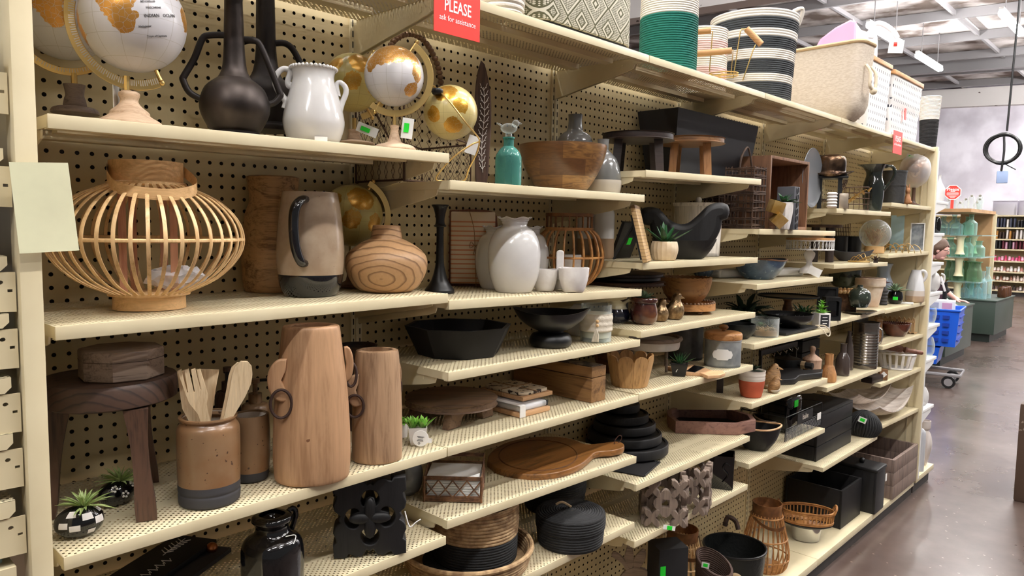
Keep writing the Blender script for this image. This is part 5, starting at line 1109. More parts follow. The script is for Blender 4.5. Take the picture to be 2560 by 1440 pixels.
# ------------------------------------------------------------------
z = Z('3b')
p = N('photo_frame', 'bamboo-edged photo frame seen edge on, with black easel back', 'frame', P(1624, z, py=655, a=0)); CUR.a = p.a = p.fa+1.48
part('frame', M().box(-.07, .07, 0, .014, 0, .172, .002).xf(Matrix.Rotation(-.25, 4, 'X')), 'frame_bamboo'); part('back_board', M().box(-.06, .06, .015, .02, .01, .145).xf(Matrix.Rotation(-.25, 4, 'X')), 'black_matt')
part('easel_leg', M().box(-.02, .02, .0, .005, 0, .13).xf(Matrix.Translation((0, .105, .002)) @ Matrix.Rotation(.5, 4, 'X')), 'black_matt')
p = N('photo_frame', 'black photo frame on an easel, left of the bamboo-edged frame', 'frame', P(1553, z, py=645, a=0)); CUR.a = p.a = p.fa+.9
part('frame', M().box(-.05, .05, 0, .012, 0, .13, .002).xf(Matrix.Rotation(.4, 4, 'X')), 'black_satin'); part('green_sticker', M().box(-.0, .02, -.001, .0, .05, .075).xf(Matrix.Rotation(.4, 4, 'X')), 'green_sticker'); part('easel_leg', M().box(-.015, .015, .0, .005, 0, .11).xf(Matrix.Translation((0, .04, .002)) @ Matrix.Rotation(-.1, 4, 'X')), 'black_matt')
def potted(label, P_, pot, pmt, pl, plmt, py, wall=.003, name='potted_plant', soil=True, fn=None):
    p = N(name, label, 'plant', P_); lat('pot', pmt, pot, wall, fn=fn)
    r = [q for q in pot if q][-1]
    if soil: part('soil', M().lathe([(.0005, p.lz(r[1])-.004), (r[0]*p.h-.003, p.lz(r[1])-.004)], 24, 1, cap=False), 'soil')
    n, L, w, e0, e1, cu, sd = pl; part('foliage', rosette(n, L, w, e0, e1, cu, sd, (0, 0, p.lz(py)), .2, .004), plmt); return p
potted('spiky agave in a ribbed cream pot', P(1660, z, py=652, r=28), [(24, 648), (28, 645), (34, 622), (31, 603), (29, 601)], 'cream_clay', (13, .088, .019, .3, 1.4, -.25, 5), 'agave', 604, fn=lambda x, y, zz, a, r: (x*(1+.03*cos(18*a)), y*(1+.03*cos(18*a)), zz))
p = N('bird_bowl', 'black wooden bird-shaped bowl, lower of the stacked pair', 'bowl', P(1708, z, py=648, r=40), 'black bird-shaped bowls')
def birdbowl(y0, y1, rx, lift):
    q = [(rx*.45*p.h, p.lz(y0)), (rx*.62*p.h, p.lz(y0)+.002), (rx*.85*p.h, p.lz((y0+y1)/2)), (rx*p.h, p.lz(y1))]
    return M().lathe(hollow(q, .006), 40, 3, sy=.6, fn=lambda x, y, zz, a, r: (x, y, zz+lift*abs(x/(rx*p.h))**3*max(0, (zz-p.lz(y0))/max(.001, p.lz(y1)-p.lz(y0)))))
part('bowl', birdbowl(647, 602, 82, .006), 'black_wood')
p = N('bird_bowl', 'black wooden bird-shaped bowl with raised head and tail, upper of the pair', 'bowl', P(0, z+.045, X=p.loc.x, Y=p.loc.y), 'black bird-shaped bowls')
o_ = spline([(1634, 552), (1612, 549), (1608, 541), (1612, 535), (1636, 536), (1660, 560), (1690, 574), (1722, 572), (1750, 550), (1772, 528), (1788, 522), (1801, 523), (1801, 535), (1787, 541), (1784, 566), (1772, 592), (1750, p.y0-1), (1664, p.y0-1), (1645, 590)], 3)
part('bird', M().plate([poly2(o_)], .085, 0, .02), 'black_wood'); part('hollow', M().ball((0, 0, p.lz(572)), .042, .022, .006, 16), 'black_matt')
p = N('canister', 'white washed wooden canister with knobbed lid behind the black bird bowls', 'canister', P(1742, z, Y=.2)); b = p.y0
lat('body', 'whitewash', [(56, b), None, (56, b), (60, 526)], n=40); lat('lid', 'whitewash', [(62, 526), None, (63, 525), (65, 518), None, (60, 517), (10, 515)], n=40); part('knob', M().ball((0, 0, p.lz(510)), 8*p.s, n=14), 'whitewash')
# ------------------------------------------------------------------
z = Z('3c')
p = N('cake_stand', 'two-tier dark reddish wooden cake stand in the back corner', 'cake stand', P(1560, z, Y=.22)); b = p.y0
for i, (y, r) in enumerate(((711, 96), (690, 94))): part('plate', M().lathe([(.0005, p.lz(y)), (r*p.h-.003, p.lz(y)), (r*p.h, p.lz(y)+.003), (r*p.h, p.lz(y)+.010), (r*p.h-.003, p.lz(y)+.013), (.0005, p.lz(y)+.013)], 44, 2), 'ebony' if i else 'walnut')
lat('stem', 'black_satin', [(40, b), None, (40, b-3), (12, b-12), (10, 714)]); lat('spacer', 'black_satin', [(88, 697), (88, 691)])
p = N('riser_stand', 'small round wooden riser with beaded rim and bun feet', 'riser', P(1716, z, Y=.17)); R = 72*p.h
part('tray', M().lathe([(.0005, .012), (R, .012), None, (R, .036), None, (R-.012, .036), None, (R-.012, .03), (.0005, .03)], 44, 1), 'lid_oak'); m = M()
for i in range(44): a = 2*pi*i/44; m.ball(((R-.006)*cos(a), (R-.006)*sin(a), .038), .0052, n=8)
part('beaded_rim', m, 'wood_ring')
for a in (.6, 2.2, 3.7, 5.3): part('bun_foot', M().ball((R*.8*cos(a), R*.8*sin(a), .0075), .011, .011, .0075, 12), 'walnut')
p = N('wooden_bowl', 'round wooden bowl with notched rim, standing on the small beaded riser', 'bowl', P(0, z+.0305, X=p.loc.x-.01, Y=p.loc.y)); b = p.y0
lat('bowl', 'carved_bowl', [(26, b), (32, b-1), (52, b-22), (62, b-46), (65, b-68)], .006, n=72, fn=lambda x, y, zz, a, r: (x, y, zz+(.0016*sin(30*a) if zz > (66-2)*p.s else 0)))
p = N('glazed_pot', 'ruffle-rimmed cream and blue drip pot with dark red succulent', 'plant', P(1541, z, py=808, r=28)); lat('pot', 'drip_glaze', [(26, 804), (32, 798), (34, 784), (28, 770)]); lat('collar', 'cream_glaze', [(28, 772), (23, 764), (24, 756), (33, 749), (36, 747)], .002, n=60, k=3, fn=lambda x, y, zz, a, r: (x, y, zz+.003*sin(7*a)*max(0, (zz-p.lz(758))/.012))); part('succulent', rosette(16, .036, .016, .3, 1.3, -.3, 4, (0, 0, p.lz(756))), 'red_leaf')
p = N('glazed_pot', 'glossy plum-brown pot with grey-green succulent', 'plant', P(1609, z, py=812, r=26)); lat('pot', 'plum_glaze', [(24, 808), (32, 800), (35, 782), (32, 766), (29, 756), None, (33, 754), (34, 746), (31, 742)], .003); part('soil', M().lathe([(.0005, p.lz(744)), (29*p.h, p.lz(744))], 24, 1, cap=False), 'soil'); part('succulent', rosette(18, .042, .015, .1, 1.2, -.2, 9, (0, 0, p.lz(746)), .2, .004), 'grey_leaf')
def bird(label, px, py, s_, face):
    p = N('bird_figurine', label, 'figurine', P(px, z, py=py, r=s_*.8), 'gold textured bird figurines'); k = s_*p.h
    part('bird', M().lathe([(.55*k, 0), (.8*k, .15*k), (1.*k, .8*k), (.9*k, 1.4*k), (.62*k, 1.8*k), (.5*k, 2.1*k), (.48*k, 2.4*k), (.34*k, 2.72*k), (.001, 2.85*k)], 24, 3, sy=.85, fn=lambda x, y, zz, a, r: (x+face*(.25*k*(zz/k-1)**2*.35 if zz > k else -.1*k*(x*face < 0)*(1-zz/k)), y, zz)).tube([(face*.5*k, 0, 2.35*k), (face*1.0*k, 0, 2.25*k)], [.2*k, .02*k], 8).tube([(-face*.6*k, 0, .9*k), (-face*1.25*k, 0, 1.15*k)], [.4*k, .12*k], 8), 'gold_bird')
bird('gold bird figurine at the right, looking left', 1686, 800, 24, 1); bird('gold bird figurine tucked beside the plum-brown pot', 1651, 805, 20, 1)
# ------------------------------------------------------------------
z = Z('3d')
p = N('petal_bowl', 'wooden bowl of upright staves with scalloped petal rim', 'bowl', P(1573, z, py=974, r=45)); m = M()
n = 9
for i in range(n):
    v = []; f = []; q = 10; hN = 8
    for j in range(hN+1):
        for t in range(q+1):
            u = t/q-.5; a = 2*pi*(i+.5+u*.985)/n; top = p.lz(895)+(.018*sqrt(max(0, 1-(2*u)**2)))-.006; zz = top*j/hN; rr = (45+14*(j/hN)**.9)*p.h
            v.append((rr*cos(a), rr*sin(a), zz))
    k = len(v); v += [(x*(1-.006/sqrt(x*x+y*y)), y*(1-.006/sqrt(x*x+y*y)), zz) for x, y, zz in v]
    for j in range(hN):
        for t in range(q): b_ = j*(q+1)+t; f += [(b_, b_+1, b_+q+2, b_+q+1), (k+b_+q+1, k+b_+q+2, k+b_+1, k+b_)]
    for t in range(q): b_ = hN*(q+1)+t; f += [(b_, b_+1, k+b_+1, k+b_), (t+1, t, k+t, k+t+1)]
    for j in range(hN): b_ = j*(q+1); f += [(b_, b_+q+1, k+b_+q+1, k+b_), (b_+q, k+b_+q, k+b_+2*q+1, b_+2*q+1)]
    part('stave', M().add(v, f), 'petal_wood')
part('bottom', M().lathe([(.0005, .002), (43*p.h, .002), (43*p.h, .006), (.0005, .006)], 30, 1), 'petal_wood')
p = N('wooden_bowl', 'brown wooden bowl in the shade behind the petal-rimmed bowl', 'bowl', P(1524, z, Y=.27)); b = p.y0; lat('bowl', 'acacia_dark', [(24, b), (28, b-2), (40, b-34), (44, b-62)], .005)
p = N('wire_tray', 'round tray with stitched grey rim and white bottom, on the shelf behind the petal bowl', 'tray', P(1622, z, Y=.22)); k_ = p.lz(866)
lat('tray', 'white_matt', [(70, 868), (74, 866), (76, 850), (76, 840)], .004, n=44); part('stitched_rim', M().ring((0, 0, p.lz(843)), 77*p.h, 77*p.h, .0075, 44, 7), 'basket_rim')
for a in (pi/4, 3*pi/4, 5*pi/4, 7*pi/4): part('leg', M().tube([(60*p.h*cos(a), 60*p.h*sin(a), k_), (60*p.h*cos(a), 60*p.h*sin(a), 0)], .005, 8), 'basket_rim')
def canister(label, P_, r, top, mt, lid, cx, plate):
    p = N('canister', label, 'canister', P_, 'galvanized canisters with oval label plates'); b = p.y0
    lat('can', mt, [(r, b), None, (r, b), (r, top+4), None, (r+1, top+3), (r+1, top)], n=48)
    if lid:
        lat('lid', 'lid_oak', [(r+1, top), (r+2, top-3), (r+1, top-14), (r-8, top-18), (4, top-19)], n=48); part('knob', M().ball((0, 0, p.lz(top-29)), 12*p.s, 12*p.s, 7*p.s, 16).tube([(0, 0, p.lz(top-18)), (0, 0, p.lz(top-26))], .006, 10), 'carved_bowl')
    w_, h_, y = plate; m = M(); R = r*p.h+.0015; v = []; k = 16
    for i in range(k+1):
        u = 2*i/k-1; hh = h_*p.s/2*(1 if abs(u) < .6 else .72 if abs(u) < .8 else .72*sqrt(max(.02, 1-((abs(u)-.8)/.2)**2))); x = u*w_/2*p.h
        for rr in (R, R-.003): v += [(rr*sin(x/R), -rr*cos(x/R), p.lz(y)-hh), (rr*sin(x/R), -rr*cos(x/R), p.lz(y)+hh)]
    m.add(v, [(i*4, i*4+4, i*4+5, i*4+1) for i in range(k)]+[(i*4+1, i*4+5, i*4+7, i*4+3) for i in range(k)]+[(i*4+2, i*4+6, i*4+4, i*4) for i in range(k)]); part('label_plate', m, 'tag_white' if lid else 'galvanized_dull')
canister('galvanized canister with wooden knob lid and white label plate, in front', P(1805, z, py=918, r=42), 46, 848, 'galvanized', True, 1805, (52, 26, 882))
canister('dull galvanized canister without a lid, in shade behind the lidded one', P(1710, z, Y=.25), 46, 812, 'galvanized_dull', False, 1710, (54, 26, 858))
sqf = lambda x, y, zz, a, r: (max(-abs(r)*.78, min(abs(r)*.78, x*1.2)), max(-abs(r)*.78, min(abs(r)*.78, y*1.2)), zz)
potted('spiky haworthia in a square black pot with a white thread tag', P(1697, z, py=942, r=18), [(19, 940), (20, 938), (27, 912), (27, 908)], 'black_satin', (22, .058, .007, .25, 1.4, -.1, 6), 'agave', 912, fn=sqf); tub('tag_thread', 'tag_white', [(1700, 915, -.024), (1692, 925, -.024), (1690, 930, -.024)], 1)
p = N('paddle_board', 'small pale paddle board with chalk panel lying before the canisters', 'board', P(1752, z, py=928, a=0))
part('board', M().slab([fpoly([(1668, 916), (1716, 930), (1752, 931), (1770, 938), (1800, 936), (1812, 931), (1806, 926), (1780, 926), (1765, 920), (1735, 912), (1680, 915)], z+.012)], .012, .006, .002), 'board_pale'); part('chalk_panel', M().slab([fpoly([(1716, 928), (1738, 931), (1762, 919), (1735, 914)], z+.012)], .002, .013), 'black_gloss')
# ------------------------------------------------------------------
z = Z('3e')
N0 = [(126, 1150, 1118), (118, 1120, 1090), (98, 1092, 1066), (84, 1068, 1042), (64, 1044, 1012)]
cen = P(1566, z, Y=.212); zz = z+.0078
lab = ('lowest and widest', 'second from the bottom', 'middle', 'second from the top', 'topmost and smallest')
for i, (r, hh) in enumerate(((104, .034), (93, .031), (78, .03), (66, .029), (45, .03))):
    p = N('wooden_tray', 'round black wooden tray, %s of the stacked five' % lab[i], 'tray', P(0, zz, X=cen.loc.x+.012*(i > 1)+.01*(i > 3), Y=cen.loc.y+.01*i), 'nested black wooden trays'); R = r*p.h
    part('tray', M().lathe([(R-.004, 0), (R, .004), (R, hh-.004), None, (R-.003, hh), None, (R-.011, hh), None, (R-.011, hh-.004), (.0005, hh-.004)], 48, 1), 'black_wood'); zz += hh+.0006
p = N('placemat', 'square black beaded placemat sticking out under the stacked trays', 'placemat', (onZ(1650, 1158, z), .25)); part('mat', M().box(-.16, .0, .0, .16, 0, .003, .001), 'black_matt'); m = M()
for i in range(26): m.ball((0, .003+i*.006, .003), .0032, n=6).ball((-.003-i*.006, 0, .003), .0032, n=6)
part('beaded_edge', m, 'black_satin')
p = N('wooden_tray', 'elongated octagonal reddish wooden tray with dark bottom', 'tray', P(1776, z, py=1086, a=0)); zb, zt = z+.002, z+.048
c8 = fpoly([(1690, 1052), (1847, 1057), (1889, 1048), (1880, 1036), (1822, 1018), (1690, 1015), (1668, 1024), (1672, 1038)], zt); c8 = [(x, min(y, .345-p.loc.y)) for x, y in c8]
part('rim', M().slab([c8, [(x*.9+.1*sum(q[0] for q in c8)/8, y*.9+.1*sum(q[1] for q in c8)/8) for x, y in c8]], .045, .0235, .001), 'pink_brown'); part('bottom', M().slab([c8], .004, .003), 'black_wood')
# ------------------------------------------------------------------
z = Z('3f')
def quatre(label, px, py, w_, h_, turn):
    p = N('fretwork_block', label, 'wall decor', P(px, z, py=py, r=w_*.25), 'carved grey-brown quatrefoil blocks'); CUR.a = p.a = p.fa+turn; W2 = w_/2*p.h; H2 = h_/2*p.s
    def blade(cx, cz):
        o = []
        for k in range(4):
            a = k*pi/2+pi/4; o += [(cx+W2*.42*cos(a+d)*q, cz+H2*.42*sin(a+d)*q) for d, q in ((-.42, .62), (-.2, .95), (0, 1.08), (.2, .95), (.42, .62), (.78, .28))]
        return o
    for y in (-W2*.98, W2*.75):
        m = M()
        for sx in (-1, 1):
            for sz in (-1, 1): m.plate([blade(sx*W2*.6, H2+sz*H2*.6)], .024, y, .002)
        m.plate([[(W2*.5*cos(2*pi*i/32)*(1+.12*cos(8*pi*i/32)), H2+H2*.5*sin(2*pi*i/32)*(1+.12*cos(8*pi*i/32))) for i in range(32)], rrect(-W2*.17, W2*.17, H2-H2*.17, H2+H2*.17, .002)], .022, y)
        part('face', m, 'grey_quatrefoil')
    for x in (-W2*.92, W2*.92):
        m = M()
        for sy in (-.6, .5):
            for sz in (-1, 1): m.plate([blade(sy*W2, H2+sz*H2*.6)], .02, 0, .002)
        m.plate([[(W2*.5*cos(2*pi*i/32), H2+H2*.5*sin(2*pi*i/32)) for i in range(32)], rrect(-W2*.2, W2*.2, H2-H2*.2, H2+H2*.2, .002)], .018, 0); part('face', m.xf(Matrix.Translation((x, 0, 0)) @ Matrix.Rotation(pi/2, 4, 'Z')), 'grey_quatrefoil')
    return p, W2
p, w2 = quatre('carved grey-brown quatrefoil block with a green price sticker, nearer one', 1655, 1310, 108, 122, .12)
part('price_tag', M().box(-.008, .03, -w2-.022, -w2-.02, .002, .016).xf(Matrix.Rotation(.12, 4, 'Y')), 'tag_white'); part('green_sticker', M().box(.004, .02, -w2-.0235, -w2-.022, .003, .016).xf(Matrix.Rotation(.12, 4, 'Y')), 'green_sticker', par=len(CUR.parts)-1)
quatre('carved grey-brown quatrefoil block, taller one behind beside the black vase', 1728, 1276, 84, 118, -.15)
p = N('vase', 'glossy black square vase with embossed side, next to the quatrefoil blocks', 'vase', P(1802, z, py=1222, r=30)); b = p.y0; lat('body', 'black_gloss', [(33, 1218), (36, 1214), (37, 1160), (38, 1136)], .005, fn=lambda x, y, zz, a, r: (max(-r*.82, min(r*.82, x*1.15)), max(-r*.82, min(r*.82, y*1.15)), zz), n=48, k=2); tub('embossed_swirl', 'black_gloss', [(1806, 1200, -.045), (1818, 1180, -.046), (1806, 1165, -.046), (1812, 1152, -.046), (1822, 1158, -.045)], 2)
# ================================================================== fourth bay
z = Z('4a')
def lattice(label, px0, px1, Y0, Y1, zh, nx, ny, nz, bands=True):
    x0, x1 = px0, px1; N('twig_basket', label, 'basket', (((x0+x1)/2, (Y0+Y1)/2, z), 0), 'brown twig lattice baskets'); r_ = random.Random(nx*7+nz); a, b = (x1-x0)/2, (Y1-Y0)/2; m = M(); j = lambda: r_.uniform(-.003, .003)
    for sx in range(nx+1):
        for y in (-b, b): u = -a+2*a*sx/nx; m.tube([(u+j(), y, 0), (u+j(), y, zh*.5), (u+j(), y, zh)], .0026, 5, k=2)
    for sy in range(1, ny):
        for x in (-a, a): u = -b+2*b*sy/ny; m.tube([(x, u+j(), 0), (x, u+j(), zh*.5), (x, u+j(), zh)], .0026, 5, k=2)
    part('upright_twigs', m, 'twig'); m = M()
    for k in range(nz+1):
        for d in (0, .006, .011) if k % 2 == 0 else (0, .005): h = .003+(zh-.014)*k/nz+d; m.tube([(-a, -b-.002, h+j()), (0, -b-.003, h+j()), (a, -b-.002, h+j()), (a+.002, 0, h+j()), (a, b, h+j()), (0, b, h+j()), (-a, b, h+j()), (-a-.002, 0, h+j())], .0023, 5, True)
    part('woven_twigs', m, 'twig'); return a, b
a, b = lattice('tall square twig lattice basket with a bent handle, next to the crate', 2.325, 2.43, .05, .165, .235, 4, 4, 7)
part('handle', M().tube([(-a, 0, .23), (-a*.8, .0, .27), (-.0, 0, .31), (a*.5, 0, .29), (a, 0, .23)], .004, 7, k=4), 'twig')
lattice('lower twig lattice basket left of the tall one', 2.31, 2.44, .18, .34, .16, 6, 6, 5)
x0 = max(2.445, Xat(1938, .03, z)); p = N('crate', 'brown wooden crate standing on end with open front', 'crate', P(0, z, X=x0, Y=.06, a=0)); L = Xat(2016, .06, z)-x0; H = onY(1975, 397, .06).z-z
for n_, q in (('side', (0, .012, 0, .24, 0, H)), ('side', (L-.012, L, 0, .24, 0, H)), ('end', (.012, L-.012, 0, .24, 0, .012)), ('end', (.012, L-.012, 0, .24, H-.012, H))): part(n_, M().box(*q, .001), 'crate_wood')
for k in range(3): part('back_slat', M().box(.013+k*(L-.026)/3+.004, .013+(k+1)*(L-.026)/3-.004, .232, .24, .012, H-.012), 'crate_wood')
p = potted('leafy faux succulent in a white fluted pot beside the upended crate', P(1957, z, Y=.0), [(14, 572), (16, 568), (22, 530), (23, 505)], 'white_matt', (14, .06, .022, .1, 1.3, .3, 12), 'agave', 507, fn=lambda x, y, zz, a, r: (x*(1+.04*cos(14*a)), y*(1+.04*cos(14*a)), zz))
p = N('cube_sculpture', 'gold leaf sculpture of two tumbling open cubes', 'sculpture', P(1940, z, Y=-.005)); q = M()
for (cx, cy, s_, r1, r2) in ((1937, 524, .024, .3, .5), (1945, 555, .023, .75, .35)):
    q = M().box(-s_, s_, -s_, s_, -s_, s_, .001).xf(Matrix.Translation((p.lx(cx), 0, max(p.lz(cy), s_*1.25 if cy > 540 else 0))) @ Matrix.Rotation(r1, 4, 'Y') @ Matrix.Rotation(r2, 4, 'Z')); part('cube', q, 'gold_leaf')
p = N('lattice_box', 'dark grey box with arched lattice side before the crate', 'box', P(0, z, X=Xat(1982, -.02, z), Y=-.02, a=0)); H = onY(1985, 468, 0).z-z
part('box', M().box(0, .05, 0, .07, 0, H, .002), 'slate'); m = M()
for k in range(6): m.ring((0, 0, 0), .009, .012, .0015, 16, 4); m.xf(Matrix.Translation((.026, -.002, .015+k*(H-.03)/5)) @ Matrix.Rotation(pi/2, 4, 'X'), len(m.v)-64)
part('lattice', m, 'black_satin')
z = Z('4b')
p = N('bowl', 'wide speckled blue glazed bowl with wavy rusty rim', 'bowl', P(1896, z, py=699, r=36)); q = [(36, 697), (40, 694), (56, 676), (66, 656), (69, 648)]; fn = lambda x, y, zz, a, r: (x, y, zz+.003*sin(3*a)*max(0, zz/.07))
lat('bowl', 'blue_glaze', q, .004, n=56, fn=fn); part('rim', M().ring((0, 0, 0), 68.5*p.h, 68.5*p.h, .003, 56, 6, fn=lambda x, y, zz: (x, y, p.lz(648)+.003*sin(3*atan2(y, x)))), 'rim_rust')
p = N('bowl', 'small blue glazed bowl deep in the shade left of the wide blue bowl', 'bowl', P(1757, z, Y=.305)); b = p.y0; lat('bowl', 'blue_glaze', [(16, b), (18, b-2), (26, b-16), (30, b-36)], .004)
p = N('cake_stand', 'white cake stand with pierced metal rim and wooden top', 'cake stand', P(2021, z, Y=.07)); R = 60*p.h
lat('pedestal', 'white_matt', [(24, 690), (22, 680), (10, 672), (7, 662), (13, 650), (14, 640), (8, 634), (20, 631)], n=28); b0, b1 = p.lz(631), p.lz(609)
part('wooden_top', M().lathe([(.0005, b1+.002), (R, b1+.002), None, (R+.002, b1+.004), (R+.002, b1+.011), None, (.0005, b1+.012)], 48, 1), 'rim_wood'); m = M()
for zz in (b0, b1): m.ring((0, 0, zz), R, R, .0022, 48, 6)
for k in range(34):
    c = 2*pi*k/34; m.tube([((R)*cos(c+.13*cos(t)), R*sin(c+.13*cos(t)), (b0+b1)/2+(b1-b0)*.48*sin(t)) for t in [2*pi*i/14 for i in range(14)]], .001, 4, True)
part('pierced_rim', m, 'white_metal'); lat('under_plate', 'white_metal', [(58, 632), (58, 630)])
tagcard(2036, 684, 30, 20, .4, -.075, False)
p = N('folded_board', 'long white padded board lying behind the blue bowl', 'board', P(0, z, X=2.48, Y=.255, a=-.3)); part('board', M().box(0, .52, 0, .08, 0, .034, .012, 3), 'paper_white')
z = Z('4c')
p = N('terrarium', 'glass dish terrarium with pebbles and pale succulent', 'terrarium', P(1911, z, py=845, r=34)); lat('glass', 'clear_glass', [(35, 842), (36, 839), (36, 796)], .002, n=40, k=1); lat('sand', 'sand', [(33, 839), (33, 828), None, (20, 824), (1, 822)]); m = M(); r_ = random.Random(2)
for k in range(60): a, q = r_.uniform(0, 6.28), sqrt(r_.random())*31*p.h; m.ball((q*cos(a), q*sin(a), p.lz(825)+r_.uniform(0, .006)), r_.uniform(.003, .0055), n=7)
part('pebbles', m, 'pebbles'); part('succulent', rosette(22, .026, .011, .2, 1.3, -.2, 3, (-12*p.h, 0, p.lz(818))), 'grey_leaf'); part('dark_succulent', rosette(9, .05, .008, .5, 1.3, .0, 4, (12*p.h, .01, p.lz(820))), 'dark_leaf')
def stand(label, px, Y, plate, stem, mt, smt, lip=.004):
    p = N('cake_stand', label, 'cake stand', P(px, z, Y=Y)); lat('plate', mt, [(4, plate[1]+6), (plate[0]*.9, plate[1]+5), (plate[0], plate[1])], lip, n=48); b = p.y0; lat('pedestal', smt, [(stem, b), (stem*.8, b-5), (stem*.4, b-18), (stem*.5, (b+plate[1])/2), (stem*.36, plate[1]+16), (stem*.8, plate[1]+6)], n=24)
stand('flat black cake stand on a brown turned pedestal', 1967, .2, (78, 736), 26, 'black_satin', 'acacia_dark')
p = N('serving_bowl', 'shallow black bowl with ridged inside under the flat black cake stand', 'bowl', P(1967, z+.0125, Y=.1)); b = p.y0; lat('bowl', 'black_satin', [(24, b-3), (40, b-5), (62, b-20), (66, b-34)], .004, n=48); m = M()
for k in range(11): x = (-50+10*k)*p.h; m.tube([(x, -.03, p.lz(b-26)), (x, .05, p.lz(b-26))], .002, 5)
part('ridges', m, 'black_satin'); lat('foot', 'black_satin', [(30, b), (26, b-4)])
p = N('serving_board', 'thin black serving board with white rope loop over the shelf edge', 'board', P(0, z, X=Xat(1952, .02, z)+.05, Y=.02, a=0)); part('board', M().box(0, .33, 0, .12, 0, .012, .002), 'black_wood'); part('rope_loop', M().tube([(.33, .01, .012), (.36, -.02, .012), (.385, -.035, -.012), (.38, -.036, -.032), (.355, -.034, -.03), (.345, -.024, -.01), (.335, 0, .013)], .0025, 6, k=4), 'rope_natural')
p = N('herb_box', 'white square pot with chalkboard front holding a bright succulent', 'plant', P(2052, z, Y=.035, a=None)); CUR.a = p.a = p.fa+.55; w_ = 17*p.h; H = p.lz(775)-p.lz(812)
part('pot', M().box(-w_, w_, -w_, w_, 0, H, .002), 'white_matt'); part('chalkboard', M().box(-w_*.72, w_*.72, -w_-.001, -w_, .006, H-.006), 'chalk'); m = M()
for k, (w1, z1) in enumerate(((.4, .7), (.5, .5), (.35, .3))): m.box(-w_*w1, w_*w1, -w_-.0018, -w_-.001, H*z1, H*z1+.0025)
part('chalk_lines', m, 'print_white', 1); part('foliage', M().join(rosette(24, .042, .013, .2, 1.35, .3, 3, (0, 0, H-.005))).join(rosette(16, .034, .011, .3, 1.4, .2, 5, (0, 0, H+.02))).join(rosette(10, .024, .008, .4, 1.5, .1, 7, (0, 0, H+.042))), 'succulent')
def trailing(label, px, Y, L, n, mt, seed, pot=('white_matt', 16)):
    p = N('potted_plant', label, 'plant', P(px, z, Y=Y)); r_ = random.Random(seed); k = pot[1]*p.h; part('pot', M().lathe(hollow([(k*.7, 0), (k*.8, .001), (k, .04)], .003), 24, 1), pot[0]); m = M()
    for i in range(n): a = r_.uniform(0, 6.28); q = r_.uniform(.2, 1); leaf(m, (q*k*cos(a), q*k*sin(a), .036+r_.uniform(0, L*.5)), a, r_.uniform(-.4, 1.3), L*r_.uniform(.4, .8), L*.2, .7)
    part('foliage', m, mt)
trailing('bushy green plant in a pale pot left of the chalkboard pot', 2008, .165, .05, 60, 'agave', 2, ('grey_cream', 20))
trailing('dark leafy plant in the shade at the back, left of the flat black cake stand', 1858, .2, .13, 46, 'dark_leaf', 3, ('black_satin', 22))
p = N('bowl', 'speckled black bowl with a looped twist tie, behind the glass terrarium', 'bowl', P(1846, z, Y=.12)); b = p.y0; lat('bowl', 'hammered_black', [(22, b), (26, b-2), (40, b-18), (42, b-36)], .004); tub('twist_tie', 'tag_white', [(1832, b-34, -.05), (1836, b-20, -.055), (1848, b-24, -.055)], .8)
z = Z('4d')
p = potted('orange dipped pot with cream ribbed top and dark plant', P(1877, z, py=998, r=26), [(24, 994), (27, 990), (32, 965), (33, 952)], 'terracotta', (14, .05, .02, .2, 1.2, .3, 4), 'dark_leaf', 930, soil=False); lat('cream_top', 'cream_inside', [(33, 952), (34, 946), (33.4, 942), (34.4, 938), (33.8, 934), (34.6, 928)], .003, n=40, k=2)
def wbird(label, px, py, s_, Y=None):
    p = N('bird_figurine', label, 'figurine', P(px, z, py=py, r=s_*.8), 'woven straw bird figurines'); k = s_*p.h
    part('body', M().lathe([(.5*k, 0), (.75*k, .2*k), (.95*k, .9*k), (.9*k, 1.5*k), (.66*k, 2.*k), (.52*k, 2.3*k), (.3*k, 2.7*k), (.001, 2.82*k)], 24, 3, fn=lambda x, y, zz, a, r: (x+.22*k*(zz/k-1), y, zz)), 'bird_straw'); part('belly', M().lathe([(.46*k, -.0+.001), (.78*k, .2*k), (.9*k, .55*k), (.5*k, .62*k)], 20, 2, fn=lambda x, y, zz, a, r: (x+.03*k, y-.03*k, zz)), 'grey_cream'); part('beak', M().tube([(.75*k, 0, 2.3*k), (1.25*k, 0, 2.2*k)], [.2*k, .02*k], 8), 'bird_straw'); part('eye', M().ball((.62*k, -.42*k, 2.36*k), .07*k, n=8), 'black_gloss')
wbird('woven straw bird figurine, larger one behind the orange pot', 1926, 975, 24); wbird('woven straw bird figurine, smaller one nearest the shelf edge', 1934, 985, 16)
p = N('serving_board', 'black wooden pan-shaped serving dish with a twine-tied handle', 'dish', P(1975, z, py=956, a=0)); o_ = fpoly([(1938, 952), (1952, 962), (1985, 960), (1996, 950), (2052, 944), (2053, 936), (2006, 938), (1990, 930), (1950, 936)], z); part('pan', M().slab([o_], .026, .0135, .005), 'black_wood')
p = N('jar', 'small pale turned wooden finial jar', 'jar', P(2029, z, Y=.1)); b = p.y0; lat('jar', 'finial_wood', [(18, b), (22, b-3), (24, 906), (24, 900)], n=28); lat('lid', 'finial_wood', [(25, 900), (24, 896), (12, 888), (7, 884), (6, 878), (8, 872), (6, 866), (1, 864)], n=28)
p = N('hook_rack', 'black metal rack with wire hooks in the shade', 'rack', P(0, z, X=Xat(1900, .2, z), Y=.2, a=0)); part('rail', M().box(0, .4, 0, .012, .1, .125), 'black_satin')
for k in range(6): part('hook', M().tube([(.03+.065*k, -.002, .105), (.03+.065*k, -.02, .09), (.03+.065*k, -.022, .105)], .002, 5), 'chrome')
for x in (.005, .385): part('leg', M().box(x, x+.01, 0, .012, 0, .1), 'black_satin')
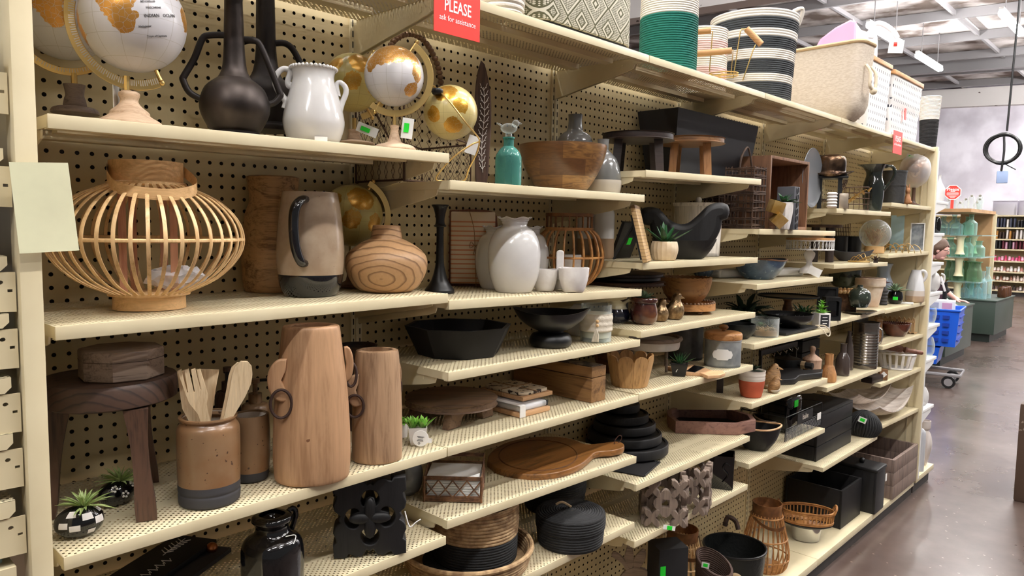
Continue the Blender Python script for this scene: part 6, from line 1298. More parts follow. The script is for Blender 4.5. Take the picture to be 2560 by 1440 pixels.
p = N('basket', 'black round lidded pot with brown wrapped handle in the middle of the shade', 'pot', P(1968, z, Y=.19)); b = p.y0; lat('pot', 'black_satin', [(26, b), (32, b-3), (34, b-30), (30, b-34), (6, b-40), (5, b-46)]); tub('handle', 'black_wood', [(1985, b-24, -.02), (2030, b-22, -.05)], 8, k=1); tub('wrap', 'rope_tan', [(2002, b-23, -.032), (2012, b-23, -.038)], 9, k=1)
z4 = Z('4d'); p = N('crate', 'black wooden crate with a red mark at the back of the shelf', 'crate', P(0, z4, X=Xat(2004, .2, z4), Y=.2, a=0))
for k in range(3): part('slat', M().box(0, .22, 0, .14, .002+k*.058, .055+k*.058, .002), 'black_wood')
part('red_mark', M().box(.16, .175, -.0008, 0, .13, .15), 'red_card')
p = N('candle_post', 'short dark square wooden post at the left end of its shelf', 'candle holder', P(1799, z, py=985, r=8)); part('post', M().box(-.013, .013, -.013, .013, 0, p.lz(938), .002), 'ebony')
z = Z('4e')
def splitbowl(label, px, py, r, top, mt, rim, Y=None):
    p = N('wooden_bowl', label, 'bowl', P(px, z, py=py, r=r*.4) if Y is None else P(px, z, Y=Y)); fn = lambda x, y, zz, a, r_: (x, y*.75, zz+.012*abs(cos(a))**3*max(0, zz/.09)); q = [(r*.4*p.h, 0), (r*.5*p.h, .001), (r*.82*p.h, p.lz((p.y0*1.1+top*.9)/2)), (r*p.h, p.lz(top))]
    part('bowl', M().lathe(hollow(q, .006), 44, 3, fn=fn), mt); R = q[-1][0]-.003; part('rim', M().ring((0, 0, 0), R, R, .004, 44, 6, fn=lambda x, y, zz: (x, y*.75, q[-1][1]+.012*abs(x/R)**3)), rim)
splitbowl('large black wooden bowl with pale cut rim, in front', 1890, 1130, 62, 1066, 'black_wood', 'board_pale'); splitbowl('dark wooden bowl nested behind the pale-rimmed one', 1930, 1112, 50, 1046, 'walnut_top', 'ash_grey_wood', .165)
x0 = Xat(1962, .03, z); p = N('wire_basket', 'black wire basket with a small plate reading bake', 'basket', P(0, z, X=x0, Y=.03, a=0)); L = Xat(2052, .03, z)-x0; H = .105; m = M()
for k in range(9): m.tube([(0, 0, .005+k*H*.055), (L, 0, .005+k*H*.055)], .0009, 4)
for k in range(26): m.tube([(L*k/25, 0, 0), (L*k/25, 0, H*.5)], .0009, 4)
for h in (H*.5, H): m.tube([(0, 0, h), (L, 0, h), (L, .2, h), (0, .2, h)], .0022, 6, True)
for x in (0, L):
    for y in (0, .2): m.tube([(x, y, 0), (x, y, H)], .0022, 6)
part('wire_frame', m, 'black_satin'); part('name_plate', M().box(L*.3, L*.72, -.003, -.001, H*.5, H*.95), 'black_matt'); part('lettering', M().text('bake', .036, sx=.95).xf(Matrix.Translation((L*.51, -.0035, H*.73))), 'cream_inside', 1); tagm = M().box(L*.86, L*.97, -.003, -.002, H*.3, H*.6).xf(Matrix.Identity(4)); part('price_tag', tagm, 'tag_white')
p = N('toaster', 'black plastic gadget with green price sticker, sitting in the bake basket', 'appliance', P(0, z+.0025, X=x0+L*.5, Y=.135, a=0)); part('body', M().box(-.07, .07, -.07, .07, 0, .165, .025, 3), 'black_gloss'); part('green_sticker', M().box(-.03, .01, -.0715, -.07, .115, .145), 'green_sticker'); part('red_label', M().box(-.02, .03, -.02, .03, .165, .1662), 'red_card')
# ================================================================== fifth bay
z = Z('5a')
p = N('round_tray', 'round grey tray standing on edge beside the bronze hat', 'tray', P(2022, z, Y=.1, a=None)); R = 74*p.s; CUR.a = p.a = p.fa+1.25; part('tray', M().lathe([(.0005, 0), (R*.85, 0), (R, .01), (R-.002, .012), (R*.84, .003), (.0005, .003)], 44, 1).xf(Matrix.Translation((0, 0, R)) @ Matrix.Rotation(pi/2, 4, 'X')), 'grey_plate')
p = N('twig_wreath', 'thin dark twig wreath behind the bronze hat', 'wreath', P(2050, z, Y=.23)); r_ = random.Random(5); m = M(); C_ = p.lz(448); R = 54*p.s
for k in range(9): m.tube([((R+r_.uniform(-.012, .012))*cos(2*pi*i/16+k), .01*sin(3*i+k), C_+(R+r_.uniform(-.012, .012))*sin(2*pi*i/16+k)) for i in range(16)], .0016, 4, True, k=2)
part('twigs', m, 'twig')
p = N('bottle_rack', 'black square-legged stand under the bronze hat', 'stand', P(2072, z, Y=.075)); t = p.lz(448)
for x in (-.042, .042):
    for y in (-.035, .035): part('leg', M().box(x-.009, x+.009, y-.009, y+.009, 0, t), 'black_satin')
part('top_plate', M().box(-.075, .075, -.055, .055, t, t+.01, .002), 'black_satin')
p = N('hat_sculpture', 'shiny bronze bowler hat sculpture resting on the black stand', 'sculpture', P(0, z+t+.0105, X=p.loc.x, Y=p.loc.y)); b = p.y0; k = p.h; part('hat', M().lathe([(.0005, .002), (40*k, .002), (56*k, .012), (57*k, .016), (42*k, .016), (38*k, .024), (38*k, .06), (34*k, .088), (18*k, .1), (.0005, .1)], 44, 3, sy=.85, fn=lambda x, y, zz, a, r: (x, y, zz+(.008*cos(2*a) if r > 40*k else 0))), 'bronze_leaf')
p = N('bookend', 'small white scalloped block before the black stand', 'ornament', P(2079, z, Y=.008)); m = M(); n_ = 5; H = p.lz(481)
for k in range(n_): m.lathe([(10*p.h, H*k/n_), (14*p.h, H*(k+.5)/n_), (10*p.h, H*(k+1)/n_)], 20, 3)
part('block', m, 'white_matt')
p = N('votive_holder', 'small rough silver leaf cube beside the white scalloped block', 'candle holder', P(2108, z, Y=.008)); part('cube', M().box(-.019, .019, -.019, .019, 0, p.lz(484), .003), 'silver_leaf')
p = N('wire_basket', 'dark wire basket with curling gold leaves', 'basket', P(2140, z, Y=.045)); m = M(); H = p.lz(470)
for k in range(5):
    m.ring((0, 0, .002+H*k/4), .055, .045, .0013, 24, 4)
for k in range(14): a = 2*pi*k/14; m.tube([(.055*cos(a), .045*sin(a), 0), (.055*cos(a), .045*sin(a), H)], .0011, 4)
part('wire', m, 'chicken_wire'); m = M()
for k in range(6): q = Vector((-.05+.02*k, -.05, H*(.2+.12*k))); m.tube([(-.055, -.05, H*.3), (-.02+.01*k, -.056, H*.4+.01*k), tuple(q)], .0012, 4, k=3); leaf(m, q, .3+k, .8, .03, .014, .3)
part('leaf_sprays', m, 'gold_leaf')
p = N('pitcher', 'tall glossy greenish-black pitcher with a big looped handle', 'pitcher', P(2180, z, Y=.05)); lat('body', 'green_black_glaze', [(20, p.y0), (23, p.y0-4), (27, 490), (26, 462), (20, 440), (24, 424), (34, 414)], .004, n=36, fn=lambda x, y, zz, a, r: (x*(1+.2*max(0, -cos(a))*max(0, zz-p.lz(430))/.02), y, zz)); tub('handle', 'green_black_glaze', [(2205, 420), (2220, 418), (2230, 428), (2228, 445), (2212, 468), (2204, 478)], 4)
z = Z('5b')
p = N('twig_stool', 'small rustic stool with bark-edged top on thick dark legs', 'stool', P(2053, z, Y=.16)); t = p.lz(566); part('top', M().lathe([(.0005, t-.008), (.085, t-.008), (.088, t), (.085, t+.006), (.0005, t+.006)], 28, 1), 'twig')
for k in range(4): a = pi/4+pi/2*k; part('leg', M().tube([(.05*cos(a), .05*sin(a), 0), (.045*cos(a), .045*sin(a), t-.008)], .02, 10), 'ebony')
for px, Y in ((2094, .29), (2128, .255)):
    p = N('candle_jar', 'black cylinder jar, ' + ('the farther one by the wire grid' if Y > .28 else 'the nearer one left of the glass cloche'), 'jar', P(px, z, Y=Y), 'black cylinder jars'); lat('jar', 'black_satin', [(24, p.y0), None, (24, p.y0), (24, 591)], .003)
p = N('wire_grid', 'rusty brown wire grid panel standing at the back', 'wire panel', P(0, z, X=Xat(2080, .31, z), Y=.31, a=0)); m = M()
for k in range(11): m.tube([(.026*k, 0, 0), (.026*k, 0, .2)], .002, 5)
for k in range(9): m.tube([(0, .003, .004+.024*k), (.26, .003, .004+.024*k)], .002, 5)
part('grid', m, 'chicken_wire')
p = N('dough_bowl', 'dark grey boat-shaped wooden bowl behind the twig antlers', 'bowl', P(2128, z, Y=.14)); part('bowl', M().lathe(hollow([(.05, 0), (.06, .001), (.09, .025), (.105, .045)], .005), 36, 3, sy=.5, fn=lambda x, y, zz, a, r: (x, y, zz+.016*abs(cos(a))**3*zz/.045)), 'slate')
p = N('twig_ornament', 'twisted twig ornament with small dark blossoms near the shelf edge', 'ornament', P(2158, z, Y=.03)); m = M(); m.box(-.07, .03, -.015, .015, 0, .008, .003)
for k in range(6): m.tube([(-.06+.012*k, 0, .006), (-.04+.02*k, .01*(k % 3-1), .03+.008*(k % 3)), (-.01+.012*k, 0, .008)], .0018, 5, k=4)
part('twigs', m, 'gold_leaf'); part('blossom', rosette(12, .035, .014, .1, 1.3, .1, 3, (.055, 0, .012)), 'twig'); part('stem_block', M().box(.045, .065, -.01, .01, 0, .02), 'ebony')
z = Z('5c')
p = N('planter_bowl', 'dark floral embossed bowl high on the back of the shelf', 'bowl', P(2108, z, Y=.262)); lat('bowl', 'floral_green', [(22, 716), (30, 712), (40, 694), (42, 672)], .004); lat('stand', 'black_satin', [(26, p.y0), (24, p.y0-4), (8, p.y0-10), (8, 722), (24, 716)])
p = N('tray', 'round tray edged with wooden beads, raised on a woven box', 'tray', P(2104, z, Y=.14)); R = 48*p.h; zt = p.lz(732); part('woven_box', M().box(-R*.75, R*.75, -R*.6, R*.6, 0, zt-.001, .004), 'wicker'); part('plate', M().lathe([(.0005, zt), (R-.006, zt), (R-.006, zt+.006), (.0005, zt+.006)], 36, 1), 'rim_wood'); m = M()
for k in range(30): a = 2*pi*k/30; m.ball((R*cos(a), R*sin(a), zt+.01), .0098, n=10)
part('bead_edge', m, 'bead_wood')
p = N('decor_frame', 'small black box frame like a tiny television', 'frame', P(2082, z, Y=.015)); CUR.a = p.a = p.fa+.35; w_ = 21*p.h; H = p.lz(742); part('frame', M().plate([rrect(-w_, w_, 0, H, .003), rrect(-w_*.72, w_*.72, H*.16, H*.84, .006)], .05, .025), 'black_satin'); part('screen', M().box(-w_*.73, w_*.73, .012, .016, H*.15, H*.85, .006), 'black_gloss')
p = N('photo_frame', 'tall black frame edge behind the tiny television frame', 'frame', P(2066, z, Y=.08)); H = p.lz(716); part('frame', M().plate([rrect(-.045, .045, 0, H, .002), rrect(-.036, .036, .01, H-.01, .002)], .012), 'black_satin'); part('picture', M().box(-.037, .037, .001, .003, .009, H-.009), 'black_matt')
p = N('bottle_vase', 'round bottle-green vase with pale speckles and short neck', 'vase', P(2147, z+.012, Y=.03)); lat('body', 'bottle_green', [(16, 768), (22, 765), (29, 748), (26, 730), (14, 720), None, (8, 718), (7, 712)], .003)
p = N('plate', 'dark green plate with upturned edge under the round green vase', 'plate', P(0, z, X=p.loc.x+.0, Y=p.loc.y-.006)); part('plate', M().lathe([(.0005, .001), (.05, .001), (.075, .008), (.078, .011), (.05, .006), (.0005, .006)], 40, 1, fn=lambda x, y, zz, a, r: (x, y, zz+(.006*cos(a) if r > .07 and cos(a) > 0 else 0))), 'green_black_glaze')
p = N('flower_pot', 'large washed cream terracotta flower pot', 'pot', P(2172, z, Y=.125)); b = p.y0; lat('pot', 'washed_terracotta', [(24, b), (25, b-2), (35, 715), None, (39, 714), (40, 696), None, (36, 695)], .005)
# ================================================================== sixth bay
z = Z('6a')
p = N('metal_bucket', 'dark bucket with pebbled metal surface', 'bucket', P(2233, z, Y=.05)); b = p.y0; lat('bucket', 'pebble_metal', [(27, b), None, (27, b), (29, 470), None, (30, 469), (30, 465), None, (29, 464), (31, 436), None, (32, 435), (32, 431)], .003)
p = N('straw_animal', 'woven brown straw rabbit figure beside the pebbled bucket', 'figurine', P(2268, z, Y=-.0)); k = p.h*9; part('body', M().lathe([(.8*k, 0), (1.1*k, .5*k), (1.0*k, 1.6*k), (.6*k, 2.6*k), (.5*k, 3.2*k), (.75*k, 3.9*k), (.65*k, 4.6*k), (.2*k, 5.1*k)], 20, 3).tube([(-.3*k, 0, 4.8*k), (-.5*k, 0, 6.1*k)], [.3*k, .12*k], 8).tube([(.3*k, 0, 4.8*k), (.3*k, 0, 6.2*k)], [.3*k, .12*k], 8).ball((.9*k, -.3*k, .5*k), .5*k, n=10), 'straw')
p = globe('large brown antique globe in clear wrap with a white and green tag', 2282, .075, z, (2281, 424, 36), 'globe_brown', None, [(18, 512), (18, 508), (6, 500), (5, 462)], 'walnut', None, G, tag=(2272, 390, 24, 12, .2)); lat('clear_wrap', 'plastic_wrap', [(8, 466), (30, 452), (40, 424), (32, 396), (6, 383)], n=24)
z = Z('6b')
p = N('glass_cloche', 'clear glass ball cloche filled with dried grass on a cork base', 'cloche', P(2185, z, Y=.1)); C_ = p.lz(585); R = 37*p.s; part('glass', M().lathe([(R*sin(t), C_-R*cos(t)) for t in [.55+i*(pi-.55)/20 for i in range(21)]], 36, 1, cap=False), 'clear_glass'); lat('cork_base', 'cork', [(25, p.y0), None, (25, p.y0), (25, 616), None, (1, 615)]); m = M(); r_ = random.Random(8)
for k in range(70): a = r_.uniform(0, 6.28); q = r_.uniform(.1, .8)*R; m.tube([(.2*q*cos(a), .2*q*sin(a), p.lz(614)), (q*cos(a+.5), q*sin(a+.5), C_-R*.3+r_.uniform(0, R*.7)), (q*.7*cos(a+1.2), q*.7*sin(a+1.2), C_+r_.uniform(-.2, .35)*R)], .0009, 4, k=3)
part('dried_grass', m, 'dried_grass')
p = N('mirror_box', 'narrow upright mirror pane with a bright blue reflection painted on', 'mirror', P(2240, z, Y=.18)); CUR.a = p.a = p.fa; H = p.lz(540); part('pane', M().box(-17*p.h, 17*p.h, 0, .006, 0, H, .001), 'mirror_reflection_paint'); part('base_strip', M().box(-18*p.h, 18*p.h, -.01, .012, 0, .006), 'chrome')
p = N('photo_frame', 'narrow white framed grey floral picture', 'frame', P(2291, z, Y=.05)); w_ = 18*p.h; H = p.lz(559); part('frame', M().plate([[(-w_, 0), (w_, 0), (w_, H), (-w_, H)], [(-w_*.84, .006), (w_*.84, .006), (w_*.84, H-.006), (-w_*.84, H-.006)]], .012), 'white_metal'); part('picture', M().box(-w_*.86, w_*.86, .0, .003, .005, H-.005), 'photo_grey')
p = N('candle_holder', 'gold leaf branch candle holder before the blue mirror pane', 'candle holder', P(2240, z, Y=.03)); m = M()
for k in range(5): m.tube([(-.06+.03*k, 0, .0), (-.04+.03*k, .005, .045+.008*(k % 2)), (-.01+.03*k, 0, .03), (.0+.03*k, 0, .0)], .0022, 5, k=4)
for k in range(8): leaf(m, (-.06+.016*k, 0, .025+.008*(k % 3)), .4+k*1.3, .4, .03, .016, .3)
part('branch', m, 'gold_leaf')
z = Z('6c')
p = N('vase', 'dark ribbed bottle vase beside the black potted plant', 'vase', P(2208, z, Y=.1)); b = p.y0; m_ = [(9, b)]
for k in range(5): m_ += [(11, b-3-8*k), (9, b-8*k-7)]
lat('body', 'charcoal', m_+[(4, b-46), (4, b-54)], n=24); part('red_blossom', rosette(8, .03, .016, .2, 1., .2, 5, (0, 0, p.lz(b-54))), 'red_leaf')
p = potted('pointed-leaf plant in a glossy black pot with green sticker', P(2237, z, Y=.08), [(12, 763), (18, 758), (20, 745), (17, 733)], 'black_gloss', (16, .085, .022, .2, 1.3, .4, 5), 'grey_leaf', 733); part('price_tag', M().box(-.012, .014, -.0505, -.05, 0, .018).xf(Matrix.Translation((0, .0, p.lz(752)))), 'green_sticker')
p = N('jug', 'white glazed jug with brown drips and a ring handle', 'jug', P(2286, z, Y=.035)); lat('body', 'drip_white', [(20, p.y0), (24, p.y0-4), (24, 725), (18, 695), (13, 680), (12, 674)], .004, n=32); tub('handle', 'white_glaze', [(2294, 686), (2300, 676), (2308, 678), (2311, 688), (2305, 700), (2297, 702)], 3.5)
p = N('vase', 'pale blue-white ruffled vase behind the plants', 'vase', P(2205, z, Y=.2)); b = p.y0; lat('body', 'pale_blue_glaze', [(16, b), (22, b-10), (25, b-40), (16, b-66), (20, b-86), (24, b-92)], .004, n=40, fn=lambda x, y, zz, a, r: (x*(1+.06*sin(5*a)), y*(1+.06*sin(5*a)), zz))
p = N('soap_bar', 'small flat white box lying by the drip-glazed jug', 'box', P(2266, z, Y=.03)); part('box', M().box(-.035, .035, -.015, .015, 0, .01, .002), 'paper_white')
z = Z('6d')
p = N('bowl', 'red-brown clay bowl with notched rim', 'bowl', P(2238, z, Y=.09)); b = p.y0; lat('bowl', 'terrine', [(22, b), (25, b-2), (34, 822), (38, 808)], .005, n=48); m = M(); R = 37*p.h
for k in range(40): a = 2*pi*k/40; m.ball((R*cos(a), R*sin(a), p.lz(807)), .004, n=6)
part('notched_rim', m, 'terrine')
p = N('picket_basket', 'little picket fence basket against the end panel', 'basket', P(0, z, X=5.9*W, Y=.03, a=pi/2)); H = onX(2290, 794, 5.9*W).z-z
for k in range(9):
    x = .01+.026*k; part('picket', M().plate([[(x-.008, 0), (x+.008, 0), (x+.008, H-.012), (x, H), (x-.008, H-.012)]], .006, .0), 'picket')
part('rail', M().box(0, .23, .003, .007, H*.7, H*.7+.012), 'picket'); part('bottom', M().box(0, .23, -.06, .003, .001, .006), 'picket')
p = N('board', 'brown wooden board standing between the ribbed can and clay bowl', 'board', P(2197, z, Y=.05)); part('board', M().box(-.012, .012, -.008, .06, 0, p.lz(802), .002), 'oak_top')
z = Z('6e')
p = N('berry_basket', 'white openwork berry basket', 'basket', P(2240, z, Y=.09)); H = p.lz(882); m = M()
for zz in (.004, H): m.ring((0, 0, zz), .1-.02*(zz < .01), .06, .006, 36, 7)
for k in range(16): a = 2*pi*k/16; part('slat', M().tube([(.078*cos(a), .055*sin(a), 0.004), (.098*cos(a), .06*sin(a), H)], .008, 6, flat=.3), 'white_matt')
part('rims', m, 'white_matt'); part('bottom', M().lathe([(.0005, .001), (.07, .001), (.07, .004), (.0005, .004)], 24, 1, sy=.7), 'white_matt')
p = N('rolling_pin', 'dark red turned wooden pin lying across the white berry basket', 'rolling pin', P(0, z+H+.0, X=CUR.loc.x, Y=CUR.loc.y)); part('pin', M().lathe([(.0005, -.14), (.01, -.138), (.014, -.11), (.01, -.09), (.02, -.08), (.021, .02), (.012, .03), (.02, .045), (.014, .06), (.012, .13), (.0005, .135)], 24, 2).xf(Matrix.Translation((0, 0, .028)) @ Matrix.Rotation(pi/2, 4, 'Y') @ Matrix.Rotation(.12, 4, 'Y')), 'redwood_turned')
p = N('clock', 'little brown wooden block with inlaid diamond leaning on the berry basket', 'ornament', P(2206, z, Y=.03)); CUR.a += .4; part('block', M().box(-.022, .022, -.012, .012, 0, .06, .002), 'oak_top'); part('inlay', M().box(-.012, .012, -.0135, -.012, -.012, .012).xf(Matrix.Translation((0, 0, .032)) @ Matrix.Rotation(pi/4, 4, 'Y')), 'paper_white')
p = N('brush', 'dark wooden brush with pale handle lying at the front of the shelf', 'brush', P(2190, z, Y=.05, a=-.1)); part('head', M().box(-.12, .02, -.03, .03, 0, .035, .006), 'ebony'); part('handle', M().tube([(.02, 0, .022), (.1, 0, .022), (.13, 0, .018)], [.014, .01], 10), 'tan_wood')
z = Z('6f', 5.6*W)
for k, (Y, lb) in enumerate(((.1, 'long pale wooden dough bowl, nearer of the nested pair'), (.21, 'long pale wooden dough bowl, farther and raised behind the nearer one'))):
    p = N('dough_bowl', lb, 'bowl', P(0, z+.012+k*.045, X=5.48*W, Y=Y, a=.04), 'long pale dough bowls'); n_ = 14; v = []; m = M(); q = 8
    for t_ in (0, .008):
        for i in range(n_+1):
            u = 2*i/n_-1
            for j in range(q+1): w1 = 2*j/q-1; v.append((.36*u, (.105-.02*u*u)*w1, .075*u*u+.035*w1*w1+(t_ if 1 else 0)))
    k_ = (n_+1)*(q+1); f = []
    for i in range(n_):
        for j in range(q): b = i*(q+1)+j; f += [(b, b+1, b+q+2, b+q+1), (k_+b+q+1, k_+b+q+2, k_+b+1, k_+b)]
        for j in (0, q): b = i*(q+1)+j; f.append((b, b+q+1, k_+b+q+1, k_+b))
    for j in range(q):
        for i in (0, n_): b = i*(q+1)+j; f.append((b, b+1, k_+b+1, k_+b))
    part('bowl', m.add(v, f), 'pale_dough')
# fifth bay, lower shelves
z = Z('5d')
p = N('vase', 'small two-tone wooden bottle vase at the left', 'vase', P(2070, z, py=957, r=16)); lat('body', 'amber_wood', [(19, 955), (21, 950), (20, 935), (13, 915), None, (11, 912), (11, 886)], .003, n=28)
p = N('bottle', 'brown-grey ceramic bottle with square shoulders', 'bottle', P(2105, z, py=940, r=15)); b = p.y0; lat('body', 'brown_bottle', [(18, b), (19, b-3), (18, 900), (10, 882), None, (8, 880), (8, 862), (10, 859)], .003, n=28)
p = N('bottle', 'taller brown ceramic bottle behind the square-shouldered one', 'bottle', P(2119, z, Y=.1)); b = p.y0; lat('body', 'brown_bottle', [(13, b), (14, b-3), (13, 880), (8, 850), (5, 836), (6, 828)], .002, n=24)
p = N('metal_can', 'large ribbed metal can with bail handle', 'can', P(2160, z, Y=.062)); b = p.y0; q = [(32, b), None, (32, b), (33, 912)]
for k in range(12): q += [(34, 908-7*k), (32.4, 904.5-7*k)]
lat('can', 'ribbed_steel', q+[(33, 822), (33, 808), None, (34.5, 807), (34.5, 803)], .002, n=48, k=1); tub('handle', 'chrome', [(2190, 815, -.02), (2200, 822, -.03), (2199, 845, -.03), (2192, 856, -.02)], 2)
p = N('tool_tray', 'black slotted tray standing behind the ribbed can', 'tray', P(2145, z, Y=.25, a=0)); H = p.lz(790); part('tray', M().box(-.1, .12, -.01, .01, 0, H, .003), 'black_satin'); m = M()
for k in range(7): m.box(-.07+.026*k, -.055+.026*k, -.0115, -.01, H-.02, H-.012)
part('slots', m, 'grey_plate')
z = Z('5e')
c = onZ(2040, 1155, z); p = N('crate', 'big black slatted wooden crate', 'crate', P(0, z, X=c.x, Y=c.y, a=0)); L = Xat(2127, c.y, z)-c.x; H = onX(2040, 1042, c.x).z-z
for k in range(3):
    h0, h1 = H*k/3+.001, H*(k+1)/3-.003
    part('slat', M().box(0, L, 0, .012, h0, h1, .002), 'black_wood'); part('slat', M().box(0, .012, .0125, .27, h0, h1, .002), 'black_wood')
    part('slat', M().box(L-.012, L, .0125, .27, h0, h1, .002), 'black_wood'); part('slat', M().box(0, L, .271, .283, h0, h1, .002), 'black_wood')
part('lid_panel', M().box(.0, L, 0, .283, H-.002, H+.008, .002), 'black_wood'); part('bottom', M().box(.012, L-.012, .012, .27, .001, .008), 'black_wood')
p = N('woven_bag', 'round black twisted-fringe woven basket with white and green tag', 'basket', P(2158, z, Y=.055)); R = 42*p.h; m = M(); H = p.lz(1026)
for k in range(34):
    a = 2*pi*k/34; m.tube([(R*.75*cos(a), R*.5*sin(a), .006), (R*1.04*cos(a+.1), R*.7*sin(a+.1), H*.4), (R*.7*cos(a+.2), R*.5*sin(a+.2), H*.82), (R*.15*cos(a+.25), R*.1*sin(a+.25), H)], .0065, 6, k=3)
part('twisted_strands', m, 'black_rope'); part('inner', M().lathe([(R*.7, .002), (R*.98, H*.4), (R*.62, H*.8), (.001, H*.97)], 28, 3, sy=.66), 'black_matt'); tagcard(2154, 1042, 18, 14, .3, -.065)
# ================================================================== on the base deck
z = .1035
def openbox(name, label, cx, cy, px1, Dp, ytop, mt, wall=.012, seams=0, z=z, grp=None):
    c = onZ(cx, cy, z); p = N(name, label, 'box' if name != 'crate' else 'crate', P(0, z, X=c.x, Y=c.y, a=0)); L = Xat(px1, c.y, z)-c.x; H = onX(cx, ytop, c.x).z-z
    n_ = max(1, seams)
    for q in ((0, L, 0, wall), (0, L, Dp-wall, Dp), (0, wall, wall, Dp-wall), (L-wall, L, wall, Dp-wall)):
        m = M()
        for k in range(n_):
            h0, h1 = H*k/n_+(.001 if k else 0), H*(k+1)/n_; m.box(q[0], q[1], q[2], q[3], h0, h1, .0015)
        part('side', m, mt)
    part('bottom', M().box(wall, L-wall, wall, Dp-wall, .001, .01), mt); return p, L, H
openbox('crate', 'weathered grey-brown wooden crate at the far end of the base deck', 2231, 1250, 2290, .33, 1150, 'weathered', .018, 3)
p, L, H = openbox('lidded_box', 'black wooden box with domed lid and knob', 2186, 1287, 2208, .28, 1182, 'black_wood'); part('lid', M().box(-.006, L+.006, -.006, .286, H, H+.02, .008, 3), 'black_wood'); part('knob', M().ball((L/2, .1, H+.032), .016, n=14).tube([(L/2, .1, H+.015), (L/2, .1, H+.026)], .006, 8), 'black_satin'); part('price_tag', M().box(L*.8, L*.8+.02, -.012, -.01, H-.07, H-.03), 'tag_white')
openbox('open_box', 'black open-topped square box left of the lidded black box', 2101, 1324, 2150, .29, 1227, 'black_wood')
p = N('rattan_tray', 'oval natural rattan tray with looped end handles', 'tray', P(2016, z+.092, Y=.13)); R = 68*p.h; sy = .62; m = M(); CUR.a = p.a = p.fa+.1
for zz, r in ((.0, .97), (.006, .98), (.05, 1.), (.057, 1.)): m.ring((0, 0, zz+.004), R*r, R*r*sy, .0042, 56, 7)
part('rims', m, 'rattan'); m = M()
for k in range(40): a = 2*pi*k/40; m.tube([(R*.97*cos(a), R*.97*sy*sin(a), .006), (R*cos(a), R*sy*sin(a), .054)], .0038, 6, flat=.5)
part('uprights', m, 'rattan'); m = M()
for k in range(9): q = .95-k*.105; m.ring((0, 0, .004), R*q, R*q*sy, .003, 40, 5)
part('woven_bottom', m, 'rattan')
for sx in (-1, 1): part('handle', M().tube([(sx*R*.97, -.03, .055), (sx*R*1.06, -.025, .085), (sx*R*1.07, .025, .085), (sx*R*.97, .03, .055)], .0055, 8, k=4), 'rattan')
p = N('serving_plate', 'black oval plate between the rattan tray and chrome dish', 'plate', P(0, z+.075, X=CUR.loc.x, Y=CUR.loc.y)); CUR.a = p.fa+.1; part('plate', M().lathe([(.0005, 0), (R*.8, 0), (R*.97, .01), (R*.97, .014), (R*.78, .005), (.0005, .005)], 44, 1, sy=sy), 'black_satin')
p = N('chafing_dish', 'small chrome dish holding up the black plate', 'dish', P(0, z, X=p.loc.x+.0, Y=p.loc.y-.0)); CUR.a = p.fa+.1; part('dish', M().lathe([(.05, 0), (.062, .004), (.07, .05), (.075, .0735), None, (.0005, .0735)], 40, 1, sy=.8), 'chrome')
def blantern(label, px, Y, r0, yt, r1, yb, n, mt, band, hy, hoops):
    p = N('lantern', label, 'lantern', P(px, z, Y=Y)); yb = p.y0-3; pr = spline([(r0*p.h, p.lz(yt)), ((r0*.6+r1*.4)*p.h*1.06, p.lz(yt+(yb-yt)*.3)), (r1*p.h, p.lz(yt+(yb-yt)*.72)), (r1*.94*p.h, p.lz(yt+(yb-yt)*.92)), (r1*.84*p.h, max(.003, p.lz(yb)))], 4)
    for k in range(n): a = 2*pi*k/n; part('rib', M().tube([(r*cos(a), r*sin(a), zz) for r, zz in pr], .0032, 5), mt)
    part('collar', M().lathe(hollow([(r0*p.h*1.02, p.lz(yt+4)), (r0*p.h*1.04, p.lz(yt-26))], .003)[:-1], 36, 1, cap=False), band)
    for y, r in hoops: part('hoop', M().ring((0, 0, p.lz(y)), r*p.h, r*p.h, .0036, 36, 6), mt)
    part('bottom', M().lathe([(.0005, .001), (r1*.84*p.h, .001), (r1*.84*p.h, .006), (.0005, .006)], 30, 1), mt); part('candle_glass', M().lathe([(.03, .007), (.032, .09)], 20, 1, cap=False), 'clear_glass')
    q = r0*p.h; o_ = spline3([(-q*1.05, 0, p.lz(yt-14)), (-q*.9, -q*.7, p.lz(hy-6)), (q*.2, -q*1.6, p.lz(hy+6)), (q*1.2, -q*1.4, p.lz(hy)), (q*1.06, 0, p.lz(yt-14))], 6)
    part('strap_handle', M().add([(x, y+d, zz+e) for x, y, zz in o_ for d, e in ((0, .007), (.003, .007), (.003, -.007), (0, -.007))], [(i*4+j, i*4+(j+1) % 4, i*4+4+(j+1) % 4, i*4+4+j) for i in range(len(o_)-1) for j in range(4)]), band)
blantern('flared brown bamboo lantern with strap handle before the rattan tray', 1911, .145, 36, 1276, 60, 1398, 26, 'rattan', 'rattan_dark', 1290, ((1282, 40), (1336, 54), (1385, 60)))
blantern('bamboo lantern with pale stick ribs behind the boxed appliance', 1700, .25, 38, 1340, 66, 1490, 30, 'bamboo', 'rattan_dark', 1360, ((1352, 40), (1400, 56)))
p = N('metal_bucket', 'large hammered black metal bucket with rope handles', 'bucket', P(1832, z, Y=.165)); b = p.y0; q = [(66, b), None, (66, b), (74, 1420), (79, 1365)]; lat('bucket', 'hammered_black', q, .004, n=56); part('rim', M().ring((0, 0, p.lz(1364)), 79*p.h, 79*p.h, .005, 56, 7), 'black_satin'); tub('rope_handle', 'rope_tan', [(1800, 1412, -.1), (1805, 1420, -.118), (1828, 1408, -.13), (1838, 1404, -.13), (1848, 1412, -.12), (1842, 1424, -.11)], 6); tub('back_handle', 'twig', [(1805, 1340, .1), (1812, 1318, .11), (1832, 1326, .11), (1840, 1345, .1)], 6)
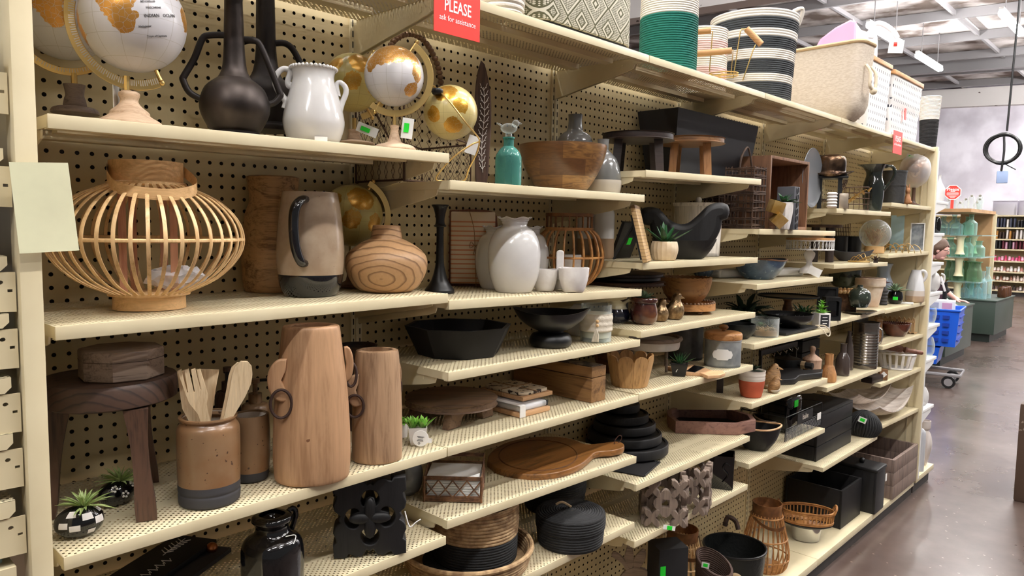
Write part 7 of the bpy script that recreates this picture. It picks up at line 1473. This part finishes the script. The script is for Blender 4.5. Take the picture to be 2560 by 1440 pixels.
p = N('boxed_appliance', 'black cardboard box with picture label and green stickers', 'box', P(1672, z, Y=.05, a=.0)); CUR.a = p.a = p.fa+.5; H = p.lz(1362); part('carton', M().box(-.05, .06, 0, .09, 0, H, .002), 'black_matt'); part('picture_label', M().box(-.03, .0, -.001, 0, H*.2, H*.6), 'paper_white'); part('picture', M().box(-.024, -.006, -.002, -.001, H*.28, H*.5), 'print_black', 1); part('green_sticker', M().box(-.045, -.025, -.001, 0, H*.72, H*.86), 'green_sticker')
p = N('wicker_basket', 'dark brown wicker basket with green tag by the black bucket', 'basket', P(1778, z, Y=.035)); b = p.y0; rope('basket', 'dark_wicker', [(32, b-1), (40, b-6), (46, 1405)], .008, .006, n=40, fn=lambda x, y, zz, a, r: (x, y, zz+(.03*cos(a-2.6) if zz > .08 else 0))); tagcard(1757, 1400, 18, 14, .1, -.06)
p = N('wooden_cutout', 'flat wooden cutout of a round fruit with tall leaves', 'wall decor', P(1572, z, Y=.2)); fr = [oval(p.lx(1588), p.lz(1455), 46*p.h, 46*p.s, 28)]
part('fruit', M().plate(fr, .014, 0, .002), 'ash_grey_wood')
for l in ([(1560, 1418), (1548, 1400), (1524, 1385), (1530, 1375), (1552, 1390), (1566, 1412)], [(1570, 1415), (1556, 1390), (1558, 1370), (1566, 1350), (1574, 1372), (1576, 1400)], [(1578, 1412), (1580, 1385), (1598, 1362), (1606, 1374), (1600, 1396), (1586, 1414)]): part('leaf', M().plate([poly2(spline(l+l[:1], 3)[:-1])], .012, 0, .002), 'ash_grey_wood')
part('stalk', M().plate([poly2([(1545, p.y0-6), (1552, 1440), (1558, 1410), (1576, 1410), (1570, 1440), (1566, p.y0-6)])], .012, .014, .002), 'ash_grey_wood'); part('foot', M().box(-.05, .05, -.03, .03, 0, .012, .002), 'ash_grey_wood')
# ================================================================== far end unit goods
def E(name, label, cat, px, py, z, Y=.08, group=None): return N(name, label, cat, P(0, z+.0004, X=min(4.895, Xat(px, .045, z)), Y=.045), group)
p = E('bottle_vase', 'white bottle vase with narrow neck on the white end shelves', 'vase', 2347, 0, 1.81, .07); b = p.y0; lat('body', 'white_glaze', [(12, b), (14, b-2), (15, b-30), (8, b-44), (3.5, b-54), (3.5, b-64), (4.5, b-66)], .003)
p = E('vase', 'small round black vase on the white end shelves', 'vase', 2341, 0, 1.614, .08); b = p.y0; lat('body', 'black_gloss', [(7, b), (10, b-6), (11, b-22), (8, b-36), (5, b-40)], .003)
p = E('teapot', 'white ceramic teapot with ribbon on the white end shelves', 'teapot', 2340, 0, 1.246, .09); b = p.y0; lat('body', 'white_glaze', [(9, b), (16, b-8), (19, b-24), (14, b-40), (6, b-48), (4, b-56), (1, b-58)], 0); tub('handle', 'white_glaze', [(2350, b-44, -.03), (2358, b-40, -.03), (2358, b-24, -.03), (2352, b-18, -.03)], 2.2); tub('ribbon', 'white_cloth', [(2350, b-38, -.06), (2356, b-20, -.07), (2362, b-2, -.07)], 2.5, flat=.3)
p = E('glass_bowl', 'clear bubbled glass bowl low on the white end shelves', 'bowl', 2334, 0, 1.042, .09); b = p.y0; lat('bowl', 'clear_glass', [(8, b), (12, b-6), (15, b-24), (12, b-40)], .003)
p = E('glass_vase', 'round bubbled glass vase under the clear bowl of the white end shelves', 'vase', 2326, 0, .833, .09); b = p.y0; lat('vase', 'clear_glass', [(9, b), (14, b-8), (15, b-28), (9, b-46)], .003)
p = E('bottle', 'white round bottle on the lowest white end shelf', 'bottle', 2306, 0, .52, .1); b = p.y0; lat('body', 'white_glaze', [(8, b), (14, b-10), (14, b-30), (6, b-46)], .003)
p = N('floor_vase', 'tall pale grey cylinder bottle standing at the end of the base deck', 'vase', P(0, .1035, X=4.79, Y=.03)); b = p.y0; lat('body', 'pale_grey', [(11, b), None, (11.5, b-1), (11.5, b-84), (8, b-98), (3, b-102)])
p = N('floor_vase', 'large white glazed vase with wide neck at the end of the base deck', 'vase', P(0, .1035, X=4.945, Y=.05)); b = p.y0; lat('body', 'cream_glaze2', [(9, b), (12, b-8), (21, b-48), (17, b-76), (10, b-88), None, (11, b-90), (15, b-94), (15, b-112)], .004)
# left end unit goods
N('bowl', 'green glazed bowl edge showing on a cream end shelf at the left', 'bowl', ((-.145, .11, 1.3925), 0)); part('bowl', M().lathe([(.04, 0), (.06, .004), (.092, .035), (.098, .07), (.094, .07), (.088, .036), (.05, .009), (.0005, .009)], 40, 3), 'celadon')
for k, (z, h) in enumerate(((1.5625, .1), (1.836, .1))):
    for i in range(3): N('book', 'dark-spined book standing on a cream end shelf at the left', 'book', ((-.105-.03*i, .02, z), 0), 'dark books at the left edge'); part('cover', M().box(-.025, 0, 0, .16, 0, h-.004*i, .002), 'book_dark'); part('pages', M().box(-.023, -.002, .004, .161, .003, h-.003-.004*i), 'paper_white')
N('glass_tray', 'glass edged tray on the lowest cream end shelf at the left', 'tray', ((-.2, .02, 1.12), 0)); part('glass', M().box(-.12, .13, 0, .2, .0, .03, .003), 'aqua_glass'); part('rim', M().tube([(-.12, 0, .03), (.13, 0, .03), (.13, .2, .03), (-.12, .2, .03)], .003, 6, True), 'chrome')
N('cream_shelf', 'bottom cream end shelf board under the glass tray', 'shelf', ((-.05, 0, 1.118), 0)); part('tray', M().box(-.4, -.008, 0, .9, -.02, 0), 'beige')
N('paper_sheet', 'blank pale yellow paper sheet fixed to the near post', 'sign', P(110, 1.6, Y=-.035, a=0), )
c = [onY(x, y, -.03) for x, y in ((22, 405), (170, 407), (198, 626), (49, 634))]; o = CUR.loc
CUR.loc = Vector((0, 0, 0)); CUR.a = 0; m = M(); v = [tuple(q) for q in c]+[(q.x, q.y+.0006, q.z) for q in c]; part('sheet', m.add(v, [(0, 1, 2, 3), (7, 6, 5, 4), (0, 4, 5, 1), (1, 5, 6, 2), (2, 6, 7, 3), (3, 7, 4, 0)]), 'paper_yellow')
# ================================================================== glass display beyond the aisle
def pedestal(label, x0, x1, H):
    N('display_plinth', label, 'plinth', ((x0, 1.0, 0), 0), 'dark green display plinths'); part('body', M().box(0, x1-x0, 0, 1.1, .12, H-.02, .004), 'plinth_green'); part('top', M().box(-.015, x1-x0+.015, -.015, 1.115, H-.02, H, .003), 'plinth_green'); part('toe_kick', M().box(.06, x1-x0-.06, .06, 1.04, 0, .12), 'plinth_dark')
pedestal('dark green display plinth nearer the cart', 9.6, 10.92, .69); pedestal('dark green display plinth farther down, under the glass shelves', 12.36, 13.74, .63)
N('display_stand', 'tan wooden display stand with top board beyond the aisle', 'display', ((12.2, 1.3, .632), 0)); part('side_panel', M().box(1.42, 1.46, .05, .5, 0, 1.29), 'tan_panel'); part('top_board', M().box(-.2, 1.5, .02, .75, 1.29, 1.34), 'tan_panel'); part('post', M().box(1.46, 1.5, -.0, .05, 0, 1.3), 'beige'); part('post', M().box(-.2, -.17, .7, .74, 0, 1.29), 'beige')
for i, zz in enumerate((.89, 1.26, 1.59)):
    N('glass_shelf', '%s glass shelf of the bottle display' % ('lowest', 'middle', 'highest')[i], 'shelf', ((12.3, 1.22, zz-.016), 0)); part('pane', M().box(0, 1.1, 0, .42, 0, .015), 'aqua_glass')
    for x in (.12, .95): part('column', M().lathe([(.07, -.28 if i else -.24), (.05, -.22), (.05, -.06), (.08, 0)], 16, 2, c=(x, .3, 0)), 'column_cream')
r_ = random.Random(11)
def gbottle(k, x, y, zz, h, r, mt, lab, cat, grp, neck=.35):
    N(cat, lab, cat.replace('glass_', ''), ((x, y, zz), 0), grp); s_ = neck*r
    part('body', M().lathe([(r*.9, .0005), (r, .006), (r, h*.5), (r*.9, h*.6), (s_, h*.74), None, (s_, h*.75), (s_, h*.95), (s_*1.25, h*.96), (s_*1.25, h)], 20, 2, cap=True), mt)
for k in range(6): q = onX(2350+17*k, 580, 12.75); gbottle(k, q.x-.22*(k % 2), q.y, 1.5905, .25+.03*(k % 3), .085, 'aqua_glass' if k < 4 else 'sea_green_glass', 'tall blue-green glass bottle on the highest glass shelf of the display', 'glass_bottle', 'bottles on the highest glass shelf')
for k in range(5): q = onX(2362+21*k, 636, 12.75); gbottle(k, q.x-.22*(k % 2), q.y, 1.2605, .24+.05*(k % 2), .085, 'sea_green_glass', 'sea-green glass jar on the middle glass shelf of the display', 'glass_jar', 'jars on the middle glass shelf', .5)
for k in range(4): q = onX(2378+22*k, 698, 12.75); gbottle(k, q.x-.24*(k % 2), q.y, .8905, .3, .1, 'green_glass', 'wide dark green glass vase on the lowest glass shelf of the display', 'glass_vase', 'green vases on the lowest glass shelf', .8)
for k in range(6): q = onX(2418+11*k, 748, 12.55+.22*(k % 2)); gbottle(k, q.x, q.y+.04, .6305, .22+.1*((k*2) % 3)+(.16 if k == 5 else 0), .06, 'aqua_glass', 'clear pale blue glass bottle on the plinth top under the glass shelves', 'glass_bottle', 'clear bottles on the farther plinth', .4)
for k in range(9): q = onX(2358+14*k, 516, 12.7); N('glass_dish', 'clear glass dish on the tan top board', 'dish', ((q.x, max(1.36, q.y), 1.9725), 0), 'glass dishes on the top board'); h = .1+.05*(k % 3); part('bowl', M().lathe([(.03, 0), (.035, .01), (.048, h*.6), (.04, h)], 16, 2), 'clear_glass'); part('lid_knob', M().ball((0, 0, h+.012), .02, n=8), 'grey_glass')
for k in range(3): N('glass_orb', 'pale green glass float ball by the hand on the nearer plinth', 'ornament', ((9.68+.13*k, 1.06+.03*k, .6905), 0), 'glass balls on the nearer plinth'); part('ball', M().ball((0, 0, .062), .062, n=18), 'sea_green_glass')
for k in range(4): N('brown_glass_jar', 'small brown glass jar at the end of the farther plinth', 'jar', ((13.1+.14*k, 1.06, .6305), 0), 'brown jars on the farther plinth'); part('jar', M().lathe([(.05, .0005), (.06, .02), (.055, .13), (.04, .16)], 16, 2), 'amber_glass')
q = onX(2382, 481, 12.4); N('octagon_sign', 'red octagonal sign reading Please with white edge on a post', 'sign', (q, -pi/2+.18)); R = .108
part('plate', M().lathe([(.0005, 0), (R*1.1, 0), (R*1.1, .006), (.0005, .006)], 8, 1, a0=pi/8).xf(Matrix.Rotation(pi/2, 4, 'X')), 'print_white'); part('red_face', M().lathe([(.0005, .0061), (R, .0061), (R, .0075), (.0005, .0075)], 8, 1, a0=pi/8).xf(Matrix.Rotation(pi/2, 4, 'X')), 'red_card')
part('lettering', M().text('Please', .066, bold=True).xf(Matrix.Translation((0, -.0085, .045))), 'print_white'); m = M()
for k, w_ in enumerate((.06, .15, .16, .15, .1, .06)): m.box(-w_/2, w_/2, -.0085, -.0075, .008-k*.017, .014-k*.017)
part('small_lettering', m, 'print_white'); part('post', M().box(-.02, .02, .001, .01, -.26, -R), 'red_card')
# far shelving with bags and shoes
XF = 22.4; N('far_shelving', 'long beige store shelving against the far wall', 'shelving', ((XF, 0, 0), 0)); part('back', M().box(.55, .6, -2, 4.5, 0, 2.1), 'beige_dull')
lv = (1.78, 1.48, 1.22, .91, .63, .39, .14)
for k, zz in enumerate((2.1,)+lv): part('shelf_board', M().box(0, .55, -2, 4.5, zz-.035, zz), 'beige')
part('base', M().box(.05, .55, -2, 4.5, 0, .1), 'kick'); part('end_panel', M().box(0, .58, 4.5, 4.54, 0, 2.12), 'beige')
pal = [((40, 38, 42), (216, 208, 200), (60, 62, 76)), ((60, 46, 40), (170, 120, 60), (206, 200, 196)), ((196, 150, 170), (90, 40, 50), (46, 46, 44)), ((200, 90, 130), (222, 170, 190), (180, 60, 90)), ((214, 200, 190), (170, 120, 110), (230, 224, 220)), ((220, 208, 198), (140, 96, 80), (200, 180, 170)), ((110, 90, 84), (200, 190, 184), (60, 50, 48))]
for i, row in enumerate(pal):
    for j, c_ in enumerate(row): mat('far_%d_%d' % (i, j), c_, .6)
nm = ('handbag', 'handbag', 'handbag', 'shoe', 'shoe', 'shoe', 'shoe'); ro = ('top', 'second', 'third', 'fourth', 'fifth', 'sixth', 'lowest')
src = {}
for i, zz in enumerate(lv):
    n_ = 15
    for k in range(n_):
        j = r_.randrange(3); y = 1.95+.075*k+r_.uniform(-.01, .01); kind = nm[i]
        flush()
        if (i, j) in src:
            o = src[(i, j)]; c_ = o.copy(); COL.objects.link(c_); c_.location = (XF+.12, y, zz+.0005)
            for ch in o.children: d = ch.copy(); COL.objects.link(d); d.parent = c_
            continue
        N(kind, 'small %s in the %s row of the far wall shelving' % (kind, ro[i]), 'bag' if kind == 'handbag' else 'shoe', ((XF+.12, y, zz+.0005), 0), '%ss in the %s row of the far shelving' % (kind, ro[i]))
        if kind == 'handbag':
            h = .17+.03*j; part('body', M().lathe([(.03, 0), (.036, .01), (.034, h*.8), (.03, h+.01)], 10, 1, sx=3.2, sy=.95), 'far_%d_%d' % (i, j)); part('strap', M().tube([(-.06, 0, h), (-.03, 0, h+.02), (.03, 0, h+.02), (.06, 0, h)], .006, 5), 'far_%d_%d' % (i, (j+1) % 3))
        else:
            part('upper', M().lathe([(.035, .02), (.036, .045), (.03, .075), (.02, .1+.02*j)], 12, 2, sx=2.4, fn=lambda x, y_, z_, a, r: (x, y_, z_ if x > 0 else .02+(z_-.02)*max(.35, 1+x*9))), 'far_%d_%d' % (i, j)); part('sole', M().lathe([(.036, 0), (.036, .02)], 12, 1, sx=2.4), 'far_%d_%d' % (i, (j+1) % 3))
        src[(i, j)] = flush()
for k, y in enumerate((2.72, 2.14)): N('storage_tub', ('left' if k == 0 else 'right')+' of two clear plastic tubs with white contents atop the far shelving', 'tub', ((XF+.1, y, 2.1005), 0)); part('tub', M().box(0, .4, -.27, .27, 0, .36, .02), 'plastic_clear'); part('contents', M().box(.03, .37, -.2, .2, .006, .29, .01), 'paper_white'); part('lid', M().box(-.01, .41, -.28, .28, .361, .375), 'plastic_clear')
# hanging cord
q = onX(2507, 372, 7.); N('power_cord', 'black power cord hanging from the roof, looped up in a coil', 'cord', (q, -pi/2+.2)); top = zc(q.y)-q.z; R = .125; m = M(); d = .055
m.tube([(.075, 0, top), (.05, 0, top*.5), (.02, 0, R+.02)], .008, 7, k=3); part('drop', m, 'black_satin'); m = M()
for k in range(5): m.ring((0, 0, 0), R-.006*(k % 3), R*1.02-.008*((k+1) % 3), .0085, 30, 7, fn=lambda x, y, zz: (x+.004*k-.008, .009*(k-2), y))
part('coil', m, 'black_satin'); part('tail', M().tube([(0, 0, R), (.01, -.02, -.02), (.0, -.02, -R-.06)], .0085, 7, k=3).tube([(.02, 0, -R), (.1, 0, -R-.05)], .004, 6), 'black_satin'); part('plug', M().box(-.03, .05, -.02, .02, -R-.16, -R-.06, .006), 'plug_blue'); part('zip_tie', M().tube([(0, -.03, -R-.01), (.0, .03, -R-.01)], .006, 6), 'black_satin')
# cart
N('shopping_cart', 'blue plastic shopping cart on a grey wheeled frame beyond the white end shelves', 'cart', ((8.45, .9, 0), .12)); m = M()
def tap(m, x0, x1, y0, y1, z0, z1, k, t):
    v = []
    for q, zz in ((1, z0), (1+k, z1)):
        cx, cy = (x0+x1)/2, (y0+y1)/2
        v += [(cx+(a-cx)*q, cy+(b-cy)*q, zz) for a, b in ((x0, y0), (x1, y0), (x1, y1), (x0, y1))]
    w_ = [(x*.95, y*.95, zz+(.02 if i < 4 else 0)) for i, (x, y, zz) in enumerate(v)]
    return m.add(v+w_, [(0, 1, 5, 4), (1, 2, 6, 5), (2, 3, 7, 6), (3, 0, 4, 7), (12, 13, 9, 8), (13, 14, 10, 9), (14, 15, 11, 10), (15, 12, 8, 11), (4, 5, 13, 12), (5, 6, 14, 13), (6, 7, 15, 14), (7, 4, 12, 15), (3, 2, 1, 0), (8, 9, 10, 11)])
part('upper_basket', tap(M(), -.24, .24, -.26, .26, .44, .82, .1, 0), 'cart_blue'); part('lower_basket', tap(M(), -.2, .2, -.1, .34, .24, .42, .12, 0), 'cart_blue'); m = M()
for k in range(4):
    for j in range(5): m.box(-.268-.004*k, -.244, -.2+.09*j, -.14+.09*j, .49+.08*k, .525+.08*k)
part('slots', m, 'cart_dark'); m = M()
for k in range(4): m.box(-.2, .2, -.284-.004*k, -.262, .5+.08*k, .51+.08*k)
part('ribs', m, 'cart_dark'); part('rim', M().tube([(-.27, -.29, .82), (.27, -.29, .82), (.27, .29, .82), (-.27, .29, .82)], .012, 7, True), 'cart_blue')
part('frame', M().tube([(-.2, .3, .14), (-.2, -.32, .14), (.2, -.32, .14), (.2, .3, .14)], .018, 8, True).tube([(-.2, .3, .14), (-.22, .32, .5), (-.22, .36, .95), (.22, .36, .95), (.22, .32, .5), (.2, .3, .14)], .014, 8), 'steel_grey')
for x in (-.19, .19):
    for y in (-.22, .28): w_ = part('wheel', M().lathe([(.02, -.02), (.06, -.02), (.065, -.01), (.065, .01), (.06, .02), (.02, .02)], 24, 1).xf(Matrix.Translation((x, y, .065)) @ Matrix.Rotation(pi/2, 4, 'Y')), 'black_satin'); part('hub', M().lathe([(.0005, -.022), (.04, -.022), (.04, .022), (.0005, .022)], 18, 1).xf(Matrix.Translation((x, y, .065)) @ Matrix.Rotation(pi/2, 4, 'Y')), 'steel_grey', w_)
N('puzzle_box', 'white box with coloured picture squares sticking out of the blue cart', 'box', ((8.36, .86, .62), .2)); part('box', M().box(-.03, .03, -.2, .18, 0, .3, .003).xf(Matrix.Rotation(-.2, 4, 'Y')), 'paper_white')
for k in range(9): part('picture', M().box(-.033, -.0305, -.17+.12*(k % 3), -.08+.12*(k % 3), .04+.085*(k//3), .11+.085*(k//3)).xf(Matrix.Rotation(-.2, 4, 'Y')), ('red_card', 'grey_plate', 'far_3_1', 'blue_glaze', 'pale_blue_glaze', 'grey_plate', 'far_3_1', 'pale_grey', 'red_card')[k])
N('picture_frame', 'dark framed picture standing up in the blue cart', 'frame', ((8.6, .95, .47), 1.35)); part('frame', M().plate([[(-.16, 0), (.16, 0), (.16, .62), (-.16, .62)], [(-.13, .03), (.13, .03), (.13, .59), (-.13, .59)]], .03), 'black_satin'); part('picture', M().box(-.131, .131, .0, .005, .029, .591), 'dark_picture')
# the shopper
def skin(verts, edges, root=0, sub=2):
    me = bpy.data.meshes.new('c'); me.from_pydata([v[:3] for v in verts], edges, []); o = bpy.data.objects.new('c', me); COL.objects.link(o)
    o.modifiers.new('s', 'SKIN'); sl = me.skin_vertices[0].data
    for i, v in enumerate(verts): sl[i].radius = (v[3], v[4] if len(v) > 4 else v[3]); sl[i].use_root = i == root
    u = o.modifiers.new('u', 'SUBSURF'); u.levels = sub; u.render_levels = sub
    ev = o.evaluated_get(bpy.context.evaluated_depsgraph_get()); t = ev.to_mesh(); m = M().add([q.co for q in t.vertices], [tuple(f.vertices) for f in t.polygons]); ev.to_mesh_clear(); bpy.data.objects.remove(o); bpy.data.meshes.remove(me); return m
N('person', 'person with short brown hair in black top, leaning to touch glass balls', 'person', ((9.25, 1.42, 0), .25))
V = [(0, .06, .92, .13, .11), (0, 0, 1.04, .125, .1), (0, -.14, 1.2, .13, .1), (0, -.24, 1.29, .055), (0, -.3, 1.35, .052), (0, -.34, 1.38, .05), (0, -.36, 1.42, .05),
     (.17, -.2, 1.23, .055), (.23, -.36, 1.02, .042), (.235, -.53, .86, .03), (.235, -.58, .825, .03, .018), (-.17, -.2, 1.23, .055), (-.22, -.24, .98, .042), (-.18, -.4, .84, .03), (-.17, -.46, .81, .03, .018),
     (.1, .06, .84, .09), (.1, .02, .48, .062), (.1, .06, .1, .042), (.1, -.1, .035, .036), (-.1, .06, .84, .09), (-.1, .02, .48, .062), (-.1, .06, .1, .042), (-.1, -.1, .035, .036)]
Eg = [(0, 1), (1, 2), (2, 3), (3, 4), (4, 5), (5, 6), (2, 7), (7, 8), (8, 9), (9, 10), (2, 11), (11, 12), (12, 13), (13, 14), (0, 15), (15, 16), (16, 17), (17, 18), (0, 19), (19, 20), (20, 21), (21, 22)]
for h, sx in ((10, 1), (14, -1)):
    b = V[h]
    for k, (dx, L) in enumerate(((-.03, .075), (-.01, .088), (.011, .084), (.03, .066))):
        i = len(V); V += [(b[0]+dx, b[1]-.04, b[2]-.008, .0095), (b[0]+dx*1.25, b[1]-.04-L*.55, b[2]-.012, .0088), (b[0]+dx*1.35, b[1]-.04-L, b[2]-.034, .0078)]; Eg += [(h, i), (i, i+1), (i+1, i+2)]
    i = len(V); V += [(b[0]-sx*.04, b[1]+.0, b[2]-.012, .011), (b[0]-sx*.058, b[1]-.035, b[2]-.026, .009)]; Eg += [(h, i), (i, i+1)]
body = skin(V, Eg)
hd = M().ball((0, 0, 0), .078, .1, .118, 24); hd.v = [(x*(1-.25*max(0, -z/.118)), y*(1-.12*max(0, -z/.118))-.012*max(0, -z/.118), z) for x, y, z in hd.v]
hd.ball((0, -.048, -.08), .04, .038, .034, 16).tube([(0, -.094, .022), (0, -.106, -.018), (0, -.098, -.026)], [.006, .009, .007], 8, k=3).ball((-.077, .01, -.01), .01, .02, .03, 8).ball((.077, .01, -.01), .01, .02, .03, 8).tube([(-.02, -.084, -.06), (0, -.092, -.06), (.02, -.084, -.06)], .0045, 6).tube([(-.045, -.082, .03), (-.02, -.093, .034)], .005, 6).tube([(.045, -.082, .03), (.02, -.093, .034)], .005, 6)
HT = Matrix.Translation((0, -.36, 1.42)) @ Matrix.Rotation(.25, 4, 'X'); body.join(hd, HT)
part('body', body, 'skin')
T = [(0, .1, .86, .15, .13), (0, .02, 1.03, .15, .125), (0, -.14, 1.2, .155, .12), (0, -.22, 1.27, .075), (.17, -.2, 1.23, .072), (.23, -.36, 1.02, .056), (.234, -.5, .89, .044), (-.17, -.2, 1.23, .072), (-.22, -.24, .98, .056), (-.185, -.38, .86, .044)]
part('black_top', skin(T, [(0, 1), (1, 2), (2, 3), (2, 4), (4, 5), (5, 6), (2, 7), (7, 8), (8, 9)]), 'cloth_black')
T = [(0, .08, .9, .14, .12), (.1, .06, .82, .105), (.1, .03, .48, .08), (.1, .06, .09, .065), (-.1, .06, .82, .105), (-.1, .03, .48, .08), (-.1, .06, .09, .065)]
part('trousers', skin(T, [(0, 1), (1, 2), (2, 3), (0, 4), (4, 5), (5, 6)]), 'cloth_dark')
hm = M().ball((0, .012, .02), .09, .108, .118, 30); hm.v = [(x*(1+.05*sin(70*z+30*y)), y*(1+.04*sin(55*x+60*z)), max(z, -.07 if y > .02 else min(.062+.012*sin(90*x), -.07+1.5*(.02-y)))) for x, y, z in hm.v]
part('hair', hm.xf(HT), 'hair_brown'); part('eyeglasses', M().ring((-.034, -.095, .008), .022, .002, .0028, 14, 5).ring((.034, -.095, .008), .022, .002, .0028, 14, 5).tube([(-.056, -.092, .012), (-.08, .0, .005)], .0028, 5).xf(HT), 'black_satin')
for sx in (-1, 1): part('eye', M().ball((sx*.032, -.087, .008), .0095, n=8).xf(HT), 'print_white'); part('shoe', M().lathe([(.001, 0), (.048, 0), (.05, .03), (.035, .07), (.001, .075)], 16, 2, sy=2.6, c=(sx*.1, -.03, 0)), 'black_satin')
flush()
